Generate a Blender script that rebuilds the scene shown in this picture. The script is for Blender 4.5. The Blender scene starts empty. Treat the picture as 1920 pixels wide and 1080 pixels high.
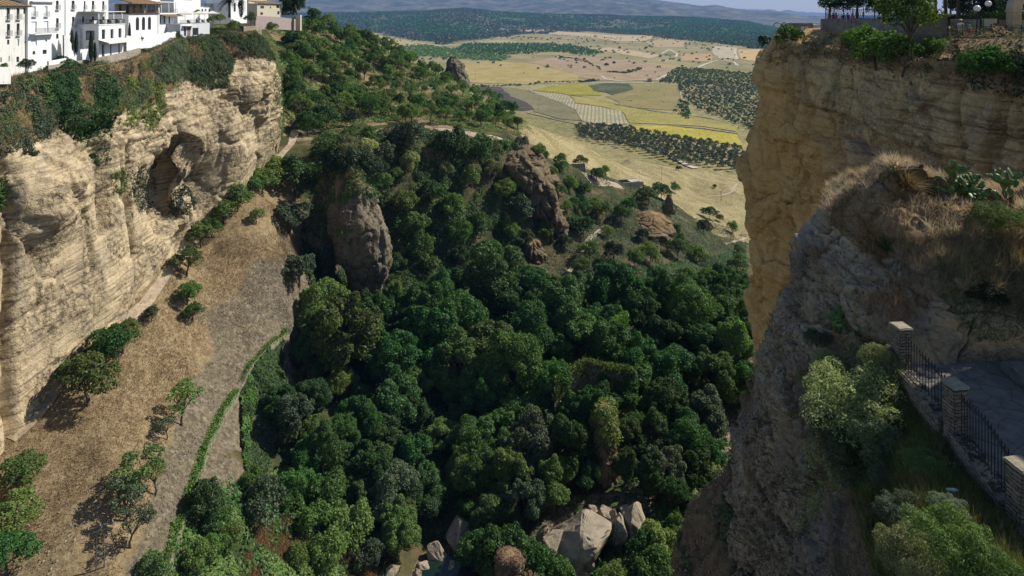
import bpy, bmesh, math, random
import numpy as np
from mathutils import Vector, Matrix
rad = math.radians
scene = bpy.context.scene
COL = scene.collection
random.seed(7)
RNG = np.random.default_rng(11)

# ---------------------------------------------------------------- camera, sky, sun, exposure
F, V0 = 1185.0, 20.0                      # focal length and horizon row in pixels of a 1920 wide picture
cam_d = bpy.data.cameras.new("camera"); cam = bpy.data.objects.new("camera", cam_d); COL.objects.link(cam)
cam_d.sensor_width = 36.0; cam_d.lens = F / 1920 * 36.0
cam_d.shift_y = -(540 - V0) / 1920
cam_d.clip_start = 0.5; cam_d.clip_end = 60000
cam.location = (0, 0, 0); cam.rotation_euler = (rad(90), 0, 0)
scene.camera = cam
SUN_EL = rad(42); SUN_AZ = math.atan2(0.90, 0.44)      # azimuth from +Y towards +X
S = Vector((math.sin(SUN_AZ) * math.cos(SUN_EL), math.cos(SUN_AZ) * math.cos(SUN_EL), math.sin(SUN_EL)))
world = bpy.data.worlds.new("World"); scene.world = world; world.use_nodes = True
wn = world.node_tree.nodes; wl = world.node_tree.links
sky = wn.new("ShaderNodeTexSky"); sky.sky_type = 'NISHITA'; sky.sun_disc = False
sky.sun_elevation = SUN_EL; sky.sun_rotation = SUN_AZ; sky.altitude = 700; sky.air_density = 1.0; sky.dust_density = 0.4
wl.new(sky.outputs[0], wn["Background"].inputs[0]); wn["Background"].inputs[1].default_value = 0.075
sun_d = bpy.data.lights.new("sun", 'SUN'); sun_d.energy = 4.2; sun_d.angle = rad(0.5); sun_d.color = (1.0, 0.94, 0.84)
sun = bpy.data.objects.new("sun", sun_d); COL.objects.link(sun)
sun.rotation_euler = S.to_track_quat('Z', 'Y').to_euler()
vs = scene.view_settings; vs.view_transform = 'Standard'; vs.look = 'None'; vs.exposure = 0.52; vs.gamma = 1.0
scene.cycles.max_bounces = 6; scene.cycles.diffuse_bounces = 2; scene.cycles.glossy_bounces = 2
scene.cycles.transmission_bounces = 4; scene.cycles.transparent_max_bounces = 6; scene.cycles.volume_bounces = 0

def PT(u, v, Y): return np.array(((u - 960) * Y / F, Y, -(v - V0) * Y / F))

# ---------------------------------------------------------------- helpers: noise, rbf, meshes
def _h(ix, iy, iz, seed):
    n = (ix * 374761393 + iy * 668265263 + iz * 2147483647 + seed * 144665) & 0xFFFFFFFF
    n = ((n ^ (n >> 13)) * 1274126177) & 0xFFFFFFFF
    n = ((n ^ (n >> 16)) * 2246822519) & 0xFFFFFFFF
    return ((n ^ (n >> 15)) & 0xFFFFFF) / float(0x7FFFFF) - 1.0
def vnoise(p, seed=0):
    i = np.floor(p).astype(np.int64); f = p - i; f = f * f * (3 - 2 * f); r = 0
    for dx in (0, 1):
        wx = f[:, 0] if dx else 1 - f[:, 0]
        for dy in (0, 1):
            wy = f[:, 1] if dy else 1 - f[:, 1]
            for dz in (0, 1):
                wz = f[:, 2] if dz else 1 - f[:, 2]
                r = r + wx * wy * wz * _h(i[:, 0] + dx, i[:, 1] + dy, i[:, 2] + dz, seed)
    return r
def fbm(p, scale=1.0, octv=4, seed=0, gain=0.5, ridged=False):
    p = np.asarray(p, float) / scale; a = 1.0; s = 0; t = 0
    for o in range(octv):
        n = vnoise(p + 17.3 * o, seed + o)
        if ridged: n = 1 - 2 * np.abs(n)
        s = s + a * n; t += a; a *= gain; p = p * 2.03
    return s / t
def worley(p, scale, seed=0):
    """distance to the nearest and second nearest cell point, and the nearest cell's random value"""
    p = np.asarray(p, float) / scale; b = np.floor(p).astype(np.int64); f1 = np.full(len(p), 9.0); f2 = f1.copy(); cr = np.zeros(len(p))
    for dx in (-1, 0, 1):
        for dy in (-1, 0, 1):
            for dz in (-1, 0, 1):
                c = b + np.array((dx, dy, dz)); q = np.stack([_h(c[:, 0], c[:, 1], c[:, 2], seed + k) * .5 + .5 for k in range(3)], -1)
                d = ((c + q - p) ** 2).sum(-1); n = d < f1; f2 = np.where(n, f1, np.minimum(f2, d)); cr = np.where(n, _h(c[:, 0], c[:, 1], c[:, 2], seed + 9), cr); f1 = np.where(n, d, f1)
    return np.sqrt(f1), np.sqrt(f2), cr
def blocky(p, scale, amp, crack, seed, w=.07):
    """fractured rock: blocks set in and out, with open joints between them"""
    p = np.asarray(p, float); q = p + np.stack([fbm(p + 40 * k, np.mean(scale) * .7, 2, seed + 30 + k) for k in range(3)], -1) * np.mean(scale) * .25
    f1, f2, cr = worley(q / np.asarray(scale, float), 1.0, seed); return amp * cr - crack * np.exp(-((f2 - f1) / w) ** 2) - amp * .5 * f1
class RBF:
    def __init__(self, X, z, smooth=0.0):
        X = np.asarray(X, float); z = np.asarray(z, float); n = len(X)
        self.sc = np.maximum(X.std(0), 1e-6) * 0 + 1; self.X = X
        d = np.sqrt(((X[:, None] - X[None]) ** 2).sum(-1))
        Pm = np.c_[np.ones(n), X]; k = Pm.shape[1]
        A = np.zeros((n + k, n + k)); A[:n, :n] = -d + smooth * np.eye(n); A[:n, n:] = Pm; A[n:, :n] = Pm.T
        s = np.linalg.solve(A, np.r_[z, np.zeros(k)]); self.w = s[:n]; self.c = s[n:]
    def __call__(self, Q):
        Q = np.asarray(Q, float); out = np.empty(len(Q))
        for a in range(0, len(Q), 20000):
            q = Q[a:a + 20000]
            d = np.sqrt(((q[:, None] - self.X[None]) ** 2).sum(-1))
            out[a:a + 20000] = -d @ self.w + np.c_[np.ones(len(q)), q] @ self.c
        return out
def mesh_from(name, co, faces, mats, smooth=True, attr=None, midx=None):
    """co (N,3), faces (M,k) of equal size or a list of such arrays"""
    me = bpy.data.meshes.new(name); co = np.asarray(co, np.float32)
    fl = faces if isinstance(faces, list) else [faces]
    fl = [np.asarray(f, np.int32) for f in fl if len(f)]
    me.vertices.add(len(co)); me.vertices.foreach_set("co", co.ravel())
    idx = np.concatenate([f.ravel() for f in fl]); tot = np.concatenate([np.full(len(f), f.shape[1], np.int32) for f in fl])
    me.loops.add(len(idx)); me.loops.foreach_set("vertex_index", idx)
    me.polygons.add(len(tot)); st = np.r_[0, np.cumsum(tot)[:-1]].astype(np.int32)
    me.polygons.foreach_set("loop_start", st); me.polygons.foreach_set("loop_total", tot)
    me.polygons.foreach_set("use_smooth", np.full(len(tot), smooth))
    for m in (mats if isinstance(mats, (list, tuple)) else [mats]): me.materials.append(m)
    if midx is not None: me.polygons.foreach_set("material_index", np.asarray(midx, np.int32))
    me.update(calc_edges=True); me.validate()
    if attr is not None:
        for k, a in attr.items():
            at = me.attributes.new(k, 'FLOAT_COLOR', 'POINT')
            c = np.ones((len(co), 4), np.float32); c[:, :a.shape[1]] = a; at.data.foreach_set("color", c.ravel())
    return me
def grid_faces(R, C):
    i = np.arange(R * C).reshape(R, C)
    return np.stack([i[:-1, :-1], i[:-1, 1:], i[1:, 1:], i[1:, :-1]], -1).reshape(-1, 4)
def link(name, me, parent=None, loc=None, **props):
    o = bpy.data.objects.new(name, me); COL.objects.link(o)
    if parent is not None: o.parent = parent
    if loc is not None: o.location = loc
    for k, v in props.items(): o[k] = v
    return o
def empty(name, loc=(0, 0, 0), rz=0.0, **props):
    o = bpy.data.objects.new(name, None); COL.objects.link(o); o.location = loc; o.rotation_euler = (0, 0, rz)
    o.empty_display_size = 0.2
    for k, v in props.items(): o[k] = v
    return o
def grid_normals(G):
    du = np.gradient(G, axis=1); dv = np.gradient(G, axis=0); n = np.cross(du, dv)
    return n / np.maximum(np.linalg.norm(n, axis=-1, keepdims=True), 1e-9)

# ---------------------------------------------------------------- materials
def newmat(name):
    m = bpy.data.materials.new(name); m.use_nodes = True; nt = m.node_tree
    for n in list(nt.nodes): nt.nodes.remove(n)
    out = nt.nodes.new("ShaderNodeOutputMaterial")
    return m, nt, out
def nd(nt, t, **kw):
    n = nt.nodes.new(t)
    for k, v in kw.items():
        if hasattr(n, k): setattr(n, k, v)
    return n
def noise(nt, vec, scale, detail=4, rough=0.6, dist=0.0):
    n = nt.nodes.new("ShaderNodeTexNoise"); n.inputs["Scale"].default_value = scale
    n.inputs["Detail"].default_value = detail; n.inputs["Roughness"].default_value = rough; n.inputs["Distortion"].default_value = dist
    nt.links.new(vec, n.inputs["Vector"]); return n.outputs["Fac"]
def ramp(nt, fac, stops, interp='LINEAR'):
    r = nt.nodes.new("ShaderNodeValToRGB"); nt.links.new(fac, r.inputs[0]); r.color_ramp.interpolation = interp
    e = r.color_ramp.elements
    while len(e) < len(stops): e.new(0.5)
    for k, (p, c) in enumerate(stops):
        e[k].position = p; e[k].color = (*c, 1) if len(c) == 3 else c
    return r.outputs[0]
def mixc(nt, fac, a, b, mode='MIX'):
    m = nt.nodes.new("ShaderNodeMix"); m.data_type = 'RGBA'; m.blend_type = mode
    for s, v in ((m.inputs[0], fac), (m.inputs[6], a), (m.inputs[7], b)):
        if isinstance(v, (int, float)): s.default_value = v
        elif isinstance(v, tuple): s.default_value = (*v, 1) if len(v) == 3 else v
        else: nt.links.new(v, s)
    return m.outputs[2]
def math_(nt, op, a, b=None, clamp=False):
    m = nt.nodes.new("ShaderNodeMath"); m.operation = op; m.use_clamp = clamp
    for s, v in ((m.inputs[0], a), (m.inputs[1], b)):
        if v is None: continue
        if isinstance(v, (int, float)): s.default_value = v
        else: nt.links.new(v, s)
    return m.outputs[0]
def coords(nt, scale=(1, 1, 1), kind="Object"):
    t = nt.nodes.new("ShaderNodeTexCoord"); mp = nt.nodes.new("ShaderNodeMapping"); mp.inputs["Scale"].default_value = scale
    nt.links.new(t.outputs[kind], mp.inputs[0]); return mp.outputs[0]
def finish(nt, out, color, rough=0.9, bump=None, dist=0.1, strength=1.0, spec=0.2):
    b = nt.nodes.new("ShaderNodeBsdfPrincipled"); b.inputs["Roughness"].default_value = rough
    b.inputs["Specular IOR Level"].default_value = spec
    if isinstance(color, tuple): b.inputs["Base Color"].default_value = (*color, 1)
    else: nt.links.new(color, b.inputs["Base Color"])
    if bump is not None:
        bp = nt.nodes.new("ShaderNodeBump"); bp.inputs["Distance"].default_value = dist; bp.inputs["Strength"].default_value = strength
        nt.links.new(bump, bp.inputs["Height"]); nt.links.new(bp.outputs[0], b.inputs["Normal"])
    nt.links.new(b.outputs[0], out.inputs[0]); return b
def plain(name, c, rough=0.7, var=0.15, scale=3.0, metal=0.0, spec=0.3, bump=0.0):
    m, nt, out = newmat(name); v = coords(nt); n = noise(nt, v, scale, 5)
    lo = tuple(x * (1 - var) for x in c); hi = tuple(min(1, x * (1 + var)) for x in c)
    b = finish(nt, out, ramp(nt, n, [(0.3, lo), (0.7, hi)]), rough, n if bump else None, bump or 0.1, 1, spec)
    b.inputs["Metallic"].default_value = metal; return m
def rock_mat(name, pale, mid, dark, stain, grit=1.4, strata=0.0, scale=1.0, grit_amt=0.6, lichen=None, sdist=1.0, strata_col=.7):
    """weathered conglomerate and sandstone: large patches, streaks, pebbles and bedding"""
    m, nt, out = newmat(name); v = coords(nt, (scale,) * 3); vz = coords(nt, (scale, scale, scale * 0.22)); vs_ = coords(nt, (scale * .12, scale * .12, scale * 2.2))
    big = noise(nt, v, 0.09, 5, 0.6, 0.6); med = noise(nt, v, 0.5, 6, 0.65); fine = noise(nt, v, 3.5, 6, 0.7); streak = noise(nt, vz, 0.35, 6, 0.7, 0.4)
    col = ramp(nt, big, [(0.35, mid), (0.62, pale)])
    col = mixc(nt, ramp(nt, med, [(0.35, (0, 0, 0)), (0.7, (1, 1, 1))]), col, mid)
    col = mixc(nt, ramp(nt, streak, [(0.52, (0, 0, 0)), (0.68, (.75, .75, .75))]), col, stain)
    hgt = math_(nt, 'ADD', math_(nt, 'MULTIPLY', med, 1.2), math_(nt, 'MULTIPLY', fine, 0.5))
    vo = nt.nodes.new("ShaderNodeTexVoronoi"); vo.inputs["Scale"].default_value = grit; vo.inputs["Randomness"].default_value = 1.0
    dv = coords(nt, (scale,) * 3); wob = nt.nodes.new("ShaderNodeVectorMath"); wob.operation = 'ADD'
    nz = nt.nodes.new("ShaderNodeTexNoise"); nz.inputs["Scale"].default_value = 2.0; nt.links.new(dv, nz.inputs["Vector"])
    nt.links.new(dv, wob.inputs[0]); nt.links.new(nz.outputs["Color"], wob.inputs[1]); nt.links.new(wob.outputs[0], vo.inputs["Vector"])
    peb = ramp(nt, vo.outputs["Distance"], [(0.0, (1, 1, 1)), (0.62, (0.55, .55, .55)), (0.9, (0, 0, 0))])
    patch = ramp(nt, noise(nt, v, 0.13, 3, 0.5), [(0.36, (0, 0, 0)), (0.55, (1, 1, 1))])
    pit = math_(nt, 'MULTIPLY', math_(nt, 'SUBTRACT', 1.0, peb), patch)
    col = mixc(nt, math_(nt, 'MULTIPLY', pit, grit_amt, True), col, dark)
    spk = nt.nodes.new("ShaderNodeTexVoronoi"); spk.inputs["Scale"].default_value = grit * 1.7; nt.links.new(wob.outputs[0], spk.inputs["Vector"])
    col = mixc(nt, math_(nt, 'MULTIPLY', patch, 0.45), col, mixc(nt, 1.0, col, ramp(nt, spk.outputs["Color"], [(0.1, (.45, .43, .4)), (0.9, (1.45, 1.42, 1.35))]), 'MULTIPLY'))
    col = mixc(nt, 0.55, col, mixc(nt, 1.0, col, ramp(nt, fine, [(0.3, (.5, .5, .5)), (0.7, (1.4, 1.4, 1.4))]), 'MULTIPLY'))
    hgt = math_(nt, 'ADD', hgt, math_(nt, 'MULTIPLY', math_(nt, 'MULTIPLY', peb, patch), 0.9))
    if strata:
        st = noise(nt, vs_, 1.0, 5, 0.6, 0.3)
        hgt = math_(nt, 'ADD', hgt, math_(nt, 'MULTIPLY', st, strata))
        col = mixc(nt, ramp(nt, st, [(0.36, (.7, .7, .7)), (0.5, (0, 0, 0))]), col, dark)
    if lichen:
        col = mixc(nt, ramp(nt, noise(nt, v, 0.8, 6, 0.7), [(0.55, (0, 0, 0)), (0.72, (.8, .8, .8))]), col, lichen)
    finish(nt, out, col, 0.95, hgt, 0.28 * sdist, 1.0, 0.1); return m
def leaf_mat(name, dark, mid, light, trans=0.35, objvar=0.35, rough=0.55, gloss=0.018, tint=(1.1, 1.25, 0.55)):
    m, nt, out = newmat(name)
    g = nt.nodes.new("ShaderNodeNewGeometry"); oi = nt.nodes.new("ShaderNodeObjectInfo")
    c = ramp(nt, g.outputs["Random Per Island"], [(0.0, dark), (0.5, mid), (1.0, light)])
    hs = nt.nodes.new("ShaderNodeHueSaturation")
    mr = nt.nodes.new("ShaderNodeMapRange"); mr.inputs[3].default_value = 1 - objvar; mr.inputs[4].default_value = 1 + objvar; nt.links.new(oi.outputs["Random"], mr.inputs[0])
    nt.links.new(c, hs.inputs["Color"]); nt.links.new(mr.outputs[0], hs.inputs["Value"])
    mh = nt.nodes.new("ShaderNodeMapRange"); mh.inputs[3].default_value = 0.475; mh.inputs[4].default_value = 0.525
    nt.links.new(math_(nt, 'FRACT', math_(nt, 'MULTIPLY', oi.outputs["Random"], 7.31)), mh.inputs[0]); nt.links.new(mh.outputs[0], hs.inputs["Hue"])
    col = hs.outputs[0]
    d = nt.nodes.new("ShaderNodeBsdfDiffuse"); t = nt.nodes.new("ShaderNodeBsdfTranslucent"); gl = nt.nodes.new("ShaderNodeBsdfGlossy")
    gl.inputs["Roughness"].default_value = rough; gl.inputs["Color"].default_value = (.8, .85, .9, 1)
    nt.links.new(col, d.inputs[0])
    nt.links.new(mixc(nt, 1.0, col, tint, 'MULTIPLY'), t.inputs[0])
    mx = nt.nodes.new("ShaderNodeMixShader"); mx.inputs[0].default_value = trans
    nt.links.new(d.outputs[0], mx.inputs[1]); nt.links.new(t.outputs[0], mx.inputs[2])
    m2 = nt.nodes.new("ShaderNodeMixShader"); m2.inputs[0].default_value = gloss
    nt.links.new(mx.outputs[0], m2.inputs[1]); nt.links.new(gl.outputs[0], m2.inputs[2])
    nt.links.new(m2.outputs[0], out.inputs[0]); return m

M = {}
M['cliff_west'] = rock_mat("cliff_sandstone", (.66, .53, .33), (.54, .43, .27), (.12, .095, .065), (.36, .315, .25), grit=1.15, strata=0.06, grit_amt=0.95, strata_col=.06)
M['cliff_east'] = rock_mat("ochre_sandstone", (.66, .48, .25), (.50, .37, .21), (.14, .105, .07), (.28, .255, .235), grit=1.6, strata=0.3, grit_amt=0.35)  # warm ochre of the east cliff rock itself
M['crag'] = rock_mat("crag_conglomerate", (.46, .36, .235), (.31, .25, .175), (.06, .05, .04), (.25, .225, .195), grit=5.0, scale=1.0, grit_amt=0.9, sdist=0.5)
M['pinnacle'] = rock_mat("pinnacle_conglomerate", (.29, .245, .17), (.20, .17, .115), (.05, .045, .035), (.22, .205, .18), grit=1.3, grit_amt=0.8)
M['earth_rock'] = rock_mat("red_brown_rock", (.26, .195, .11), (.17, .13, .078), (.055, .044, .03), (.16, .135, .095), grit=1.1, grit_amt=0.6)
M['boulder'] = rock_mat("pale_limestone", (.44, .37, .27), (.33, .28, .21), (.10, .085, .065), (.24, .22, .19), grit=2.2, grit_amt=0.9)
M['bark'] = plain("bark", (.10, .075, .05), 0.95, 0.4, 6)
M['leaf_gorge'] = leaf_mat("gorge_leaves", (.026, .064, .012), (.052, .125, .022), (.105, .21, .05), 0.4)
M['leaf_hill'] = leaf_mat("hillside_leaves", (.065, .105, .022), (.12, .185, .04), (.185, .26, .07))
M['leaf_olive'] = leaf_mat("olive_leaves", (.045, .065, .032), (.08, .11, .052), (.125, .155, .085), 0.25)
M['leaf_bright'] = leaf_mat("bright_leaves", (.06, .11, .018), (.10, .18, .03), (.16, .25, .05))
M['leaf_gold'] = leaf_mat("golden_leaves", (.19, .19, .02), (.30, .28, .03), (.4, .36, .05), objvar=0.1)
M['leaf_ivy'] = leaf_mat("ivy_leaves", (.026, .060, .016), (.058, .12, .03), (.125, .205, .06), 0.35)
M['leaf_dark'] = leaf_mat("dark_leaves", (.012, .026, .012), (.022, .045, .02), (.04, .07, .03), 0.2)
M['leaf_grey'] = leaf_mat("grey_green_leaves", (.15, .17, .07), (.27, .30, .13), (.44, .46, .24), 0.45)
M['leaf_reed'] = leaf_mat("reed_leaves", (.045, .075, .03), (.085, .13, .05), (.15, .19, .08), 0.35)
M['dry'] = leaf_mat("dry_grass_blades", (.16, .10, .045), (.29, .20, .09), (.45, .34, .17), 0.3, 0.1, 0.8, 0.02, (1.1, .98, .78))
M['dry_red'] = leaf_mat("dry_russet_stems", (.18, .13, .075), (.30, .22, .13), (.44, .35, .22), 0.3, 0.1, 0.8, 0.02, (1.1, .98, .78))
M['straw'] = leaf_mat("pale_straw", (.36, .29, .18), (.52, .43, .29), (.70, .62, .45), 0.35, 0.05, 0.8, 0.02, (1.1, .98, .78))
# ---------------------------------------------------------------- the gorge, the ridge and the golden slope: one height field
T_UVY = """20 822 96;40 810 97;120 700 108;250 590 123;320 500 138;420 390 165;470 345 182;520 300 200;545 270 212
200 850 95;250 900 93;150 900 91;60 900 90;60 1050 79.5;200 1050 80.5;260 1040 83;300 950 93;300 700 117;250 760 107;380 620 133;350 560 135;430 560 142
480 600 143;400 480 152;470 450 157;520 380 175;480 370 177;535 470 160;535 560 152;440 680 130;380 720 122;490 620 141
530 625 147;490 665 137.8;450 720 127;415 770 118.5;395 820 111;375 880 103;345 960 94.5;310 1060 85.5
430 850 108;450 900 107;400 950 98;500 880 116;520 700 133;520 850 122;520 1000 105;450 1040 95;600 1050 106;700 1060 111;350 1060 88;600 900 120;650 950 118
600 290 205;680 262 215;760 255 222;860 270 232;930 275 238;985 282 247;600 255 225;700 238 245;800 240 258;900 250 262;960 268 262
560 220 245;560 150 290;560 90 330;560 60 350;610 55 370;660 75 390;640 150 310;640 200 270;720 100 395;720 170 320;800 130 400;800 190 320;850 150 405
880 180 385;880 225 300;940 210 350;940 245 285;980 225 340
1080 260 400;1180 294 470;1270 312 520;1390 338 545;1050 310 310;1100 320 330;1150 335 345;1250 350 400;1300 370 410;1390 400 390;1000 260 300;1020 290 270
1160 345 300;1100 325 285;1050 340 262;1040 420 240;1100 400 262;1130 430 255;1200 400 275;1250 400 292;1220 370 292;1220 440 255
1300 440 285;1350 470 300;1390 450 330;1300 500 258;1390 520 240;1090 520 215;1150 480 232;1200 510 222;1300 560 215;1390 600 195
1000 480 226;1030 520 215;985 430 228;600 560 182;760 540 188;860 500 203;930 500 212;860 400 218;760 400 208;930 400 226;700 330 207"""
T_XYZ = """-85 80 -67;-88 100 -64;-88 140 -56;-86 170 -51;-90 200 -46;-75 70 -70;-60 60 -78;-45 60 -84;-110 100 -60;-115 150 -50;-110 200 -30;-100 230 -25
-50 160 -84;-50 170 -80;-48 150 -86;-60 195 -62;-58 185 -75;-49 138 -85;-52 150 -82
-12 114 -102;0 118 -100.5;14 121 -98.5;-20 125 -98;-5 135 -97;-25 150 -92;-40 150 -88;10 140 -95;25 130 -97;0 165 -91;30 160 -94;52 147 -101;40 130 -99;25 112 -98;60 165 -97;45 185 -93;70 200 -92;15 185 -90;-15 185 -87;-40 180 -84;-45 200 -79;60 150 -100
0 100 -100;-15 95 -99;20 95 -95;10 80 -97;33 90 -85;22 95 -95;40 110 -97;80 130 -98;120 140 -97;0 60 -97;40 50 -80;80 60 -80;-20 60 -95
-105 270 -15;-90 450 -50;-80 560 -155;-100 200 -14;-110 260 -6;-120 120 -40;-130 330 -6;-150 200 -15;-160 400 -20;-170 560 -140
60 480 -135;90 560 -154;20 450 -110;0 450 -105;-30 480 -105;-60 530 -135;-30 600 -158;60 620 -158;200 620 -158;-120 640 -156;150 600 -157;250 560 -157;-250 640 -157;-250 300 -30;-200 200 -20
200 400 -128;250 300 -118;200 250 -104;150 200 -96;110 160 -96;200 150 -96;300 450 -140;330 620 -158"""
_pts = [PT(*map(float, s.split())) for s in T_UVY.replace("\n", ";").split(";")]
_pts += [np.array([float(x) for x in s.split()]) for s in T_XYZ.replace("\n", ";").split(";")]
_pts = np.array(_pts)
_T = RBF(_pts[:, :2], _pts[:, 2], 0.6)
def T(xy):
    xy = np.asarray(xy, float).reshape(-1, 2); z = _T(xy)
    p3 = np.c_[xy, np.zeros(len(xy))]
    return z + fbm(p3, 14, 4, 3) * 1.3 + fbm(p3, 3, 3, 9) * 0.3
def T1(x, y): return float(T([[x, y]])[0])
def march(u, v, h=0.0, y0=62, y1=620, fn=None):
    """world point where the sight line of (u, v) meets the ground raised by h"""
    Y = np.geomspace(y0, y1, 500); xy = np.c_[(u - 960) * Y / F, Y]; z = -(v - V0) * Y / F
    d = z - ((fn or T)(xy) + h); k = np.nonzero(d <= 0)[0]
    if not len(k) or k[0] == 0: return None
    k = k[0]; a = d[k - 1] / (d[k - 1] - d[k]); y = Y[k - 1] + a * (Y[k] - Y[k - 1]); x = (u - 960) * y / F
    return np.array((x, y, T1(x, y) if fn is None else float(fn(np.array([[x, y]]))[0])))
def pip(pts, poly):
    pts = np.asarray(pts, float); poly = np.asarray(poly, float); x, y = pts[:, 0], pts[:, 1]; c = np.zeros(len(pts), bool); j = len(poly) - 1
    for i in range(len(poly)):
        xi, yi = poly[i]; xj, yj = poly[j]
        c ^= ((yi > y) != (yj > y)) & (x < (xj - xi) * (y - yi) / (yj - yi + 1e-12) + xi); j = i
    return c
def uv_of(p):
    p = np.asarray(p, float); return np.c_[960 + F * p[:, 0] / p[:, 1], V0 - F * p[:, 2] / p[:, 1]]
def seg_dist(p, line):
    d = np.full(len(p), 1e9); L = np.asarray(line, float)
    for a, b in zip(L[:-1], L[1:]):
        ab = b - a; t = np.clip(((p - a) @ ab) / (ab @ ab), 0, 1); d = np.minimum(d, np.linalg.norm(p - (a + t[:, None] * ab), axis=1))
    return d
_t = np.linspace(-0.86, 0.56, 520); _y = np.geomspace(48, 640, 560)
TX = _t[None, :] * _y[:, None]; TY = np.repeat(_y[:, None], len(_t), 1)
_xy = np.c_[TX.ravel(), TY.ravel()]; _z = T(_xy); TG = np.c_[_xy, _z].reshape(*TX.shape, 3)
TN = grid_normals(TG); TN[TN[..., 2] < 0] *= -1
SLOPE_W = [(-84, 60), (-79, 96), (-78, 138), (-78, 165), (-77, 200), (-60, 190), (-55, 160), (-53, 147), (-54, 127), (-51, 103), (-45, 82), (-45, 60)]
POLY_GOLD = [(960, 215), (1000, 215), (1100, 255), (1300, 310), (1420, 335), (1420, 460), (1340, 440), (1270, 385), (1180, 345), (1080, 310), (1010, 290), (985, 270)]
uvT = uv_of(TG.reshape(-1, 3)); xyT = _xy
nzv = fbm(np.c_[xyT, np.zeros(len(xyT))], 9, 4, 21)
w_dry = pip(xyT, SLOPE_W) * 1.0
w_gold = ((xyT[:, 1] > 255) & pip(uvT, POLY_GOLD)) * 1.0
hill = pip(xyT, [(-140, 210), (-60, 215), (8, 245), (20, 330), (-30, 440), (-140, 420)])
w_dry = np.maximum(w_dry, np.clip((nzv + .05) * 5, 0, 1) * hill * .8)
w_dry = np.maximum(w_dry, w_gold)
steep = np.clip((0.72 - TN.reshape(-1, 3)[:, 2]) * 4, 0, 1)
w_rock = steep * (xyT[:, 0] > -140) * np.where(xyT[:, 1] > 172, .35, 1.0)
bow = pip(xyT, [(-53, 80), (-54.5, 100), (-58, 118), (-60, 128), (-60, 150), (-57, 168), (-50, 168), (-44, 80)])
CAN_XY = [(-53.3, 152), (-54.7, 137.8), (-54.6, 127), (-54.5, 118.5), (-53, 111), (-51, 103), (-49, 94.5), (-47, 85.5), (-45, 76)]
def slab_band(xy):
    """how bare the rock lies above the canal: near it all rock, higher up broken into patches"""
    xy = np.asarray(xy, float); p = np.c_[xy, np.zeros(len(xy))]; d = seg_dist(xy, CAN_XY); w = np.interp(xy[:, 1], [78, 90, 103, 112, 127, 140, 152], [3.6, 4.0, 5, 6, 8.5, 10.5, 9])
    return np.clip((w + 4.2 * fbm(p, 8, 4, 94) - d) / 2.2 + .25 * fbm(p, 1.5, 2, 95), 0, 1)
w_rock = np.maximum(w_rock, np.where(xyT[:, 1] < 156, slab_band(xyT), 0) * (xyT[:, 0] > -72) * (xyT[:, 0] < -42))
river = seg_dist(xyT, [(-12, 95), (-12, 114), (2, 120), (14, 122), (26, 122), (40, 130), (52, 147), (64, 170)])
w_rock = np.maximum(w_rock, np.clip((6.5 + 2 * nzv - river) / 2, 0, 1))
w_path = np.clip(1 - seg_dist(xyT, [(25, 240), (38, 262), (45, 285), (52, 300)]) / 3, 0, 1)
zone = np.c_[w_dry, w_rock, w_gold]

def ground_mat():
    m, nt, out = newmat("gorge_ground"); v = coords(nt)
    at = nt.nodes.new("ShaderNodeAttribute"); at.attribute_name = "zone"; sp = nt.nodes.new("ShaderNodeSeparateColor"); nt.links.new(at.outputs["Color"], sp.inputs[0])
    big = noise(nt, v, 0.12, 5, .6); med = noise(nt, v, 0.9, 6, .7); fine = noise(nt, v, 5, 5, .7)
    green = ramp(nt, big, [(.35, (.035, .045, .018)), (.5, (.065, .07, .028)), (.65, (.15, .115, .06))])
    dry = ramp(nt, med, [(.3, (.14, .10, .055)), (.5, (.25, .185, .10)), (.7, (.38, .30, .18))])
    gold = ramp(nt, mixc(nt, .5, noise(nt, v, .045, 7, .72, .5), med), [(.38, (.13, .125, .05)), (.46, (.24, .20, .095)), (.54, (.34, .28, .14)), (.62, (.44, .37, .21))])
    gr = nt.nodes.new("ShaderNodeTexVoronoi"); gr.inputs["Scale"].default_value = 1.9; nt.links.new(v, gr.inputs["Vector"])
    rock = ramp(nt, med, [(.3, (.10, .082, .054)), (.55, (.185, .155, .105)), (.75, (.31, .265, .19))])
    rock = mixc(nt, .55, rock, mixc(nt, 1.0, rock, ramp(nt, gr.outputs["Color"], [(.1, (.35, .35, .36)), (.9, (1.6, 1.58, 1.55))]), 'MULTIPLY'))
    def soft(x): return ramp(nt, math_(nt, 'ADD', math_(nt, 'MULTIPLY', x, 0.7), math_(nt, 'MULTIPLY', med, 0.5)), [(.48, (0, 0, 0)), (.68, (1, 1, 1))])
    c = mixc(nt, soft(sp.outputs[0]), green, dry); c = mixc(nt, soft(sp.outputs[2]), c, gold); c = mixc(nt, soft(sp.outputs[1]), c, rock)
    c = mixc(nt, .6, c, mixc(nt, 1.0, c, ramp(nt, fine, [(.3, (.55, .55, .55)), (.7, (1.4, 1.4, 1.4))]), 'MULTIPLY'))
    h = math_(nt, 'ADD', med, math_(nt, 'MULTIPLY', fine, .5)); h = math_(nt, 'ADD', h, math_(nt, 'MULTIPLY', math_(nt, 'MULTIPLY', gr.outputs["Distance"], sp.outputs[1]), -.8))
    finish(nt, out, c, .95, h, .3, 1, .1); return m
M['ground'] = ground_mat()
link("gorge_ground", mesh_from("gorge_ground", TG.reshape(-1, 3), grid_faces(*TX.shape), M['ground'], attr={'zone': zone}), kind="structure")

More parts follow.
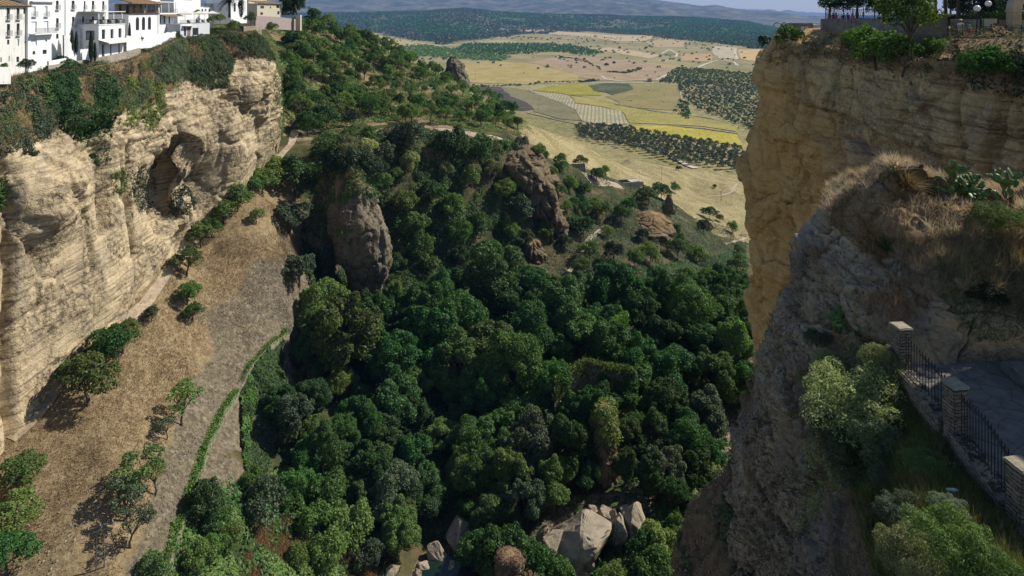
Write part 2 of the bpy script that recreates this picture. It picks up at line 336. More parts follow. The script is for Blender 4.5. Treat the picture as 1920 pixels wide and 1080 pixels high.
# ---------------------------------------------------------------- cliffs: relief over (Y, Z), X = g(Y, Z)
def UVX(s, sx=1):
    out = []
    for q in s.replace("\n", ";").split(";"):
        u, v, X = map(float, q.split()); Y = F * X / (u - 960); out.append((Y, -(v - V0) * Y / F, X))
    return out
def strata_disp(P3, amp_s, amp_n, seed, bed=2.2):
    """bedding ledges, fractures and lumps in metres"""
    warp = fbm(P3, 25, 3, seed) * 3.0
    q = np.c_[P3[:, 0] * .05, P3[:, 1] * .05, (P3[:, 2] + warp + .12 * P3[:, 1]) / bed]
    led = fbm(q, 1.0, 4, seed + 5, .6); led = np.sign(led) * np.abs(led) ** .6
    lump = fbm(P3, 9, 5, seed + 9, .55); small = fbm(P3, 1.6, 3, seed + 12); crack = fbm(P3 * np.array((1, 1, .25)), 6, 3, seed + 20, ridged=True)
    return amp_s * led + amp_n * (1.3 * lump + .28 * small) - amp_n * 1.3 * np.clip(crack - .62, 0, 1) * 3
WEST = UVX("""0 150 -82.6;60 140 -83.2;120 125 -83.4;165 119 -82.6;200 116 -81.8;240 106 -81.3;260 98 -81.4;320 76 -82;400 68 -81.2;480 62 -80
50 230 -81;150 200 -80.2;250 180 -79.2;350 160 -79;430 110 -77.5;500 90 -74
40 290 -79.5;120 300 -78.5;230 240 -77;300 215 -76.5;380 200 -75;430 140 -75.5;500 125 -69.5;440 190 -74;455 150 -73;470 175 -70.5;500 170 -68.5;520 180 -68
50 380 -77;40 480 -78;100 400 -76;200 380 -75.5;255 420 -75.5;200 500 -75.2;100 600 -76;30 700 -76.7;280 480 -75.3;380 330 -73.5;430 280 -72.8;480 230 -71.5;450 320 -74;500 290 -72.5;525 250 -69
330 335 -81.5;345 380 -81;305 330 -80.5;315 280 -78.5;372 300 -73;366 380 -73.8;360 420 -74.6;330 440 -77.5;268 300 -76.5;278 400 -76.5;320 255 -75.5
0 840 -75.7;100 730 -75.6;200 620 -75.2;320 490 -75.2;420 390 -75.2;520 300 -75""")
WEST += [(205, -40, -78), (205, -25, -77), (205, -10, -84), (215, -30, -95), (215, -10, -95), (225, -40, -110), (225, -8, -110), (85, -60, -77), (85, -30, -81), (85, -12, -85), (90, -68, -76), (130, -62, -76), (160, -58, -76), (190, -54, -76)]
_W = RBF(np.array(WEST)[:, :2], np.array(WEST)[:, 2], 0.2)
wy = np.arange(78, 224, .36); wz = np.r_[np.arange(-70, -4.4, .36)]
GY, GZ = np.meshgrid(wy, wz); gx = _W(np.c_[GY.ravel(), GZ.ravel()]).reshape(GY.shape)
ztop = np.interp(wy, [78, 108, 118, 134, 144, 155, 173, 197, 224], [-10.5, -11.5, -11.2, -10.7, -9.1, -7.2, -6.8, -6.6, -7])
GZ = np.minimum(GZ, ztop[None, :])
G = np.stack([gx, GY, GZ], -1); N = grid_normals(G); N[N[..., 0] < 0] *= -1
P3 = G.reshape(-1, 3); veg = np.clip((GZ - np.interp(wy, [78, 97, 115, 135, 150, 165, 200], [-24, -24, -23, -22, -19, -15, -15])[None, :]) / 4, 0, 1)
d = strata_disp(P3, .55, 1.15, 40, 3.2).reshape(GY.shape); up_ = np.clip((GZ + 42) / 14 + .45 * fbm(P3, 14, 2, 45).reshape(GY.shape), .06, 1); lowd = (fbm(P3, 13, 4, 46, .5) * 1.7 + fbm(P3 * np.array((1, 1, .3)), 5, 4, 47, .55) * .4 + fbm(P3, .9, 3, 48) * .16).reshape(GY.shape); d = d * up_ + lowd * (1 - up_); d *= (1 - .7 * veg)
d -= 2.2 * np.exp(-((GY - 97.5 - .06 * (GZ + 40)) / .9) ** 2) * (GZ < -22) - 1.5 * np.exp(-((GY - 104) / 3.5) ** 2) * np.exp(-((GZ + 33) / 6) ** 2)
d -= 1.6 * np.exp(-((GY - 127 + .05 * (GZ + 40)) / .8) ** 2) * (GZ < -24) * (GZ > -50)
for (yy, zz, ry, rz_, a) in ((169, -22, 4.5, 5, 2.4), (176, -20, 4, 3.5, 2.2), (178, -27, 5, 3.5, 1.6), (163, -29, 5, 5, 1.4)):   # the rounded boulder-like noses
    q = ((GY - yy) / ry) ** 2 + ((GZ - zz) / rz_) ** 2; d += a * np.sqrt(np.clip(1 - q, 0, 1))
lens = np.exp(-(((GY - 107) / 8) ** 2 + ((GZ + 31) / 7) ** 2) ** 2); up2 = np.maximum(up_ ** 2 * .8, lens)
d += blocky(P3, (4.5, 4.5, 1.4), .5, .5, 61, .06).reshape(GY.shape) * up2 * (1 - veg) + blocky(P3, (8, 8, 12), .45, .5, 66, .03).reshape(GY.shape) * (1 - veg) + 1.8 * lens
qc = ((GY - 143.5 - .25 * (GZ + 40)) / 8.5) ** 2 + ((GZ + 40) / 10.5) ** 2; d -= 6.0 * np.clip(1.15 - qc, 0, 1) ** .6
d += 2.4 * np.exp(-((GY - 166) / 11) ** 2 - ((GZ + 40) / 15) ** 2) - 2.4 * np.exp(-((GY - 119) / 2.2) ** 2) * (GZ > -42) * (1 - veg)
G = G + N * np.nan_to_num(d)[..., None]
# the town's ground runs back from the rim as a last few rows
back = [(2, 0.0), (6, .05), (20, .1), (90, .1)]
rows = [G] + [(G[-1] * np.array((1, 1, 0)) + np.c_[np.full(len(wy), -bx), np.zeros(len(wy)), ztop + bz])[None] for bx, bz in back]
G2 = np.concatenate(rows, 0)
vz_ = np.concatenate([veg, np.ones((len(back), len(wy)))], 0)
def cliff_mat(name, base):
    m = M[base].copy(); m.name = name; nt = m.node_tree
    b = [n for n in nt.nodes if n.type == 'BSDF_PRINCIPLED'][0]; src = b.inputs["Base Color"].links[0].from_socket
    v = coords(nt); at = nt.nodes.new("ShaderNodeAttribute"); at.attribute_name = "zone"; sp = nt.nodes.new("ShaderNodeSeparateColor"); nt.links.new(at.outputs["Color"], sp.inputs[0])
    med = noise(nt, v, .45, 6, .7)
    soil = ramp(nt, med, [(.3, (.10, .075, .035)), (.5, (.22, .145, .075)), (.7, (.34, .24, .13))])
    k = ramp(nt, math_(nt, 'ADD', math_(nt, 'MULTIPLY', sp.outputs[0], .8), math_(nt, 'MULTIPLY', med, .5)), [(.5, (0, 0, 0)), (.75, (1, 1, 1))])
    c1 = mixc(nt, k, src, soil)
    orange = mixc(nt, .75, src, mixc(nt, med, (.52, .30, .09), (.74, .47, .18)))
    c1 = mixc(nt, sp.outputs[1], c1, orange)
    grey = mixc(nt, 1.0, src, (.64, .65, .68), 'MULTIPLY')
    c1 = mixc(nt, sp.outputs[2], c1, grey)
    nt.links.new(c1, b.inputs["Base Color"]); return m
M['cliff_w'] = cliff_mat("west_cliff_rock", 'cliff_west'); M['cliff_e'] = cliff_mat("east_cliff_rock", 'cliff_east'); M['crag_m'] = cliff_mat("near_crag_rock", 'crag')
grey_w = np.clip(fbm(G2.reshape(-1, 3) * np.array((1, 1, .5)), 16, 4, 77) * 1.4 - .15, 0, .6)
link("west_cliff", mesh_from("west_cliff", G2.reshape(-1, 3), grid_faces(*G2.shape[:2]), M['cliff_w'], attr={'zone': np.c_[vz_.ravel(), 0 * vz_.ravel(), grey_w]}), kind="structure")
WESTG = G2; WESTV = vz_

EAST = UVX("""1920 180 37;1920 330 37.5;1800 200 36.5;1700 200 36;1600 150 36.2;1500 120 36.3;1440 110 36.3;1500 250 35.4;1440 200 35.3;1560 330 37.6;1600 300 36
1520 330 38.2;1500 420 39.6;1510 300 36.6;1470 350 36;1480 480 38.6;1450 400 35;1440 600 36.3;1470 560 38;1420 500 34.6;1425 650 35.2;1410 420 34.4;1700 320 37;1700 500 38;1850 600 39""")
EAST += [(95, -23, 33.9), (95, -16, 36.2), (95, -7.2, 37.7), (95, -32, 34.5), (95, -43, 35.3), (95, -52, 36.4), (95, -70, 38), (95, -95, 37), (88, -95, 34), (85, -75, 35), (98, -30, 37.5), (98, -16, 39), (98, -60, 40), (106, -20, 47), (106, -50, 48), (106, -90, 46), (120, -20, 80), (120, -60, 80), (120, -95, 78), (132, -30, 115), (132, -90, 115), (60, -90, 38), (45, -80, 39), (40, -20, 38), (40, -5, 38)]
_E = RBF(np.array(EAST)[:, :2], np.array(EAST)[:, 2], 0.15)
ey = np.r_[np.arange(38, 100, .2), np.arange(100, 134, .5)]; ez = np.r_[np.arange(-104, -62, .6), np.arange(-62, -3.0, .2)]
GY, GZ = np.meshgrid(ey, ez); gx = _E(np.c_[GY.ravel(), GZ.ravel()]).reshape(GY.shape)
zte = np.interp(ey, [38, 50, 57, 70, 80, 90, 96, 110, 134], [-3.6, -3.9, -4.2, -4.4, -4.4, -4.0, -4.2, -5, -6])
GZ = np.minimum(GZ, zte[None]); G = np.stack([gx, GY, GZ], -1); N = grid_normals(G); N[N[..., 0] > 0] *= -1
P3 = G.reshape(-1, 3)
d = strata_disp(P3 * np.array((1, 1, 1)), .14, .9, 140, 2.6).reshape(GY.shape)
edge = -10.5 - .05 * (90 - GY) + .25 * np.sin(GY * .4)
d += .8 / (1 + np.exp(-(GZ - edge) / .12))            # thick upper bed overhanging the softer one
d -= 1.1 * np.exp(-((GY - 70.5 + .1 * (GZ + 12)) / .35) ** 2) * (GZ > -24) + .9 * np.exp(-((GY - 56.5) / .3) ** 2) * (GZ > edge - .3) + .9 * np.exp(-((GY - 50 + .1 * GZ) / .25) ** 2) * (GZ > edge - .3)
d += blocky(P3, (5, 5, 3.0), .38, .4, 161, .05).reshape(GY.shape) + blocky(P3, (8, 8, 13), .6, .7, 166, .03).reshape(GY.shape)
G = G + N * d[..., None]
back = [(1.5, .3), (3.3, 1.6), (9, 1.75), (30, 1.9), (110, 2.0)]
rows = [G] + [(G[-1] * np.array((1, 1, 0)) + np.c_[np.full(len(ey), bx), np.zeros(len(ey)), zte + bz])[None] for bx, bz in back]
G2 = np.concatenate(rows, 0)
zz = G2[..., 2]; yy = G2[..., 1]
orange = np.exp(-((yy - 83) / 11) ** 2) * np.exp(-((zz + 29) / 17) ** 2) * 1.2 + .6 * np.clip((-30 - zz) / 10, 0, 1) * (yy < 96) + .55 * np.clip((yy - 72) / 10, 0, 1)
top = np.clip((zz - (-6.0)) / 1.5, 0, 1)
greyE = np.clip(fbm(G2.reshape(-1, 3), 9, 4, 177) * 1.5 + .25 * (yy.ravel() < 66) - .1, 0, .85) * (1 - np.clip(orange.ravel(), 0, 1))
link("east_cliff", mesh_from("east_cliff", G2.reshape(-1, 3), grid_faces(*G2.shape[:2]), M['cliff_e'], attr={'zone': np.c_[top.ravel(), np.clip(orange, 0, .9).ravel(), greyE]}), kind="structure")
EASTG = G2

# ---------------------------------------------------------------- the near crag: a relief seen face on, folded back along its skyline
CRAG = """1700 715 21.6;1770 830 18.6;1880 990 15.1;1960 1080 13.6;1650 760 21.6;1550 780 23.2;1700 900 17.8;1780 1000 14.8;1900 1078 13.4;1600 900 20.4;1650 1000 17.4;1700 1080 14.9;1550 900 22.6;1550 1000 21;1550 1080 19.3
1480 750 25.2;1480 900 25;1480 1000 25.3;1480 1080 25.3;1410 800 29;1390 900 30;1385 1000 31;1390 1080 32;1500 560 27;1470 620 27.6;1440 700 28.5;1600 600 24.8;1600 690 23.8;1440 900 27;1440 1080 28.5
1675 310 27.2;1640 330 27.4;1790 395 26;1900 370 27.2;1990 365 27.5;1560 390 28.6;1510 470 28.1;1600 480 26.6;1700 450 25.2;1800 480 24.1;1900 500 23.7;1700 560 24.2;1800 600 23;1900 620 22.8;1800 690 22.4;1900 680 22.6;1700 640 23;1990 500 23.4;1990 620 22.6
1740 340 27.6;1800 360 27.6;1640 400 27;1720 400 26.3;1850 430 25;1950 430 25.2
1850 800 21.3;1950 760 21.4;1950 900 18.6;1990 1000 16.5;1990 1080 14.8;1990 700 22.4;1800 760 21.4"""
_c = np.array([list(map(float, q.split())) for q in CRAG.replace("\n", ";").split(";")])
_C = RBF(_c[:, :2] / 100.0, np.log(_c[:, 2]), 0.0005)
OUT = np.array([(1990, 372), (1930, 366), (1880, 372), (1820, 352), (1780, 356), (1740, 334), (1700, 312), (1672, 305), (1640, 318), (1600, 345), (1565, 372), (1548, 410), (1520, 440), (1508, 475), (1500, 520), (1490, 560), (1472, 600), (1452, 650), (1440, 690), (1420, 740), (1408, 800), (1394, 850), (1388, 920), (1385, 1000), (1388, 1060), (1392, 1130)], float)
INN = np.array([(1990, 380), (1990, 1130)], float)
def resample(L, n):
    s = np.r_[0, np.cumsum(np.linalg.norm(np.diff(L, axis=0), axis=1))]; t = np.linspace(0, s[-1], n); return np.c_[np.interp(t, s, L[:, 0]), np.interp(t, s, L[:, 1])]
nr, nc = 620, 420
O_, I_ = resample(OUT, nr), resample(INN, nr)
a = np.linspace(0, 1, nc)[None, :, None]; UVg = O_[:, None] * (1 - a) + I_[:, None] * a
Yg = np.exp(_C(UVg.reshape(-1, 2) / 100.0)).reshape(nr, nc)
G = np.stack([(UVg[..., 0] - 960) * Yg / F, Yg, -(UVg[..., 1] - V0) * Yg / F], -1)
fold = []
for k, (bx, by, bz) in enumerate(((.04, .25, -.01), (.15, .7, -.05), (.5, 1.6, -.2), (1.6, 4, -1.0), (4, 9, -4.0), (9, 14, -9))): fold.append((G[:, 0] + np.array((bx, by, bz)))[:, None])
G = np.concatenate(fold[::-1] + [G], 1); N = grid_normals(G)
toc = -G; flip = (N * toc).sum(-1) < 0; N[flip] *= -1
P3 = G.reshape(-1, 3)
d = (fbm(P3, 2.8, 5, 301, .55) * .62 + fbm(P3 * np.array((1, 1, .4)), 1.0, 4, 310, .55) * .24 + fbm(P3, .5, 3, 325, ridged=True) * .07 + fbm(P3, .22, 3, 330) * .045 - .35 * np.clip(fbm(P3 * np.array((1, 1, .3)), 2.2, 3, 340, ridged=True) - .6, 0, 1)).reshape(G.shape[:2])
uvc = uv_of(P3); uu, vv = uvc[:, 0].reshape(d.shape), uvc[:, 1].reshape(d.shape)
d += (blocky(P3, (2.1, 2.1, 1.2), .26, .10, 351, .05) + blocky(P3, (.55, .55, .35), .11, .05, 356, .08) + .12 * fbm(P3, .35, 3, 358)).reshape(G.shape[:2])
calm = np.clip((uu - 1660) / 40, 0, 1) * np.clip((vv - 560) / 60, 0, 1)
d *= 1 - .75 * calm
crk = np.array([(1832, 600), (1822, 625), (1815, 645), (1803, 662), (1795, 690)], float)
d -= .35 * np.exp(-(seg_dist(uvc, crk).reshape(d.shape) / 2.2) ** 2)
G = G + N * d[..., None]
P3 = G.reshape(-1, 3); uvc = uv_of(P3)
grass_c = pip(uvc, [(1540, 300), (1990, 300), (1990, 600), (1860, 560), (1760, 560), (1690, 500), (1600, 460), (1560, 420)]) * .9
slope_c = pip(uvc, [(1560, 620), (1690, 640), (1990, 1130), (1650, 1130), (1560, 900), (1500, 800)]) * .55
warm = pip(uvc, [(1690, 600), (1720, 560), (1990, 600), (1990, 720), (1690, 720)]) * .85 * np.clip(fbm(P3, 1.5, 3, 360) * 2 + .7, 0, 1)
greyC = np.clip(fbm(P3, 2.5, 4, 370) * 1.8 + .15, 0, .9)
crag = link("near_crag", mesh_from("near_crag", P3, grid_faces(*G.shape[:2]), M['crag_m'], attr={'zone': np.c_[np.maximum(grass_c, slope_c), warm, greyC]}), kind="structure")
CRAGG = G; CRAGN = N

# ---------------------------------------------------------------- valley plain, wooded hills, mountains
def V(xy):
    xy = np.asarray(xy, float).reshape(-1, 2); p = np.c_[xy, np.zeros(len(xy))]; y = xy[:, 1]
    und = fbm(p, 420, 3, 500) * np.clip((y - 550) / 900, 0, 1) * 7
    u = 960 + F * xy[:, 0] / y
    crest = np.interp(u, [300, 580, 700, 800, 870, 930, 1050, 1150, 1300, 1400, 1480, 1600, 2000], [27, 26, 23, 21, 15, 22, 28, 30, 33, 41, 58, 60, 60])
    y1 = 6200.0; h1 = -(crest - V0) * y1 / F + 150
    basev = np.interp(u, [300, 620, 700, 830, 1000, 1200, 1480, 2000], [62, 60, 66, 74, 62, 58, 84, 90]); y0 = 150 * F / (basev - V0)
    s = np.clip((y - y0) / (y1 - y0), 0, 1); s = s * s * (3 - 2 * s)
    hill = s * h1 + fbm(p, 900, 4, 510) * 14 * s + fbm(p, 160, 3, 512) * 5 * s
    drop = np.clip((y - 6300) / 2500, 0, 1) * h1 * .9
    return -150 + und + hill - drop
_t = np.linspace(-1.3, .75, 420); _y = np.geomspace(380, 9500, 420)
VX = _t[None] * _y[:, None]; VY = np.repeat(_y[:, None], len(_t), 1); vxy = np.c_[VX.ravel(), VY.ravel()]
VG = np.c_[vxy, V(vxy)]
def field_mat(name, a, b, c, rows=None, scale=.02, speck=0.5):
    m, nt, out = newmat(name); v = coords(nt)
    n1 = noise(nt, v, scale, 6, .65); n2 = noise(nt, v, .25, 5, .7)
    col = ramp(nt, mixc(nt, .45, n1, n2), [(.38, a), (.5, b), (.62, c)])
    col = mixc(nt, speck, col, mixc(nt, 1.0, col, ramp(nt, n2, [(.3, (.6, .6, .6)), (.7, (1.35, 1.35, 1.35))]), 'MULTIPLY'))
    if rows:
        ang, per, rc, k = rows
        mp = nt.nodes.new("ShaderNodeMapping"); mp.inputs["Rotation"].default_value = (0, 0, rad(ang)); nt.links.new(v, mp.inputs[0])
        w = nt.nodes.new("ShaderNodeTexWave"); w.inputs["Scale"].default_value = 6.2832 / per / 20 * 1.0; w.inputs["Distortion"].default_value = 1.2; w.inputs["Detail"].default_value = 3; w.inputs["Detail Scale"].default_value = .6
        nt.links.new(mp.outputs[0], w.inputs["Vector"])
        col = mixc(nt, math_(nt, 'MULTIPLY', ramp(nt, w.outputs["Fac"], [(.45, (0, 0, 0)), (.75, (1, 1, 1))]), k), col, rc)
    finish(nt, out, col, .95, n2, .3, .6, .1); return m
M['plain'] = field_mat("valley_pasture", (.15, .15, .055), (.27, .23, .10), (.39, .315, .16), scale=.006)
M['woodfloor'] = field_mat("wood_floor", (.05, .065, .035), (.085, .095, .05), (.20, .165, .09), scale=.008)
uvV = uv_of(VG)
fc = grid_faces(420, 420); cuv = uvV[fc].mean(1); cy = VG[fc].mean(1)[:, 1]
wood_b = np.interp(cuv[:, 0], [300, 620, 700, 760, 830, 1000, 1160, 1260, 1400, 1500], [60, 58, 62, 74, 82, 62, 58, 66, 90, 96])
wn_ = fbm(np.c_[VG[fc].mean(1)[:, :2], np.zeros(len(fc))], 200, 3, 520) * 5
midx = ((cuv[:, 1] < wood_b + wn_) & (cy > 1800)).astype(int)
link("valley_plain", mesh_from("valley_plain", VG, fc, [M['plain'], M['woodfloor']], midx=midx), kind="structure")

def vmarch(u, v):
    r = march(u, v, 0, 380, 9000, V); return None if r is None else r
def zpoly(s, ox=860.0, oy=0.0, k=3.368): return [(ox + float(a.split(",")[0]) / k, oy + float(a.split(",")[1]) / k) for a in s.split()]
def drape(name, poly_uv, mat, lift, cell, **kw):
    """a field laid on the plain: its outline in world metres, filled with a grid"""
    w = [vmarch(u, v) for u, v in poly_uv]; w = np.array([p[:2] for p in w if p is not None])
    w2 = []
    for a, b in zip(w, np.roll(w, -1, 0)):
        n = max(1, int(np.linalg.norm(b - a) / cell))
        for k in range(n): w2.append(a + (b - a) * k / n)
    w2 = np.array(w2); jit = fbm(np.c_[w2, np.zeros(len(w2))], 25, 2, 530) * min(7, cell * .3); w2 = w2 + jit[:, None]
    bm = bmesh.new(); vs_ = [bm.verts.new((x, y, 0)) for x, y in w2]; f = bm.faces.new(vs_)
    x0, x1, y0, y1 = w2[:, 0].min(), w2[:, 0].max(), w2[:, 1].min(), w2[:, 1].max()
    for x in np.arange(x0 + cell, x1, cell): bmesh.ops.bisect_plane(bm, geom=bm.verts[:] + bm.edges[:] + bm.faces[:], plane_co=(x, 0, 0), plane_no=(1, 0, 0))
    for y in np.arange(y0 + cell, y1, cell): bmesh.ops.bisect_plane(bm, geom=bm.verts[:] + bm.edges[:] + bm.faces[:], plane_co=(0, y, 0), plane_no=(0, 1, 0))
    bmesh.ops.triangulate(bm, faces=bm.faces[:])
    co = np.array([v.co[:2] for v in bm.verts]); z = V(co) + lift
    for v, zz in zip(bm.verts, z): v.co.z = zz
    bmesh.ops.recalc_face_normals(bm, faces=bm.faces[:])
    for fa in bm.faces:
        if fa.normal.z < 0: fa.normal_flip()
    me = bpy.data.meshes.new(name); bm.to_mesh(me); bm.free(); me.materials.append(mat)
    return link(name, me, kind="structure", **kw)
fm = field_mat
FIELDS = [("ploughed_field", "65,545 265,550 330,610 430,650 485,690 420,700 300,690 200,610", fm("ploughed_soil", (.055, .045, .04), (.085, .07, .06), (.13, .105, .085), (20, 5, (.04, .035, .03), .5)), .6),
 ("fallow_field", "265,550 430,570 540,615 640,650 740,700 785,770 640,750 480,705 485,690 430,650 330,610", fm("fallow_grass", (.14, .13, .065), (.19, .17, .085), (.25, .21, .11)), .6),
 ("vineyard_field", "440,570 600,590 690,605 740,655 900,680 1030,705 1055,785 950,795 785,775 740,700 640,650 540,615", fm("vine_rows", (.30, .26, .15), (.38, .33, .2), (.45, .39, .25), (8, 5.5, (.14, .15, .07), .6)), .7),
 ("yellow_green_field", "470,570 600,545 740,530 830,545 900,605 700,600", fm("sunflower_green", (.19, .18, .03), (.28, .25, .035), (.36, .30, .05)), .65),
 ("kitchen_garden_field", "820,540 940,525 1080,530 1110,565 970,600 860,575", fm("garden_green", (.05, .07, .03), (.09, .105, .05), (.16, .15, .08), (60, 9, (.04, .07, .025), .6)), .75),
 ("brown_green_field", "1100,540 1390,545 1400,640 1410,700 1240,690 1030,670 930,610 1000,595 1110,565", fm("brown_green_pasture", (.16, .17, .05), (.24, .20, .075), (.30, .22, .10)), .6),
 ("long_yellow_field", "700,605 900,625 1000,665 1250,708 1550,745 1760,800 1760,830 1540,800 1320,790 1070,780 1035,705 900,675 745,650", fm("yellow_crop", (.22, .20, .05), (.30, .26, .07), (.36, .30, .10)), .66),
 ("bright_yellow_field", "1010,830 1070,797 1300,797 1540,818 1760,850 1790,925 1500,885 1300,855 1150,850", fm("bright_yellow_crop", (.30, .26, .04), (.39, .33, .05), (.45, .37, .09)), .6),
 ("golden_left_field", "-40,410 250,390 440,400 600,430 760,480 750,510 400,530 200,530 20,520", fm("golden_pasture", (.26, .22, .06), (.36, .28, .10), (.44, .33, .15)), .6),
 ("tan_pasture_field", "430,395 640,350 900,360 1150,400 1400,430 1250,510 900,510 765,490 600,428", fm("tan_pasture", (.26, .19, .11), (.33, .24, .14), (.40, .30, .18)), .55),
 ("striped_stubble_field", "1170,265 1290,245 1430,260 1420,300 1250,300", fm("striped_stubble", (.40, .30, .16), (.46, .35, .19), (.5, .39, .22), (70, 14, (.28, .2, .1), .8)), .6),
 ("pale_stubble_field", "830,310 950,300 1100,320 1290,350 1200,370 1000,335", fm("pale_stubble", (.42, .33, .18), (.48, .38, .22), (.54, .43, .26), (20, 12, (.33, .25, .14), .6)), .6),
 ("ochre_field", "1405,338 1600,340 1600,390 1400,385", fm("ochre_soil", (.36, .24, .12), (.42, .28, .14), (.47, .33, .17)), .6),
 ("orange_field", "1760,315 1960,310 1960,400 1780,375", fm("orange_stubble", (.44, .29, .12), (.50, .34, .15), (.54, .38, .18)), .6),
 ("chalky_field", "1605,290 1745,300 1765,375 1640,365 1600,330", fm("chalky_soil", (.36, .30, .2), (.43, .36, .24), (.5, .42, .3)), .65),
 ("upper_green_field", "100,262 280,252 500,275 480,290 250,285", fm("upper_meadow", (.28, .25, .11), (.36, .31, .14), (.42, .35, .18)), .7),
 ("pale_upper_field", "390,190 520,185 760,205 1000,225 1240,225 1170,262 1000,262 830,235 560,215", fm("pale_upper_stubble", (.40, .31, .17), (.46, .35, .2), (.5, .4, .24)), .7)]
for n_, s_, m_, l_ in FIELDS: drape(n_, zpoly(s_), m_, l_, 30 if 'upper' not in n_ else 70)
drape("tawny_hill_field", zpoly("545,255 700,255 820,310 1250,370 1200,400 1000,440 830,400 690,330", 540, 0, 4.32), fm("tawny_field", (.33, .26, .12), (.40, .31, .15), (.46, .35, .18)), .6, 40)
M['chalk'] = fm("chalk_track", (.44, .38, .28), (.52, .46, .35), (.58, .52, .41))
M['drystone'] = plain("drystone", (.46, .42, .34), .95, .3, .6)
def track(name, pts, w, fn, mat, lift, step=3.0, kind="structure", h=0.0):
    L = np.array([p[:2] for p in pts]); s = np.r_[0, np.cumsum(np.linalg.norm(np.diff(L, axis=0), axis=1))]; t = np.linspace(0, s[-1], max(6, int(s[-1] / step)))
    C = np.c_[np.interp(t, s, L[:, 0]), np.interp(t, s, L[:, 1])]; tg = np.gradient(C, axis=0); tg /= np.linalg.norm(tg, axis=1, keepdims=True); nn = np.c_[-tg[:, 1], tg[:, 0]]
    wob = fbm(np.c_[C, np.zeros(len(C))], w * 4, 2, 540) * .35
    k = 5; rows = []
    for j in range(k): rows.append(C + nn * ((j / (k - 1) - .5) * w * (1 + wob))[:, None])
    XY = np.stack(rows, 1); z = fn(XY.reshape(-1, 2)).reshape(XY.shape[:2]) + lift
    if h: z += h * np.array([0, 1, 1, 1, 0])[None] * (1 + .35 * fbm(np.c_[C, np.zeros(len(C))], 4, 2, 541))[:, None]
    G = np.concatenate([XY, z[..., None]], -1); fcs = grid_faces(*G.shape[:2])[:, ::-1]
    return link(name, mesh_from(name, G.reshape(-1, 3), fcs, mat), **({'kind': kind} if kind else {}))
def ztrack(name, s, w, ox=860, oy=0, k=3.368, mat=None, lift=.9, **kw):
    return track(name, [vmarch(u, v) for u, v in zpoly(s, ox, oy, k)], w, V, mat or M['chalk'], lift, **kw)
ztrack("farm_road", "40,535 200,541 400,532 600,524 800,523 1000,524 1250,527 1400,540", 5)
ztrack("valley_road", "1345,998 1400,1025 1450,1050 1500,1066", 6)
ztrack("field_track", "900,480 930,500 1000,512 1250,505 1300,480 1350,455", 6)
ztrack("hill_track", "1505,430 1560,405 1640,380 1740,395 1760,415", 8)
ztrack("pale_track", "1280,340 1330,315 1380,340 1370,360 1290,365", 9)
ztrack("upper_track", "1640,365 1700,385 1760,372 1745,340 1750,305", 8)
for s_, lb in (("1390,545 1400,600 1410,640 1412,700", "pale drystone wall beside the olive grove on the right of the plain"), ("700,602 800,615 1000,662 1250,706 1560,745 1700,778 1765,810", "long drystone wall between the brown green pasture and the yellow crop"),
               ("1010,806 1070,796 1300,794 1540,814 1760,846", "drystone wall along the far edge of the brightest yellow field"), ("440,568 540,612 640,650 740,698 785,772", "low wall along the left side of the striped vineyard"), ("430,715 520,735 640,765 760,790", "low pale wall below the grey green fallow field")):
    ztrack("drystone_wall", s_, 1.4, mat=M['drystone'], lift=.15, kind=None, h=.9); o = COL.objects[-1]; o["label"] = lb; o["category"] = "stone wall"; o["group"] = "drystone walls of the valley fields"

def mountain(name, ys, ridge, depth, seed, mat, amp, zbase=-170):
    us = np.linspace(-200, 2300, 560); dz = np.linspace(0, 1, 110)
    X = (us - 960) * ys / F; crest = np.interp(us, [r[0] for r in ridge], [-(r[1] - V0) * ys / F for r in ridge])
    xx, kk = np.meshgrid(X, dz); yy = ys - depth * (1 - kk)
    xx = xx * (yy / ys); prof = kk ** 1.15
    p = np.c_[xx.ravel(), yy.ravel(), np.zeros(xx.size)]
    n = (fbm(p, 1600, 5, seed, .55, True) * .75 + fbm(p, 380, 4, seed + 5) * .3).reshape(xx.shape)
    zz = zbase + (crest[None] - zbase) * prof + n * amp * np.sin(np.pi * np.clip(kk, 0, .97)) + n * amp * .12
    B = np.stack([xx, yy, zz], -1); b2 = B[-1] + np.array((0, 1500, -500)); B = np.concatenate([B, b2[None]], 0)
    link(name, mesh_from(name, B.reshape(-1, 3), grid_faces(*B.shape[:2]), mat), kind="structure")
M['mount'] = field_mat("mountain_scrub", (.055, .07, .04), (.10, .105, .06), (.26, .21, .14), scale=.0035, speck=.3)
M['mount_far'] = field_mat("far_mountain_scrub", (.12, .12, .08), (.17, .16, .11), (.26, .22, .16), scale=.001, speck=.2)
mountain("mountain", 12500, [(-200, -22), (500, -24), (800, -22), (1000, -18), (1120, -14), (1180, -7), (1237, 1), (1276, 6), (1317, 12), (1344, 10), (1382, 17), (1430, 21), (1480, 27), (1545, 37), (1700, 44), (2300, 60)], 4500, 600, M['mount'], 150)
mountain("far_mountain", 24000, [(-200, -6), (900, -8), (1240, 6), (1330, 13), (1420, 19), (1480, 23), (1560, 30), (1700, 34), (1900, 36), (2300, 36)], 5000, 640, M['mount_far'], 160)

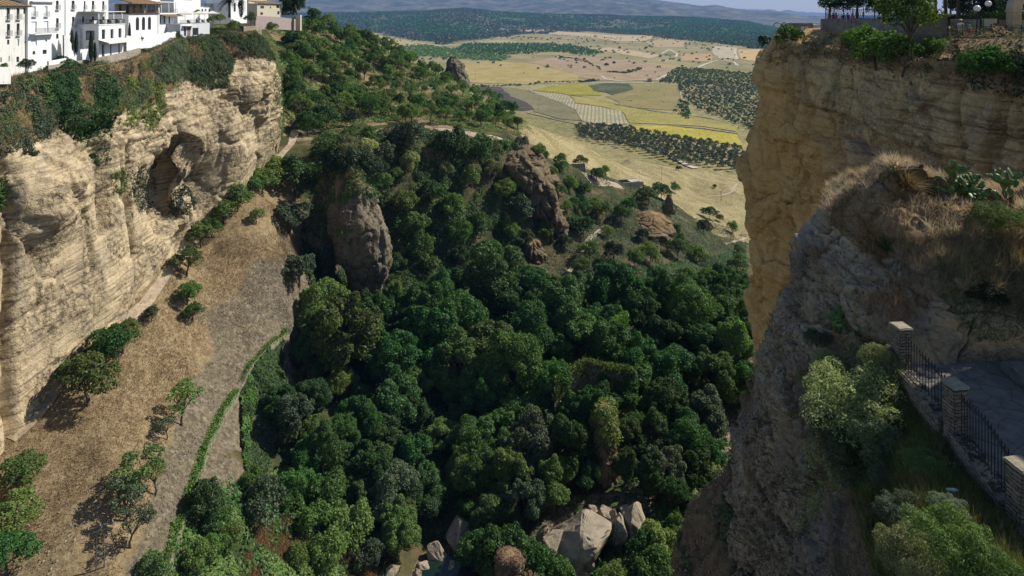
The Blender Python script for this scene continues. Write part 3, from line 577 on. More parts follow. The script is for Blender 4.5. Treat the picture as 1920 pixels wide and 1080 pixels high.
# ---------------------------------------------------------------- water, paths, canal
M['path'] = plain("path_dust", (.36, .285, .195), .95, .3, .8, bump=.08)
wp = track("footpath", [march(u, v) for u, v in ((20, 825), (60, 790), (120, 705), (185, 645), (250, 590), (290, 545), (320, 500), (370, 440), (420, 390), (470, 345), (520, 300), (545, 272))] + [np.array((-76, 222, 0)), np.array((-68, 236, 0)), np.array((-60, 245, 0))], 2.1, T, M['path'], .14, .8)
track("ridge_path", [march(u, v) for u, v in ((600, 262), (660, 252), (720, 248))], 2.5, T, M['path'], .2, .8)
track("ridge_path", [march(u, v) for u, v in ((820, 246), (870, 250), (920, 260), (965, 268))], 5, T, M['path'], .25, .8)
track("mill_path", [march(u, v) for u, v in ((1060, 520), (1085, 480), (1105, 450), (1135, 425))], 1.6, T, M['path'], .2, .8)
track("mill_path", [march(u, v) for u, v in ((1100, 335), (1140, 342), (1165, 350))], 6, T, M['path'], .2, .8)
track("slope_path", [march(u, v) for u, v in ((1320, 368), (1352, 367), (1372, 361), (1382, 345))], 1.6, T, M['path'], .2, 1.2)
track("slope_path", [march(u, v) for u, v in ((1360, 458), (1380, 452), (1398, 446))], 1.6, T, M['path'], .2, 1.2)
m, nt, out = newmat("river_water"); b = finish(nt, out, (.010, .022, .016), .22, noise(nt, coords(nt), 1.2, 3), .04, .6, .5); M['water'] = m
wsh = [(-19, 106), (-17.5, 111), (-15.5, 115), (-11, 117), (-6, 117), (-4, 112), (-7, 106), (-13, 103)]
link("river_water", mesh_from("river_water", [(x, y, -100.35) for x, y in wsh], np.array([list(range(8))]), M['water'], False), kind="structure")
M['lime'] = leaf_mat("canal_moss", (.07, .12, .02), (.12, .2, .03), (.2, .29, .06))
# ---------------------------------------------------------------- foliage builders
def unit(v): return v / np.maximum(np.linalg.norm(v, axis=-1, keepdims=True), 1e-9)
def quads(C, Nrm, L, W, rng, along=None, fold=0.0):
    """leaf shaped quads at C facing Nrm; along = preferred long axis"""
    n = len(C); a = rng.normal(size=(n, 3)) if along is None else along + rng.normal(size=(n, 3)) * .25
    t = unit(a - (a * Nrm).sum(-1, keepdims=True) * Nrm); b = np.cross(Nrm, t)
    L = np.broadcast_to(np.asarray(L, float).reshape(-1, 1), (n, 1)); W = np.broadcast_to(np.asarray(W, float).reshape(-1, 1), (n, 1))
    v = np.stack([C - t * L * .5, C + b * W * .5 + t * L * .08 + Nrm * L * fold, C + t * L * .5, C - b * W * .5 + t * L * .08 + Nrm * L * fold], 1)
    return v.reshape(-1, 3), np.arange(4 * n).reshape(n, 4)
def ball(n, rng): return unit(rng.normal(size=(n, 3)))
def crown_points(lobes, n, rng, shell=.22, low=-.45, jitter=.06):
    """points spread over lumpy lobes, mostly on the outside, with outward directions"""
    lo = np.array([l[:3] for l in lobes]); ra = np.array([l[3] for l in lobes]); pr = ra ** 2 / (ra ** 2).sum()
    k = rng.choice(len(lobes), int(n * 2.6), p=pr); d = ball(len(k), rng); d[:, 2] = np.where(d[:, 2] < low, -d[:, 2], d[:, 2])
    r = ra[k] * (1 - shell * rng.random(len(k)) ** 1.6); r *= 1 + jitter * rng.normal(size=len(k)); p = lo[k] + d * r[:, None]
    dist = np.linalg.norm(p[:, None] - lo[None], axis=-1) / ra[None]; dist[np.arange(len(k)), k] = 9
    keep = (dist.min(1) > .72) | (rng.random(len(k)) < .12)
    p, d = p[keep][:n], d[keep][:n]; return p, d
def tube(pts, radii, sides=7):
    pts = np.asarray(pts, float); n = len(pts); tg = unit(np.gradient(pts, axis=0)); ref = np.array((.31, .22, .9)); a = unit(np.cross(tg, ref)); b = np.cross(tg, a)
    th = np.linspace(0, 2 * np.pi, sides, endpoint=False)
    ring = pts[:, None] + (a[:, None] * np.cos(th)[None, :, None] + b[:, None] * np.sin(th)[None, :, None]) * np.asarray(radii, float)[:, None, None]
    i = np.arange(n * sides).reshape(n, sides); f = np.stack([i[:-1], np.roll(i[:-1], -1, 1), np.roll(i[1:], -1, 1), i[1:]], -1).reshape(-1, 4)
    return ring.reshape(-1, 3), f
def join(parts):
    co, fs, o = [], [], 0
    for c, f in parts: co.append(c); fs.append(np.asarray(f) + o); o += len(c)
    return np.concatenate(co), fs
def limbs(rng, base, fork, lobes, r0, k=6):
    parts = [tube([base, base * .5 + fork * .5 + rng.normal(size=3) * .04, fork], [r0 * 1.25, r0, r0 * .8], 8)]
    for l in lobes[:k]:
        e = np.array(l[:3]); m_ = (fork + e) / 2 + np.array((0, 0, .08)); parts.append(tube([fork, m_, e], [r0 * .6, r0 * .4, r0 * .12], 6))
    return parts
def lumpy(rng, n, flat=.8, spread=.62, rmin=.28, rmax=.46, hc=1.15, low=-.35):
    out = []
    for _ in range(n):
        d = ball(1, rng)[0]; d[2] = d[2] if d[2] > low else -d[2]; s = spread * rng.uniform(.75, 1.08)
        c = np.array((d[0] * s, d[1] * s, hc + d[2] * s * flat)); r = rng.uniform(rmin, rmax); out.append((*c, r * .86))
        for _k in range(6):
            e = ball(1, rng)[0]; e[2] = e[2] if e[2] > -.35 else -e[2]; q = c + e * r * rng.uniform(.6, 1.0); out.append((*q, r * rng.uniform(.24, .46)))
    return out
def make_tree(kind, n_leaf, leaf, mat, seed, n_lobes=15, flat=.85, hc=1.15, trunk_r=.055, asp=.7, upb=.35, jit=.7, low=-.35, **kw):
    """a tree of crown radius 1: (crown mesh, trunk mesh)"""
    rng = np.random.default_rng(seed); lob = lumpy(rng, n_lobes, flat, hc=hc, low=low, **kw)
    p, d = crown_points(lob, n_leaf, rng)
    nn = unit(d + rng.normal(size=d.shape) * jit + np.array((0, 0, upb)))
    co, f = quads(p, nn, leaf * rng.uniform(.6, 1.35, len(p)), leaf * asp * rng.uniform(.7, 1.2, len(p)), rng)
    crown = mesh_from(kind + "_crown", co, f, M[mat], False)
    fork = np.array((rng.normal() * .05, rng.normal() * .05, hc * .55)); tc, tf = join(limbs(rng, np.array((0, 0, -.15)), fork, lob[::7], trunk_r))
    return crown, mesh_from(kind + "_trunk", tc, tf, M['bark'])
PROTO = {
 'gorge': [make_tree("gorge_tree", 15000 + 1500 * (i % 3), (.055, .07, .06, .075, .05, .065, .058)[i], 'leaf_gorge', 100 + i, (9, 22, 14, 11, 28, 17, 12)[i], hc=.95, low=-.65, flat=(.8, 1.15, .7, 1.3, .9, 1.0, .75)[i], spread=(.66, .7, .72, .55, .68, .6, .78)[i], rmin=(.3, .18, .24, .3, .16, .22, .26)[i], rmax=(.5, .36, .46, .48, .34, .5, .4)[i]) for i in range(7)],
 'hill': [make_tree("hill_tree", 3600, .10, 'leaf_hill', 200 + i, 10 + i, rmin=.32, rmax=.5, hc=.95, low=-.5) for i in range(4)],
 'airy': [make_tree("almond_tree", 1500, .10, 'leaf_hill', 230 + i, 9, rmin=.25, rmax=.4, spread=.75, hc=1.3, trunk_r=.05) for i in range(3)],
 'olive': [make_tree("olive_tree", 420, .24, 'leaf_olive', 260 + i, 7, rmin=.4, rmax=.55, hc=1.0) for i in range(3)],
 'bush': [make_tree("bush", 3600, .095, 'leaf_gorge', 300 + i, 11, hc=.55, low=-.1, trunk_r=.03, rmin=.3, rmax=.5) for i in range(5)],
 'fine': [make_tree("fine_shrub", 12000, .06, 'leaf_grey', 340 + i, 16, hc=.6, low=-.1, trunk_r=.03, asp=.35, rmin=.25, rmax=.45) for i in range(3)],
}
ALL = []          # (object, u, v, look, what, group) to be labelled once everything stands
def put_tree(name, kind, i, loc, R, mat=None, look="", what="tree", cat="tree", group=None, sz=1.0, uv=None, label=None, parts=True):
    cm, tm = PROTO[kind][i % len(PROTO[kind])]
    root = empty(name, loc, random.uniform(0, 6.28), category=cat); root.scale = (R, R, R * sz)
    c = link("crown", cm, root); link("trunk", tm, root)
    if mat: c.material_slots[0].link = 'OBJECT'; c.material_slots[0].material = M[mat]
    if group: root["group"] = group
    if label: root["label"] = label
    else: ALL.append((root, *(uv or uv_of(np.array([loc]))[0]), look, what))
    return root
def on_ground(u, v, rpx, hc=1.15):
    R = 4.0; p = None
    for _ in range(4):
        p = march(u, v, hc * R)
        if p is None: return None, None
        R = rpx * p[1] / F
    return p, R
GORGE = """600 590 50;650 645 68;590 665 42;700 615 45;745 690 62;780 600 55;830 560 42;850 630 58;920 535 60;965 580 52;930 655 55;1000 560 45;1042 600 58;1090 560 45;1000 640 50;1080 645 55;1130 610 45;1160 560 52;1200 590 50;1150 665 52;1250 570 45;1290 600 55;1340 560 50;1380 600 48;1240 640 45;1310 650 50;1370 660 48;1200 690 45;1260 700 50;1330 710 48;1390 720 36;1190 745 45;1250 765 50;1315 785 50;1230 815 45;1290 835 46;1330 850 30;1250 885 42;1305 895 36;1265 940 36;1215 905 34
860 690 55;960 705 60;905 745 45;980 775 50;805 655 55;1040 745 50;1100 785 42;1130 740 40
880 835 45;940 825 50;1000 845 52;1060 855 48;905 895 50;970 905 50;1035 915 42;925 955 42;985 950 42;890 965 34
740 765 52;722 825 45;782 865 46;792 925 44;735 935 48;690 885 45;745 995 42;682 805 40;640 835 40;560 795 42;605 855 44;580 745 36;530 760 34"""
random.seed(5)
for k, q in enumerate(GORGE.replace("\n", ";").split(";")):
    u, v, r = map(float, q.split()); p, R = on_ground(u, v, r * 1.12, .95)
    if p is None: continue
    mat = random.choice([None, None, None, 'leaf_gorge', 'leaf_olive', 'leaf_ivy', 'leaf_hill'] if v > 600 else [None, 'leaf_ivy', 'leaf_hill', 'leaf_gorge'])
    put_tree("gorge_tree", 'gorge', k, p, R, mat, {None: "dense", 'leaf_gorge': "dense", 'leaf_olive': "olive grey", 'leaf_ivy': "glossy", 'leaf_hill': "paler green"}[mat], "gorge tree", "tree", "trees filling the gorge", sz=random.uniform(.92, 1.2), uv=(u, v))
for k, (u, v, r) in enumerate([(1094, 846, 34), (1180, 832, 36), (1172, 880, 30), (1100, 900, 26)]):
    p_, R_ = on_ground(u, v, r, .95); put_tree("gorge_tree", 'gorge', k + 3, p_, R_, 'leaf_ivy', "ivy hung", "gorge tree", "tree", "trees filling the gorge", sz=1.25, uv=(u, v))
rngf = np.random.default_rng(19); FP = [(560, 560), (700, 560), (800, 520), (960, 500), (1060, 540), (1200, 540), (1400, 500), (1410, 760), (1330, 880), (1240, 960), (1170, 930), (1000, 960), (880, 970), (840, 800), (800, 960), (700, 1000), (560, 860), (600, 760), (560, 690)]
cd = np.c_[rngf.uniform(-60, 85, 2600), rngf.uniform(112, 215, 2600)]; cz = T(cd); cu_ = uv_of(np.c_[cd, cz + 4]); okf = pip(cu_, FP); hv = []
for (x, y), z, (u, v) in zip(cd[okf], cz[okf], cu_[okf]):
    if len(hv) > 150 or any((x - a) ** 2 + (y - b) ** 2 < 30 for a, b in hv) or seg_dist(np.array([[x, y]]), [(-12, 95), (-12, 114), (2, 120), (26, 122), (52, 147)])[0] < 8 or abs(u - 1132) < 40 and v > 740 or (1020 < u < 1210 and 660 < v < 760): continue
    hv.append((x, y)); mat = rngf.choice(['leaf_gorge', 'leaf_gorge', 'leaf_ivy', 'leaf_hill']); put_tree("gorge_tree", 'gorge', len(hv), (x, y, z), rngf.uniform(2.8, 4.6), str(mat), {'leaf_gorge': "smaller dense", 'leaf_ivy': "smaller glossy", 'leaf_hill': "smaller pale green"}[str(mat)], "gorge tree", "tree", "trees filling the gorge", sz=rngf.uniform(.9, 1.3), uv=(u, v))
# low trees and bushes along the river and the lower left slope
LOWS = """620 935 42 leaf_hill;655 990 42 leaf_hill;560 925 40 leaf_gorge;490 955 46 leaf_olive;380 945 38 leaf_ivy;405 975 30 leaf_ivy;945 1050 52 leaf_gorge;895 1040 38 leaf_gorge;1000 1060 38 leaf_gorge;1050 1085 30 leaf_gorge;920 1075 30 leaf_hill;590 985 34 leaf_bright;615 1040 38 leaf_hill;690 1050 30 leaf_olive;370 1055 34 leaf_hill;400 1030 26 leaf_bright;290 1075 34 leaf_ivy;430 1010 26 leaf_hill;555 1050 24 leaf_bright;1215 1045 40 leaf_gorge;1230 1030 44 leaf_hill;1270 1010 30 leaf_hill;1150 1095 30 leaf_hill;1225 1075 40 leaf_gorge;1330 880 24 leaf_grey;1300 940 22 leaf_grey;470 905 22 leaf_bright;1255 985 26 leaf_gorge"""
for k, q in enumerate(LOWS.split(";")):
    u, v, r, mt = q.split(); p, R = on_ground(float(u), float(v), float(r) * 1.1, .6)
    if p is not None: put_tree("riverside_bush", 'bush', k, p, R, mt, {'leaf_hill': "mid green", 'leaf_gorge': "dark green", 'leaf_olive': "olive grey", 'leaf_ivy': "blue green", 'leaf_bright': "light green", 'leaf_grey': "pale grey green"}[mt], "bush", "bush", "bushes by the river and the lower slope", uv=(float(u), float(v)), sz=1.1)
GOLDB = [(1235, 1065, 16), (1255, 1050, 14), (1275, 1040, 13), (1215, 1078, 14)]
for k, (u, v, r) in enumerate(GOLDB):
    p, R = on_ground(u, v, r, .6); put_tree("gorse_bush", 'bush', k, p, R, 'leaf_gold', "yellow flowering", "bush", "bush", "yellow bushes at the bottom edge", uv=(u, v))
# trees along the cliff path and on the dry slope
PATHT = """350 490 24 leaf_hill;375 440 24 leaf_hill;398 425 18 leaf_bright;420 398 22 leaf_hill;445 372 24 leaf_hill;470 350 20 leaf_ivy;492 338 24 leaf_hill;515 322 26 leaf_hill;555 330 36 leaf_ivy;545 412 32 leaf_olive;350 550 20 leaf_bright;362 585 17 leaf_bright;285 588 14 leaf_olive;560 505 32 leaf_olive;195 650 34 leaf_gorge;230 635 26 leaf_hill;165 715 44 leaf_hill;135 700 26 leaf_hill;480 405 13 leaf_hill;240 615 17 leaf_hill"""
for k, q in enumerate(PATHT.split(";")):
    u, v, r, mt = q.split(); p, R = on_ground(float(u), float(v), float(r) * 1.3, .8)
    if p is not None: put_tree("path_tree", 'hill', k, p, R, mt, {'leaf_hill': "mid green", 'leaf_gorge': "dark green", 'leaf_olive': "olive grey", 'leaf_ivy': "blue green", 'leaf_bright': "light green"}[mt], "small tree", "tree", "small trees along the cliff path", uv=(float(u), float(v)), sz=.85)
SLOPET = """342 755 40 airy leaf_hill;312 800 22 airy leaf_olive;262 885 48 airy leaf_hill;235 930 42 airy leaf_olive;290 890 34 airy leaf_hill;245 985 38 airy leaf_olive;30 880 42 hill leaf_hill;25 960 48 hill leaf_hill;15 1030 44 hill leaf_gorge"""
for k, q in enumerate(SLOPET.split(";")):
    u, v, r, kd, mt = q.split(); p, R = on_ground(float(u), float(v), float(r) * 1.1, 1.0)
    if p is not None: put_tree("slope_tree", kd, k, p, R, mt, "sparse olive grey" if mt == 'leaf_olive' else ("bushy green" if kd == 'hill' else "thin feathery green"), "tree", "tree", "trees on the dry grass slope", uv=(float(u), float(v)), sz=.8)
# hillside orchard above the cliffs: every tree placed on the ground itself
HPOLY = [(545, 60), (600, 45), (640, 60), (700, 85), (760, 110), (830, 145), (900, 190), (960, 215), (975, 245), (900, 245), (820, 235), (720, 232), (640, 225), (560, 250), (540, 240), (535, 130)]
rng = np.random.default_rng(42); cand = np.c_[rng.uniform(-135, 12, 9000), rng.uniform(222, 425, 9000)]; cz = T(cand); cuv = uv_of(np.c_[cand, cz])
okm = pip(cuv, HPOLY); cand, cz, cuv = cand[okm], cz[okm], cuv[okm]; got = []
for (x, y), z, (u, v) in zip(cand, cz, cuv):
    sparse = np.clip((u - 640 + (v - 120) * .4) / 300, 0, 1); dmin = 3.5 + 4.4 * sparse
    dmin *= 1 + .55 * float(fbm(np.array([[x, y, 0]]), 22, 2, 91)[0]) + rng.uniform(-.25, .25)
    if all((x - a) ** 2 + (y - b) ** 2 > dmin ** 2 for a, b in got):
        got.append((x, y)); R = (2.0 + 3.4 * rng.random() ** .8) * (1 - .08 * sparse)
        kd = 'airy' if rng.random() < .15 + .5 * sparse else 'hill'; mt = rng.choice(['leaf_hill', 'leaf_hill', 'leaf_hill', 'leaf_bright', 'leaf_gorge'])
        put_tree("hillside_tree", kd, len(got), (x, y, z), R, mt, {'leaf_hill': "mid green", 'leaf_bright': "light green", 'leaf_gorge': "dark green"}[mt], "orchard tree", "tree", "trees on the hillside below the town", uv=(u, v), sz=rng.uniform(.85, 1.1))
    if len(got) >= 285: break
p, R = on_ground(566, 118, 13, 1.15); put_tree("yellow_tree", 'hill', 1, p, R, 'leaf_gold', label="bright yellow flowering tree among the green hillside trees", uv=(566, 118))
# big dark ivy clad shrubs at the foot of the hillside
for k, (u, v, r, mt) in enumerate([(575, 235, 34, 'leaf_gorge'), (612, 225, 30, 'leaf_ivy'), (652, 225, 20, 'leaf_dark'), (580, 195, 30, 'leaf_gorge'), (555, 170, 26, 'leaf_gorge'), (535, 200, 18, 'leaf_gorge')]):
    p, R = on_ground(u, v, r, .6)
    if p is not None: put_tree("ivy_clad_shrub", 'bush', k, p, R, mt, "ivy clad dark", "shrub", "shrub", "dark shrubs behind the cliff nose", uv=(u, v))
# bushes hanging on the middle cliffs and scattered over the right basin
MID = """765 265 36 leaf_olive;845 280 34 leaf_ivy;900 285 26 leaf_ivy;925 320 18 leaf_grey;690 255 16 leaf_hill;715 300 26 leaf_olive;660 305 40 leaf_olive;620 300 34 leaf_ivy;645 330 26 leaf_dark;770 310 22 leaf_grey;835 325 18 leaf_grey;885 335 26 leaf_hill;945 360 24 leaf_bright;810 370 26 leaf_ivy;845 400 30 leaf_hill;975 395 32 leaf_olive;955 440 22 leaf_bright;1020 440 16 leaf_bright;900 430 26 leaf_ivy;780 430 34 leaf_hill;790 470 26 leaf_ivy;805 500 22 leaf_hill;860 445 28 leaf_gorge;920 470 22 leaf_gorge;865 490 22 leaf_ivy;760 390 28 leaf_hill;740 330 18 leaf_hill;1000 350 20 leaf_hill;1050 300 13 leaf_bright;1035 330 15 leaf_bright;1070 345 18 leaf_bright;1095 360 17 leaf_hill;600 420 18 leaf_ivy;640 480 14 leaf_hill;985 450 18 leaf_olive
1005 290 14 leaf_bright;1020 300 15 leaf_bright;1055 315 15 leaf_hill;1090 305 12 leaf_hill;1120 330 17 leaf_gorge;1135 322 10 leaf_hill;1085 385 20 leaf_gorge;1110 390 22 leaf_hill;1060 390 15 leaf_hill;1075 420 18 leaf_ivy;1095 430 20 leaf_ivy;1130 400 18 leaf_bright;1180 390 16 leaf_gorge;1165 405 17 leaf_bright;1215 370 24 leaf_hill;1240 360 20 leaf_gorge;1265 355 12 leaf_hill;1255 395 14 leaf_bright;1330 400 15 leaf_gorge;1350 410 8 leaf_gold;1360 320 6 leaf_gorge;1273 317 6 leaf_gorge;1105 475 22 leaf_hill;1150 480 20 leaf_dark;1190 490 18 leaf_bright;1220 480 24 leaf_hill;1270 470 26 leaf_hill;1265 440 17 leaf_ivy;1310 480 20 leaf_hill;1320 430 17 leaf_olive;1350 520 22 leaf_gorge;1380 500 20 leaf_hill;1330 530 20 leaf_bright;1290 515 18 leaf_hill;1230 520 22 leaf_gorge;1190 530 16 leaf_olive;1385 470 12 leaf_hill;1140 440 13 leaf_hill;1060 455 14 leaf_olive;1205 440 14 leaf_dark;1375 430 12 leaf_hill;1395 540 18 leaf_gorge;1090 500 20 leaf_hill;1060 540 22 leaf_olive;1110 530 24 leaf_olive;1340 350 5 leaf_olive"""
for k, q in enumerate(MID.replace("\n", ";").split(";")):
    u, v, r, mt = q.split(); p, R = on_ground(float(u), float(v), float(r) * 1.1, .55)
    if p is not None: put_tree("cliff_bush", 'bush', k, p, R, mt, {'leaf_hill': "mid green", 'leaf_gorge': "dark green", 'leaf_olive': "olive grey", 'leaf_ivy': "blue green", 'leaf_bright': "light green", 'leaf_grey': "pale grey green", 'leaf_dark': "very dark", 'leaf_gold': "yellowish"}[mt], "bush", "bush", "bushes on the middle cliffs and basin", uv=(float(u), float(v)), sz=random.uniform(.9, 1.25))

# ---------------------------------------------------------------- blankets of leaves and grass over a surface grid
def sample_grid(Gd, mask, n, rng):
    """n random points with normals on the cells of grid Gd where mask (cells) is true, by area"""
    a, b, c, d = Gd[:-1, :-1], Gd[:-1, 1:], Gd[1:, 1:], Gd[1:, :-1]
    nm = np.cross(b - a, d - a); ar = np.linalg.norm(nm, axis=-1) * mask; w = ar.ravel() / ar.sum()
    k = rng.choice(len(w), n, p=w); s, t = rng.random((n, 1)), rng.random((n, 1))
    A, B, C, D = (x.reshape(-1, 3)[k] for x in (a, b, c, d)); p = (A * (1 - s) + B * s) * (1 - t) + (D * (1 - s) + C * s) * t
    nn = unit(nm.reshape(-1, 3)[k]); flip = (nn * -p).sum(-1) < 0; nn[flip] *= -1
    return p, nn
def cell_mask(Gd, poly):
    c = (Gd[:-1, :-1] + Gd[1:, 1:]) / 2; k = (c[..., 1] < (270 if Gd is TG else 1e6)) | (c[..., 0] > .02 * c[..., 1]) & (c[..., 1] < 345) | (poly is POLY_GOLD)
    return k * pip(uv_of(c.reshape(-1, 3)), poly).reshape(c.shape[:2]) * 1.0
def blanket(name, Gd, poly, n, leaf, mat, bulge=1.0, lump=3.0, seed=0, asp=.75, thick=.4, up=.5, droop=None, gap=-.9, parent=None, **kw):
    rng = np.random.default_rng(seed); mk = cell_mask(Gd, poly) if not callable(poly) else poly(Gd)
    p, nn = sample_grid(Gd, mk, n, rng); f = fbm(p, lump, 4, seed + 3, .55) * 1.6; keep = f > gap; p, nn, f = p[keep], nn[keep], f[keep]
    h = bulge * np.clip(.35 + f, 0, 2) - thick * rng.random(len(p)) ** 2
    e = .3; g = np.stack([(fbm(p + np.eye(3)[i] * e, lump, 3, seed + 3, .55) * 1.6 - f) / e for i in range(3)], -1)
    g -= (g * nn).sum(-1, keepdims=True) * nn
    p = p + nn * h[:, None]; q = unit(nn + np.array((0, 0, up)) - .8 * bulge * g + rng.normal(size=p.shape) * .55)
    al = None if droop is None else np.tile(np.array(droop, float), (len(p), 1))
    co, fc = quads(p, q, leaf * rng.uniform(.6, 1.4, len(p)), leaf * asp * rng.uniform(.7, 1.3, len(p)), rng, al)
    return link(name, mesh_from(name, co, fc, M[mat], False), parent, **kw)
def tufts(name, Gd, poly, n, h, w, mat, seed, lean=.35, keepf=None, sink=.05, **kw):
    """upright grass blades"""
    rng = np.random.default_rng(seed); mk = cell_mask(Gd, poly) if not callable(poly) else poly(Gd); p, nn = sample_grid(Gd, mk, n, rng)
    if keepf is not None: k = keepf(p); p, nn = p[k], nn[k]
    cl = fbm(p, 1.2 if h > .3 else .5, 2, seed + 1); hh = h * rng.uniform(.5, 1.35, len(p)) * (1 + .6 * cl)
    t = unit(np.array((0, 0, 1.0)) + .35 * nn + rng.normal(size=p.shape) * lean); q = unit(np.cross(t, rng.normal(size=p.shape)))
    b = np.cross(q, t); c0 = p - t * sink; v = np.stack([c0 - b * w * .5, c0 + b * w * .5, p + t * hh[:, None]], 1).reshape(-1, 3)
    return link(name, mesh_from(name, v, np.arange(len(v)).reshape(-1, 3), M[mat], False), **kw)
MIDIVY = [(585, 262), (640, 245), (720, 240), (960, 266), (985, 285), (940, 295), (930, 380), (960, 420), (990, 520), (900, 530), (740, 560), (590, 570), (560, 480), (575, 330)]
blanket("ivy", TG, MIDIVY, 90000, .5, 'leaf_ivy', 1.9, 7, 1, gap=-.35, kind="stuff", label="dark ivy and creepers draped over the middle cliffs", category="ivy")
blanket("ivy", TG, MIDIVY, 22000, .45, 'leaf_hill', 1.2, 5, 31, gap=.05, kind="stuff", label="lighter green creepers in patches on the middle cliffs", category="ivy")
blanket("wall_ivy", TG, [(448, 735), (500, 652), (528, 640), (532, 700), (520, 800), (500, 880), (462, 905), (450, 830)], 34000, .38, 'leaf_ivy', 1.7, 4, 2, gap=-1.0, droop=(0, 0, -1), kind="stuff", label="bright green ivy curtain hanging below the mossy canal", category="ivy")
blanket("wall_ivy", TG, [(448, 735), (485, 672), (470, 800), (462, 905), (450, 830)], 5000, .34, 'leaf_bright', 1.2, 3, 22, gap=-.2, droop=(0, 0, -1), kind="stuff", label="yellow green ivy along the left edge of the ivy curtain", category="ivy")
UNDER = [(330, 1000), (385, 900), (440, 900), (530, 860), (560, 700), (600, 560), (900, 520), (1100, 520), (1400, 470), (1400, 850), (1300, 1000), (1280, 1100), (1060, 1100), (760, 980), (640, 1100), (300, 1100)]
blanket("undergrowth", TG, UNDER, 70000, .6, 'leaf_gorge', .9, 4, 3, gap=-.5, kind="stuff", label="dark green undergrowth covering the gorge floor", category="undergrowth")
blanket("undergrowth", TG, [(330, 930), (385, 900), (440, 930), (530, 880), (600, 900), (700, 1000), (730, 1100), (300, 1100)], 22000, .42, 'leaf_hill', 1.0, 3.5, 4, gap=-.1, kind="stuff", label="green scrub on the slope below the canal at lower left", category="undergrowth")
blanket("undergrowth", TG, [(985, 290), (1060, 310), (1180, 350), (1290, 400), (1400, 440), (1400, 560), (1000, 560), (1040, 420)], 60000, .5, 'leaf_olive', 1.0, 6, 5, gap=-.35, kind="stuff", label="low olive green scrub over the right basin", category="undergrowth")
hillm = lambda Gd: (pip(((Gd[:-1, :-1] + Gd[1:, 1:]) / 2).reshape(-1, 3)[:, :2], [(-140, 215), (-70, 225), (-50, 262), (-10, 275), (2, 285), (12, 330), (-30, 420), (-140, 420)])).reshape(Gd.shape[0] - 1, -1) * 1.0
blanket("undergrowth", TG, hillm, 80000, .7, 'leaf_hill', 1.6, 8, 15, gap=-.3, kind="stuff", label="green scrub between the trees of the hillside", category="undergrowth")
tufts("hill_grass", TG, hillm, 50000, .6, .16, 'dry', 16, .5, kind="stuff", label="straw coloured grass between the trees of the hillside", category="dry grass")
rockT = w_rock.reshape(TX.shape)
def not_rock(p): return RNG.random(len(p)) > np.clip(.42 - 1.6 * fbm(p, 7, 4, 93) + .9 * slab_band(p[:, :2]), 0, .96)
tufts("dry_grass", TG, lambda Gd: pip(((Gd[:-1, :-1] + Gd[1:, 1:]) / 2).reshape(-1, 3)[:, :2], SLOPE_W).reshape(Gd.shape[0] - 1, -1) * 1.0, 90000, .42, .10, 'dry_red', 6, .55, not_rock, kind="stuff", label="dry russet grass covering the slope between cliff path and canal", category="dry grass")
tufts("dry_grass", TG, lambda Gd: pip(((Gd[:-1, :-1] + Gd[1:, 1:]) / 2).reshape(-1, 3)[:, :2], SLOPE_W).reshape(Gd.shape[0] - 1, -1) * 1.0, 50000, .38, .09, 'dry', 7, .55, not_rock, kind="stuff", label="pale straw tufts mixed into the dry slope grass", category="dry grass")
tufts("golden_grass", TG, POLY_GOLD, 30000, .45, .14, 'dry', 8, .5, kind="stuff", label="golden dry grass on the open slope above the valley", category="dry grass")
tufts("bank_grass", TG, [(450, 1090), (470, 1000), (540, 960), (620, 1040), (700, 1040), (720, 1090)], 16000, .6, .16, 'dry', 9, .5, kind="stuff", label="straw coloured grass on the bank at the bottom left of the river", category="dry grass")
# mossy canal line and its kerb
CANAL = [(-53.6, 149, -75), (-53.3, 147, -75), (-54.7, 137.8, -75), (-54.6, 127, -75), (-54.5, 118.5, -75), (-53, 111, -75), (-51, 103, -75), (-49, 94.5, -75), (-47, 85.5, -75), (-45.5, 78, -75)]
cl = np.array(CANAL, float); s = np.linspace(0, len(cl) - 1, 220); C = np.c_[[np.interp(s, np.arange(len(cl)), cl[:, i]) for i in range(3)]].T
gz = T(C[:, :2]); C[:, 2] = np.maximum(gz + .25, -75.2 + 0 * gz)
off = [(-.9, -.5), (-.8, .1), (-.35, .0), (.35, .0), (.8, .25), (.95, -1.6)]; Gc = np.stack([C + np.array((a_, 0, b_)) for a_, b_ in off], 1)
cn = empty("canal", (-50, 110, -75), label="old water canal overgrown with bright moss below the dry slope", category="canal")
Gc0 = Gc - np.array((-50, 110, -75)); link("channel", mesh_from("canal_channel", Gc0.reshape(-1, 3), grid_faces(*Gc0.shape[:2]), plain("mossy_kerb", (.17, .16, .10), .95, .5, .8)), cn)
rng = np.random.default_rng(12); k = rng.integers(0, 219, 9000); p = C[k] + (C[k + 1] - C[k]) * rng.random((9000, 1)) + np.c_[rng.normal(0, .5, 9000), np.zeros(9000), np.abs(rng.normal(0, .25, 9000))]
p = p[fbm(p, 3, 3, 13) > -.12 - .25 * rng.random(9000)]; co, fcs = quads(p, unit(ball(len(p), rng) + np.array((.2, 0, .8))), .30 * rng.uniform(.6, 1.4, len(p)), .22, rng); link("moss", mesh_from("canal_moss", co - np.array((-50, 110, -75)), fcs, M['lime'], False), cn)

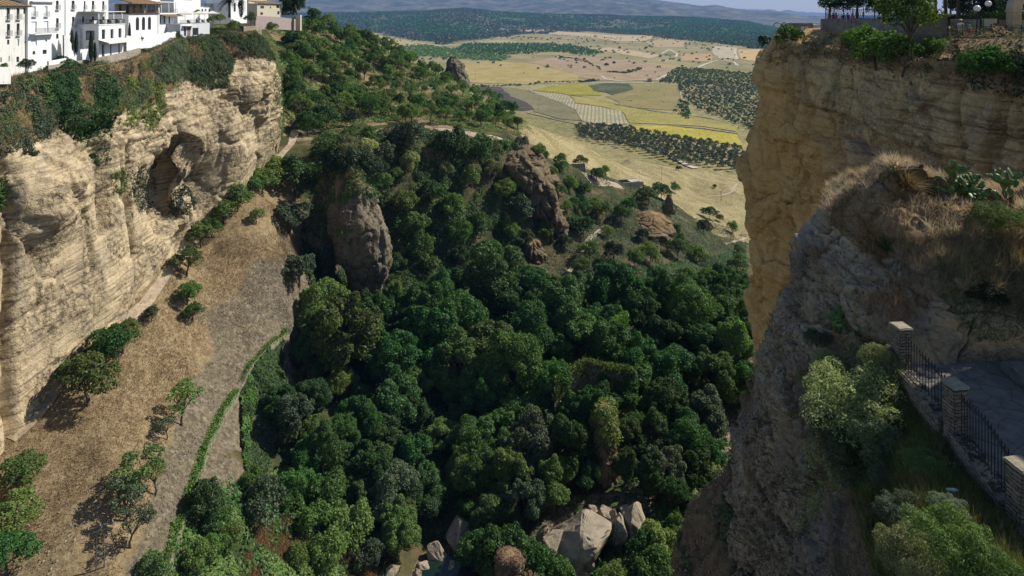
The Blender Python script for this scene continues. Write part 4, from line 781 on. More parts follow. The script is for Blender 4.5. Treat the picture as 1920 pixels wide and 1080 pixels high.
# cliff top vegetation, west side
WG = WESTG
def wshrub(name, poly, n, leaf, mat, bulge, lump, seed, label, cat="shrub", **kw):
    return blanket(name, WG, poly, n, leaf, mat, bulge, lump, seed, label=label, category=cat, **kw)
wshrub("hanging_shrub", [(70, 160), (105, 120), (190, 125), (216, 180), (212, 240), (205, 300), (180, 312), (155, 270), (105, 235)], 26000, .30, 'leaf_gorge', 2.0, 5, 61, "large dark green shrub spilling over the cliff edge below the white houses", gap=-1.2)
wshrub("hanging_ivy", [(238, 318), (258, 305), (287, 318), (288, 395), (265, 405), (243, 365)], 6500, .30, 'leaf_dark', 1.3, 3, 62, "dark ivy clump hanging just left of the cliff cave", "ivy", gap=-1.2)
wshrub("hanging_ivy", [(320, 360), (345, 345), (370, 378), (352, 406), (325, 400)], 4500, .30, 'leaf_dark', 1.2, 3, 63, "dark ivy clump hanging inside the cliff cave", "ivy", gap=-1.2)
wshrub("hanging_ivy", [(208, 325), (236, 318), (237, 358), (212, 362)], 2200, .28, 'leaf_hill', .8, 2, 64, "small green ivy patch on pale rock between the big shrub and the cave", "ivy", gap=-1.2)
wshrub("hanging_ivy", [(-40, 330), (12, 335), (16, 385), (-40, 405)], 2500, .3, 'leaf_gorge', 1.0, 2, 65, "green ivy clump at the left edge of the cliff face", "ivy", gap=-1.2)
wshrub("rim_shrub", [(205, 160), (250, 140), (305, 160), (312, 212), (285, 240), (225, 235)], 9000, .32, 'leaf_hill', 1.3, 3, 66, "yellowish green brush on the cliff top between the dark shrub and the dry slope", gap=-.4)
wshrub("rim_shrub", [(20, 125), (85, 112), (95, 160), (40, 170)], 4500, .3, 'leaf_olive', 1.2, 3, 67, "grey green bush under the leftmost white houses", gap=-.8)
wshrub("rim_shrub", [(-30, 175), (60, 170), (105, 235), (70, 290), (-30, 290)], 9000, .32, 'leaf_olive', .8, 4, 68, "low olive scrub on the cliff top at the far left", gap=.0)
wshrub("nose_ivy", [(512, 130), (538, 130), (545, 240), (525, 262), (514, 190)], 8000, .34, 'leaf_hill', 1.2, 3, 69, "green ivy draped down the right side of the cliff nose", "ivy", gap=-.9)
for k_, (poly, mat, n, sd) in enumerate([([(345, 150), (352, 62), (470, 55), (545, 75), (548, 175), (515, 115), (445, 100), (425, 165), (390, 165)], 'leaf_reed', 60000, 71), ([(250, 205), (262, 118), (345, 70), (352, 140), (300, 160)], 'leaf_olive', 16000, 72)]):
    blanket("reeds", WG, poly, n, 1.15 if k_ == 0 else .7, mat, 1.3, 5, sd, asp=.14, droop=(.7, -.3, -1.1), gap=-1.0, kind="stuff", label=["green reed thicket leaning down the slope under the terraces", "grey green tall grass below the terrace wall"][k_], category="reeds")
wrim = lambda Gd: ((WESTV[:-1, :-1] > .3) & (Gd[:-1, :-1, 0] > -84) & (Gd[:-1, :-1, 1] < 168)) * 1.0
blanket("rim_scrub", WG, wrim, 42000, .3, 'leaf_olive', .9, 3.5, 74, asp=.6, gap=-.05, kind="stuff", label="olive scrub along the top of the western cliff under the houses", category="scrub")
blanket("rim_scrub", WG, wrim, 20000, .28, 'leaf_hill', .9, 3, 75, asp=.6, gap=.15, kind="stuff", label="brighter green scrub patches along the top of the western cliff", category="scrub")
wdry = lambda Gd: ((WESTV[:-1, :-1] > .35) & (Gd[:-1, :-1, 0] > -90)) * 1.0
tufts("rim_grass", WG, wdry, 60000, .6, .10, 'dry_red', 73, .5, kind="stuff", label="dry russet grass along the top of the western cliff", category="dry grass")
# east rim
EG = EASTG
erim = [(1435, 95), (1500, 72), (1700, 70), (1990, 60), (1990, 185), (1900, 175), (1800, 160), (1700, 138), (1620, 128), (1560, 112), (1500, 112), (1440, 122)]
blanket("rim_scrub", EG, erim, 36000, .26, 'dry_red', 1.0, 2.0, 81, asp=.4, gap=-.5, kind="stuff", label="brown dry scrub hanging over the rim of the eastern cliff", category="scrub")
blanket("rim_scrub", EG, erim, 30000, .26, 'leaf_olive', 1.2, 2.2, 82, asp=.5, gap=-.05, kind="stuff", label="olive green scrub in patches on the eastern cliff rim", category="scrub")
blanket("rim_scrub", EG, [(1790, 100), (1990, 90), (1990, 190), (1880, 175), (1800, 150)], 12000, .24, 'leaf_dark', 1.2, 2.5, 83, asp=.5, gap=-.3, kind="stuff", label="dark scrub below the metal railing at the right", category="scrub")
EF = EASTG[:-4, :300].reshape(-1, 3); EUV = uv_of(EF)
def east_at(u, v): return EF[np.argmin(((EUV - np.array((u, v))) ** 2).sum(1))]
for k, (u, v, r, mt, kd, lb) in enumerate([(1480, 70, 32, 'leaf_hill', 'bush', "green shrub on the cliff corner beside the stone block hut"), (1640, 96, 54, 'leaf_bright', 'bush', "light green fig bush on the rim below the seated visitors"), (1610, 68, 32, 'leaf_bright', 'bush', "light green fig bush touching the park wall left of the tall shrub"),
        (1715, 60, 52, 'leaf_hill', 'hill', "tall bright green tree rising over the park wall from the cliff rim"), (1690, 100, 46, 'leaf_hill', 'bush', "green bush at the foot of the tall rim tree"), (1768, 124, 32, 'leaf_bright', 'bush', "light green bush lowest on the eastern rim"),
        (1752, 88, 24, 'leaf_bright', 'bush', "small light green bush right of the tall rim tree"), (1845, 122, 46, 'leaf_gorge', 'bush', "dark green bush below the info board"), (1885, 128, 18, 'leaf_bright', 'bush', "yellowish green sprig bush at the right end of the rim")]):
    q = east_at(u, v + r * .5); R = r * q[1] / F; q = q + np.array((-.2, -.3, -.3 * R)); put_tree("rim_bush", kd, k, q, R * 1.1, mt, cat="bush", label=lb, sz=1.25 if kd == 'hill' else 1.0)

# ---------------------------------------------------------------- olive groves and woods of the valley
rng = np.random.default_rng(77)
def rows_in(poly_uv, dx, dy, ang, jit):
    w = np.array([vmarch(u, v)[:2] for u, v in poly_uv]); c = w.mean(0); ca, sa = math.cos(ang), math.sin(ang); R = np.array(((ca, -sa), (sa, ca)))
    L = np.abs((w - c) @ R).max(0); gx_, gy_ = np.meshgrid(np.arange(-L[0], L[0], dx), np.arange(-L[1], L[1], dy)); q = np.c_[gx_.ravel(), gy_.ravel()]
    q = q + rng.normal(size=q.shape) * jit; q = q @ R.T + c; return q[pip(q, w)]
gA = rows_in([(1075, 240), (1130, 236), (1160, 240), (1250, 258), (1330, 268), (1395, 285), (1400, 325), (1270, 308), (1180, 282), (1090, 262)], 7.6, 10, .25, .7)
gA = gA[np.argsort(gA[:, 1])]
ol = gA[:290]; restA = gA[290:]
for k, (x, y) in enumerate(ol):
    z = float(V(np.array([[x, y]]))[0]); cm, tm = PROTO['olive'][k % 3]
    o = link("olive_tree", cm, None, (x, y, z)); R = rng.uniform(2.9, 4.1); o.scale = (R, R, R); o.rotation_euler = (0, 0, rng.uniform(0, 6)); o["category"] = "olive tree"; o["group"] = "olive trees in the grove beyond the golden slope"
    ALL.append((o, *uv_of(np.array([[x, y, z]]))[0], "round grey green", "grove olive"))
def crown_mass(name, P, r, mat, label, nl=26, seed=0, flat=.85, cat="trees"):
    """many far crowns in one mesh: each a handful of leaf clumps round a ball"""
    rg = np.random.default_rng(seed); n = len(P); rr = r * rg.uniform(.65, 1.3, n)
    d = ball(n * nl, rg).reshape(n, nl, 3); d[..., 2] = np.abs(d[..., 2]) * 1.0 - .25; c = P[:, None] + d * rr[:, None, None] * np.array((1, 1, flat)) * rg.uniform(.7, 1.05, (n, nl, 1)) + np.array((0, 0, 1)) * (rr * .6)[:, None, None]
    nn = unit(d + rg.normal(size=d.shape) * .35).reshape(-1, 3); s = np.repeat(rr, nl) * 3.1 / math.sqrt(nl)
    co, f = quads(c.reshape(-1, 3), nn, s * rg.uniform(.9, 1.5, len(s)), s * rg.uniform(.8, 1.2, len(s)), rg)
    return link(name, mesh_from(name, co, f, M[mat], False), kind="stuff", label=label, category=cat)
def on_plain(q): return np.c_[q, V(q)]
crown_mass("olive_grove", on_plain(np.r_[restA, rows_in([(1270, 160), (1300, 152), (1430, 160), (1430, 250), (1385, 235), (1330, 215), (1285, 195), (1278, 175)], 10.5, 15, .5, 1.2)]), 3.6, 'leaf_olive', "dense olive grove with pale ground between the rows at right", 26, 1)
crown_mass("orchard", on_plain(rows_in([(1232, 155), (1268, 128), (1320, 130), (1410, 138), (1430, 158), (1330, 158), (1270, 158)], 9, 14, .1, 1.6)), 3.4, 'leaf_hill', "green orchard beyond the olive grove at right", 22, 2)
crown_mass("poplar_rows", on_plain(rows_in([(868, 84), (960, 82), (1070, 85), (1135, 100), (1105, 106), (1040, 98), (960, 103), (880, 104), (850, 95)], 14, 28, .2, 3.5)), 5.0, 'leaf_gorge', "band of dark poplars across the middle of the plain", 20, 3, 1.4)
crown_mass("garden_trees", on_plain(rows_in([(740, 88), (800, 85), (870, 95), (960, 108), (940, 116), (800, 108), (760, 105)], 16, 18, .3, 6)), 5.2, 'leaf_hill', "scattered farm trees behind the rock fin", 22, 4)
q = np.c_[rng.uniform(-3200, 3200, 52000), rng.uniform(2000, 6350, 52000)]; pz = on_plain(q); qu = uv_of(pz); wb = np.interp(qu[:, 0], [300, 620, 700, 760, 830, 1000, 1160, 1260, 1400, 1500], [60, 58, 62, 74, 82, 62, 58, 66, 90, 96])
dens = fbm(pz, 260, 4, 700); kp = (qu[:, 1] < wb + fbm(pz, 200, 3, 520) * 5) & (dens > -.28 + .6 * (rng.random(len(q)) - .5)) & (qu[:, 0] > 520) & (qu[:, 0] < 1560)
pz = pz[kp]; kk = fbm(pz, 420, 3, 705) > .05
crown_mass("woods", pz[kk], 8.5, 'leaf_gorge', "dark oak woods covering the far hills", 12, 5); crown_mass("woods", pz[~kk], 7.0, 'leaf_olive', "grey green olive woods covering the far hills", 12, 6)
hedge = []
for s_ in ("40,545 200,548 400,540 560,522 780,520", "640,365 740,372 900,440", "960,455 1060,465 1140,440", "780,520 820,515 870,510", "1410,640 1420,700 1440,745", "1000,250 900,235 700,225 600,222"):
    pp = np.array([vmarch(u, v)[:2] for u, v in zpoly(s_)]); s = np.linspace(0, len(pp) - 1, 40); hedge.append(np.c_[np.interp(s, np.arange(len(pp)), pp[:, 0]), np.interp(s, np.arange(len(pp)), pp[:, 1])] + rng.normal(size=(40, 2)) * 4)
sc_ = np.c_[rng.uniform(-700, 900, 700), rng.uniform(800, 3600, 700)]; sp_ = on_plain(sc_); su = uv_of(sp_); kp = (su[:, 1] < 130) & (su[:, 1] > 62) & (su[:, 0] > 660) & (su[:, 0] < 1440) & (fbm(sp_, 300, 3, 720) > -.12)
crown_mass("scattered_trees", sp_[kp], 4.5, 'leaf_olive', "trees scattered over the middle of the plain", 18, 9)
crown_mass("olive_rows", on_plain(rows_in([(1090, 58), (1200, 66), (1300, 78), (1430, 88), (1430, 72), (1250, 62), (1150, 54)], 22, 26, .4, 3)), 6.5, 'leaf_olive', "rows of olives on the far right slope of the plain", 12, 10)
crown_mass("field_hedges", on_plain(np.concatenate(hedge)), 3.0, 'leaf_gorge', "dark hedge bushes along the field edges", 16, 7, .7)
for k, (x_, y_, r_) in enumerate([(345, 445, 4), (412, 463, 5), (560, 412, 6), (690, 390, 8), (695, 418, 8), (755, 385, 7), (890, 437, 9), (1075, 455, 14), (1130, 440, 14), (1190, 480, 8), (985, 495, 7), (1240, 460, 8), (1265, 485, 6), (1000, 458, 9), (1295, 600, 5), (1290, 648, 6), (1375, 678, 7), (1085, 640, 7), (1200, 575, 6), (840, 515, 10), (1160, 240, 9), (1230, 245, 9), (1435, 285, 8), (640, 362, 8), (530, 498, 4), (1075, 280, 6), (860, 235, 10)]):
    uu_, vv_ = 860 + x_ / 3.368, y_ / 3.368; w = vmarch(uu_, vv_)
    if w is not None:
        cm, tm = PROTO['olive'][k % 3]; o = link("field_bush", cm, None, tuple(w - np.array((0, 0, .5)))); R = r_ / 3.368 * w[1] / F * .9; o.scale = (R * 1.2, R * 1.2, R * .8); o["category"] = "bush"; o["group"] = "lone bushes on the fields"
        if k % 2: o.material_slots[0].link = 'OBJECT'; o.material_slots[0].material = M['leaf_gorge']
        ALL.append((o, uu_, vv_, "lone dark" if k % 2 else "lone grey green", "field bush"))
# ---------------------------------------------------------------- rock outcrops and boulders
def rock_col(name, u, Y, prof, mat, seed, label, cat="rock", ry=.8, amp=.12, wrap=0.0, back=0.0):
    """a free standing rock: prof = [(v, centre_u, half_px)], turned into metres at distance Y"""
    pr = np.array(prof, float); n, m = 90, 110; t = np.linspace(0, 1, n); vv = np.interp(t, np.linspace(0, 1, len(pr)), pr[:, 0]); s = np.argsort(pr[:, 0])
    cu = np.interp(vv, pr[s, 0], pr[s, 1]); hw = np.interp(vv, pr[s, 0], pr[s, 2]) * Y / F; Z = -(vv - V0) * Y / F; cx = (cu - 960) * Y / F
    th = np.linspace(0, 2 * np.pi, m); G = np.stack([cx[:, None] + hw[:, None] * np.cos(th)[None], Y + back * (1 - t)[:, None] + ry * hw[:, None] * np.sin(th)[None], np.repeat(Z[:, None], m, 1)], -1)
    R = hw.max(); P3 = G.reshape(-1, 3); nn = np.stack([np.cos(th)[None].repeat(n, 0), np.sin(th)[None].repeat(n, 0), np.zeros((n, m))], -1)
    d = (fbm(P3, R * .9, 5, seed, .55) * R * amp * 1.8 + fbm(P3 * np.array((1, 1, .3)), R * .35, 4, seed + 4, .55) * R * amp * .7 - np.clip(fbm(P3 * np.array((1, 1, .22)), R * .6, 3, seed + 8, ridged=True) - .55, 0, 1) * R * amp * 2.2).reshape(n, m)
    d = d + (blocky(P3, (R * .42, R * .42, R * .8), R * amp * .6, R * amp * .9, seed + 12, .06) + blocky(P3, (R * .16, R * .16, R * .2), R * amp * .16, R * amp * .2, seed + 15, .07)).reshape(n, m); d[:, -1] = d[:, 0]; G = G + nn * d[..., None]; cap = G[:1].mean(1, keepdims=True); caps = [cap + (G[:1] - cap) * k + np.array((0, 0, z_ * R)) for k, z_ in ((.02, .12), (.5, .10), (.85, .04))]
    G = np.concatenate(caps + [G], 0)
    o = np.array((cx[-1], Y, Z[-1])); top = np.clip(1 - (Z[0] - G[..., 2]) / (abs(Z[0] - Z[-1]) * .25 + 1e-6), 0, 1)
    return link(name, mesh_from(name, (G - o).reshape(-1, 3), grid_faces(*G.shape[:2])[:, ::-1], M[mat], attr={'zone': np.c_[top.ravel() * wrap, 0 * top.ravel(), 0 * top.ravel()]}), None, tuple(o), label=label, category=cat)
M['pinn_m'] = cliff_mat("pinnacle_rock", 'pinnacle'); M['earth_m'] = cliff_mat("brown_bluff_rock", 'earth_rock')
pin = rock_col("rock_pinnacle", 680, 184, [(312, 656, 18), (340, 660, 30), (390, 666, 44), (430, 676, 55), (470, 684, 55), (505, 687, 44), (540, 686, 32), (600, 686, 24)], 'pinn_m', 900, "tall bulging conglomerate pinnacle in the centre left with ivy on its crown", wrap=.9, amp=.115)
PIN2 = rock_col("rock_pinnacle", 612, 190, [(325, 618, 14), (380, 612, 30), (450, 606, 34), (520, 608, 34), (575, 614, 32)], 'pinn_m', 910, "slimmer dark rock pillar just left of the tall bulging pinnacle", wrap=.6)
rock_col("rock_bluff", 978, 251, [(277, 975, 34), (290, 972, 44), (315, 985, 48), (345, 992, 46), (400, 985, 50)], 'earth_m', 920, "square dark brown bluff at the end of the ridge path", amp=.15, wrap=.3, ry=1.9)
rock_col("rock_bluff", 1025, 243, [(335, 1018, 30), (370, 1020, 38), (420, 1025, 36), (470, 1030, 42), (540, 1035, 56)], 'earth_m', 930, "red brown eroded bluff face below the square bluff", amp=.2, wrap=.3, ry=1.7)
rock_col("rock_bluff", 998, 228, [(448, 994, 20), (470, 998, 27), (500, 1001, 26), (545, 1003, 30)], 'earth_m', 940, "short brown rock stub at the foot of the red brown bluff", wrap=.6, amp=.18, ry=1.5)
rock_col("rock_bluff", 1212, 268, [(408, 1225, 26), (420, 1218, 44), (450, 1210, 50), (485, 1205, 56)], 'earth_m', 950, "low wide brown bluff in the right basin below the ruined mill", amp=.07, wrap=.7, ry=1.6)
rock_col("rock_bluff", 1255, 282, [(366, 1254, 5), (380, 1255, 8), (400, 1257, 12)], 'earth_m', 955, "small reddish rock tooth at the right edge of the basin shrubs")
rock_col("rock_fin", 852, 415, [(106, 850, 7), (118, 852, 17), (135, 855, 20), (150, 860, 20), (172, 866, 20)], 'pinn_m', 960, "dark rock fin standing on the ridge against the valley", ry=1.2, amp=.12)
EPO = rock_col("earth_pillar", 1134, 133, [(765, 1134, 16), (790, 1132, 24), (830, 1133, 25), (880, 1136, 28), (960, 1140, 34)], 'earth_m', 970, "brown earth pillar hung with dry grass above the pale boulders", wrap=.8, amp=.22, ry=1.5)
BLK = rock_col("rock_block", 952, 103, [(1040, 953, 24), (1055, 953, 28), (1075, 953, 27), (1120, 953, 28)], 'earth_m', 980, "square rock block topped with dry grass among bushes at the bottom", amp=.16, wrap=1.0)
BUT = rock_col("rock_buttress", 1400, 80, [(835, 1396, 8), (880, 1388, 26), (930, 1380, 62), (980, 1372, 84), (1040, 1360, 92), (1110, 1350, 96), (1180, 1350, 100)], 'earth_m', 990, "shaded earthy buttress at the foot of the near crag", amp=.07, wrap=.4, ry=.7)
M['bould_m'] = M['boulder']
def boulder_mesh(seed):
    """angular broken rock: the hull of random points, edges worn, faces roughened"""
    rng = np.random.default_rng(seed); bm = bmesh.new()
    for q in ball(17, rng) * rng.uniform(.75, 1.1, (17, 1)): bm.verts.new(q)
    bmesh.ops.convex_hull(bm, input=bm.verts[:]); bmesh.ops.delete(bm, geom=[v for v in bm.verts if not v.link_faces], context='VERTS')
    bmesh.ops.bevel(bm, geom=bm.edges[:], offset=.05, segments=1, affect='EDGES'); bmesh.ops.triangulate(bm, faces=bm.faces[:]); bmesh.ops.subdivide_edges(bm, edges=[e for e in bm.edges if e.calc_length() > .12], cuts=3, use_grid_fill=True); bmesh.ops.triangulate(bm, faces=bm.faces[:])
    co = np.array([v.co[:] for v in bm.verts]); fs = np.array([[v.index for v in f.verts] for f in bm.faces]); bm.free()
    co *= 1 + (.05 * fbm(co, .5, 4, seed) + .03 * fbm(co, .14, 3, seed + 3) + blocky(co, .45, .045, .05, seed + 20, .06))[:, None]
    return mesh_from("boulder", co, fs, M['boulder'], False)
BM = [boulder_mesh(1000 + i) for i in range(6)]
BL = """1095 1020 66 36 1.2 huge pale slanting slab boulder in the middle of the boulder pile;1040 1022 32 20 .9 rounded grey boulder at the left front of the boulder pile;1195 992 32 36 1 rough pale boulder at the right end of the boulder pile;1160 1002 22 34 1 tall angular boulder left of the rough right hand boulder;1135 972 19 16 1 round boulder on top of the boulder pile;1152 978 15 18 1 narrow boulder between the top round one and the tall angular one;1112 962 13 12 1 small upper boulder against the earth pillar foot;1125 985 16 12 1 flat boulder under the top round boulder;1075 1050 36 30 1 shadowed boulder sinking into bushes below the slab;1020 1005 18 14 1 small boulder at the far left of the pile under dark trees;1180 970 24 16 1 rough ledge boulder at the upper right of the pile
822 1042 25 20 1 square pale boulder standing beside the river pool;862 1016 34 30 1 big dark slab boulder leaning in shade above the pool;845 1072 20 12 1 pale rounded boulder at the bottom edge beside the pool;800 1062 22 9 1 low flat stone in the pool edge;782 1077 12 7 1 small white stone at the bottom edge left of the pool;735 1078 20 12 1 pale stone half hidden in straw grass left of the pool;880 1040 18 12 1 dark stone wedged right of the leaning slab"""
for k, q in enumerate(BL.replace("\n", ";").split(";")):
    w = q.split(" "); u, v, rx, rz, ry = map(float, w[:5]); p = march(u, v + rz * .3, .3)
    if p is None: continue
    s = p[1] / F; o = link("boulder", BM[k % 6], None, (p[0], p[1], p[2] + rz * s * .55)); o.scale = (rx * s * 1.12, rx * s * ry, rz * s * 1.15); o.rotation_euler = (random.uniform(-.3, .3), random.uniform(-.3, .3), random.uniform(0, 6))
    o["label"] = " ".join(w[5:]); o["category"] = "boulder"; o["group"] = "boulders along the river"
for k in range(26):
    u, v = random.uniform(1345, 1402), random.uniform(795, 850); p = march(u, v, .3)
    if p is None: continue
    r = random.uniform(.5, 1.5); o = link("river_stone", BM[k % 6], None, (p[0], p[1], p[2] + r * .3)); o.scale = (r, r * .8, r * .7); o.rotation_euler = (0, 0, random.uniform(0, 6)); o["category"] = "stone"; o["group"] = "stones in the stream bed at the foot of the crag"
    o["label"] = "pale stone in the stream bed at the foot of the near crag"
rg = np.random.default_rng(66); mk = (lambda G: (pip(((G[:-1, :-1] + G[1:, 1:]) / 2).reshape(-1, 3)[:, :2], [(-60, 78), (-58, 100), (-60, 120), (-62, 150), (-56, 165), (-52, 150), (-52.5, 112), (-47, 85), (-44, 78)])).reshape(G.shape[0] - 1, -1) * 1.0)(TG)
sp3, sn3 = sample_grid(TG, mk, 7000, rg); kp = fbm(sp3, 6, 3, 67) > .0; sp3 = sp3[kp]; bm = bmesh.new(); bmesh.ops.create_icosphere(bm, subdivisions=1, radius=1.0); ic = np.array([v.co[:] for v in bm.verts]); icf = np.array([[v.index for v in f.verts] for f in bm.faces]); bm.free()
rr_ = .06 + .16 * rg.random(len(sp3)) ** 4; co = sp3[:, None] + ic[None] * rr_[:, None, None] * rg.uniform(.6, 1.2, (len(sp3), 1, 3)); fc = (icf[None] + (np.arange(len(sp3)) * len(ic))[:, None, None]).reshape(-1, 3)
link("scree", mesh_from("scree", co.reshape(-1, 3), fc, leaf_mat("scree_stones", (.10, .085, .065), (.19, .165, .13), (.32, .28, .22), 0.0, 0, .9, .0), False), kind="stuff", label="loose pebbles on the grey conglomerate slab above the canal", category="pebbles")
# creepers on the free standing rocks (parts of the plants, not of the rocks)
def pin_grid(o):
    me = o.data; co = np.empty(len(me.vertices) * 3, np.float32); me.vertices.foreach_get("co", co); return co.reshape(93, 110, 3) + np.array(o.location)
EPG = pin_grid(EPO)
blanket("creeper", EPG, lambda G: (np.broadcast_to(np.arange(92)[:, None] < 40, (92, 109))) * 1.0, 7000, .4, 'leaf_hill', 1.5, 3, 87, gap=-.7, label="green creeper crowning the brown earth pillar", category="creeper")
blanket("creeper", EPG, lambda G: (np.broadcast_to(np.arange(92)[:, None] > 15, (92, 109))) * 1.0, 7000, .34, 'dry', .5, 2.5, 88, gap=.0, droop=(0, 0, -1), asp=.4, label="dry hanging grass on the brown earth pillar", category="dry grass")
PG2 = pin_grid(PIN2); blanket("creeper", PG2, lambda G: np.broadcast_to(np.arange(92)[:, None] < 60, (92, 109)) * 1.0, 14000, .4, 'leaf_ivy', 1.1, 4, 92, gap=-.4, droop=(0, 0, -1), label="ivy hanging over the slimmer dark pillar", category="creeper")
BKG = pin_grid(BLK); blanket("creeper", BKG, lambda G: np.broadcast_to(np.arange(92)[:, None] < 30, (92, 109)) * 1.0, 5000, .26, 'dry_red', .35, 1.5, 94, gap=-.8, asp=.4, label="dry brown grass matted over the top of the rock block", category="dry grass")
BG = pin_grid(BUT)
blanket("buttress_scrub", BG, lambda G: np.ones((92, 109)), 30000, .36, 'leaf_olive', 1.1, 4, 89, gap=-.1, label="dark scrub covering the shaded buttress at the foot of the crag", category="scrub", kind="stuff")
blanket("buttress_scrub", BG, lambda G: np.ones((92, 109)), 26000, .34, 'dry_red', .5, 3, 90, gap=-.2, asp=.4, droop=(0, 0, -1), label="dry brown grass over the shaded buttress at the foot of the crag", category="dry grass", kind="stuff")
PG = pin_grid(pin)
blanket("creeper", PG, lambda G: (np.broadcast_to(np.arange(92)[:, None] < 24, (92, 109))) * 1.0, 9000, .42, 'leaf_ivy', 2.2, 5, 85, gap=-.3, droop=(0, 0, -1), label="ivy creeper crowning the tall rock pinnacle", category="creeper")
blanket("creeper", PG, lambda G: (np.broadcast_to((np.arange(92)[:, None] > 10) & (np.arange(92)[:, None] < 50), (92, 109))) * 1.0, 8000, .34, 'dry_red', .4, 3, 86, gap=.0, label="dry brown grass mat on the upper half of the tall rock pinnacle", category="dry grass")

for k, (u, v, Y, r, mt, lb) in enumerate([(640, 318, 184, 30, 'leaf_dark', "dark ivy bush on the left shoulder of the tall rock pinnacle"), (672, 305, 186, 30, 'leaf_olive', "grey green bush on the very top of the tall rock pinnacle"), (700, 322, 190, 26, 'leaf_olive', "grey bush behind the top of the tall rock pinnacle"), (655, 285, 194, 26, 'leaf_grey', "pale flowering creeper bush behind the top of the tall pinnacle"), (690, 283, 196, 24, 'leaf_grey', "pale flowering creeper bush right behind the tall pinnacle"), (610, 330, 190, 26, 'leaf_ivy', "ivy bush capping the slimmer dark pillar"), (598, 400, 188, 18, 'leaf_ivy', "ivy bush on the side of the slimmer dark pillar"), (716, 345, 192, 22, 'leaf_hill', "green bush filling the gap right of the pinnacle top"), (642, 440, 178, 14, 'leaf_hill', "small bush on the face of the tall pinnacle"), (740, 500, 190, 24, 'leaf_ivy', "ivy bush at the right foot of the tall pinnacle")]):
    R = r * Y / F; p = PT(u, v, Y); put_tree("pinnacle_bush", 'bush', k, p - np.array((0, 0, .55 * R)), R * 1.1, mt, cat="bush", label=lb)
for k, (u, v, Y, r, mt, lb) in enumerate([(945, 280, 244, 18, 'leaf_ivy', "ivy bush on the left shoulder of the square brown bluff"), (978, 270, 247, 14, 'leaf_olive', "olive bush on the top edge of the square brown bluff"), (1010, 285, 246, 15, 'leaf_hill', "green bush on the right shoulder of the square brown bluff"), (938, 330, 240, 20, 'leaf_ivy', "hanging ivy bush on the left face of the square brown bluff"), (985, 360, 236, 20, 'leaf_olive', "grey bush between the square bluff and the eroded face below"), (1052, 360, 238, 14, 'leaf_hill', "green bush on the right edge of the red brown face"), (1015, 425, 232, 12, 'leaf_bright', "light green bush growing on the red brown face"), (975, 455, 224, 16, 'leaf_olive', "olive bush left of the short brown rock stub")]):
    R = r * Y / F; p = PT(u, v, Y); put_tree("bluff_bush", 'bush', k, p - np.array((0, 0, .55 * R)), R * 1.1, mt, cat="bush", label=lb)
# ivy covered wall ruin in the middle of the wood
def ivy_wall(pts, h, label):
    C = []
    for u, v in pts: p = march(u, v, h); C.append(p + np.array((0, 0, h)))
    C = np.array(C); o = C[0]; s = np.linspace(0, len(C) - 1, 60); L = np.c_[[np.interp(s, np.arange(len(C)), C[:, i]) for i in range(3)]].T
    root = empty("ivy_wall", tuple(o), label=label, category="ruined wall"); G = np.stack([L + np.array((0, .35, -h)), L + np.array((0, .35, 0)), L + np.array((0, -.35, 0)), L + np.array((0, -.35, -h))], 1) - o
    link("wall", mesh_from("ruin_wall", G.reshape(-1, 3), grid_faces(60, 4), M['ruin']), root)
    rg = np.random.default_rng(5); k = rg.integers(0, 59, 9000); p = L[k] + (L[k + 1] - L[k]) * rg.random((9000, 1)) - o + rg.normal(size=(9000, 3)) * np.array((.35, .4, .3)); d = rg.random(9000) < .72; p[d, 2] -= rg.random(d.sum()) ** 1.5 * 7; p[d, 1] -= .25
    co, f = quads(p, unit(ball(9000, rg) + np.array((.2, -.2, .7))), .4, .3, rg); link("ivy", mesh_from("ruin_ivy", co, f, M['lime'], False), root)
M['ruin'] = plain("ruin_stone", (.30, .25, .18), .95, .45, .7, bump=.15)
ivy_wall([(1040, 712), (1062, 695), (1098, 675), (1130, 683), (1160, 688), (1190, 694)], 13, "roofless wall corner topped with bright green ivy among the gorge trees")
ivy_wall([(1148, 606), (1160, 596), (1174, 588)], 12.5, "short ivy topped wall end on the right of the wood")

# ---------------------------------------------------------------- the old mill ruin on its ledge
def box_mesh(name, boxes, mat, bev=0.0):
    bm = bmesh.new()
    for (x0, y0, z0, x1, y1, z1) in boxes:
        r = bmesh.ops.create_cube(bm, size=1.0); bmesh.ops.scale(bm, vec=(abs(x1 - x0), abs(y1 - y0), abs(z1 - z0)), verts=r['verts']); bmesh.ops.translate(bm, vec=((x0 + x1) / 2, (y0 + y1) / 2, (z0 + z1) / 2), verts=r['verts'])
    if bev: bmesh.ops.bevel(bm, geom=bm.edges[:], offset=bev, segments=2, affect='EDGES')
    me = bpy.data.meshes.new(name); bm.to_mesh(me); bm.free(); me.materials.append(mat); return me
def rough_mesh(me, amp, sc, seed, cuts=3):
    bm = bmesh.new(); bm.from_mesh(me); bmesh.ops.subdivide_edges(bm, edges=bm.edges[:], cuts=cuts, use_grid_fill=True); co = np.array([v.co[:] for v in bm.verts])
    d = np.stack([fbm(co + 31 * i, sc, 3, seed + i) for i in range(3)], -1) * amp
    for v, e in zip(bm.verts, d): v.co += Vector(e)
    bm.to_mesh(me); bm.free(); return me
M['ruin'] = plain("ruin_stone", (.34, .28, .20), .95, .45, .7, bump=.15)
mp = march(1180, 350, 0); ru = empty("ruined_mill", tuple(mp), rz=.25, label="roofless stone mill ruin on a ledge above the right basin", category="ruin")
wl_ = [(-5, -3, -3, 5.0, -2.4, 3.2), (-5, 2.2, -2, 5.2, 2.8, 3.6), (4.6, -2.4, -3, 5.2, 2.2, 3.4), (-5.4, -2.4, -3, -4.8, 2.2, 2.2)]
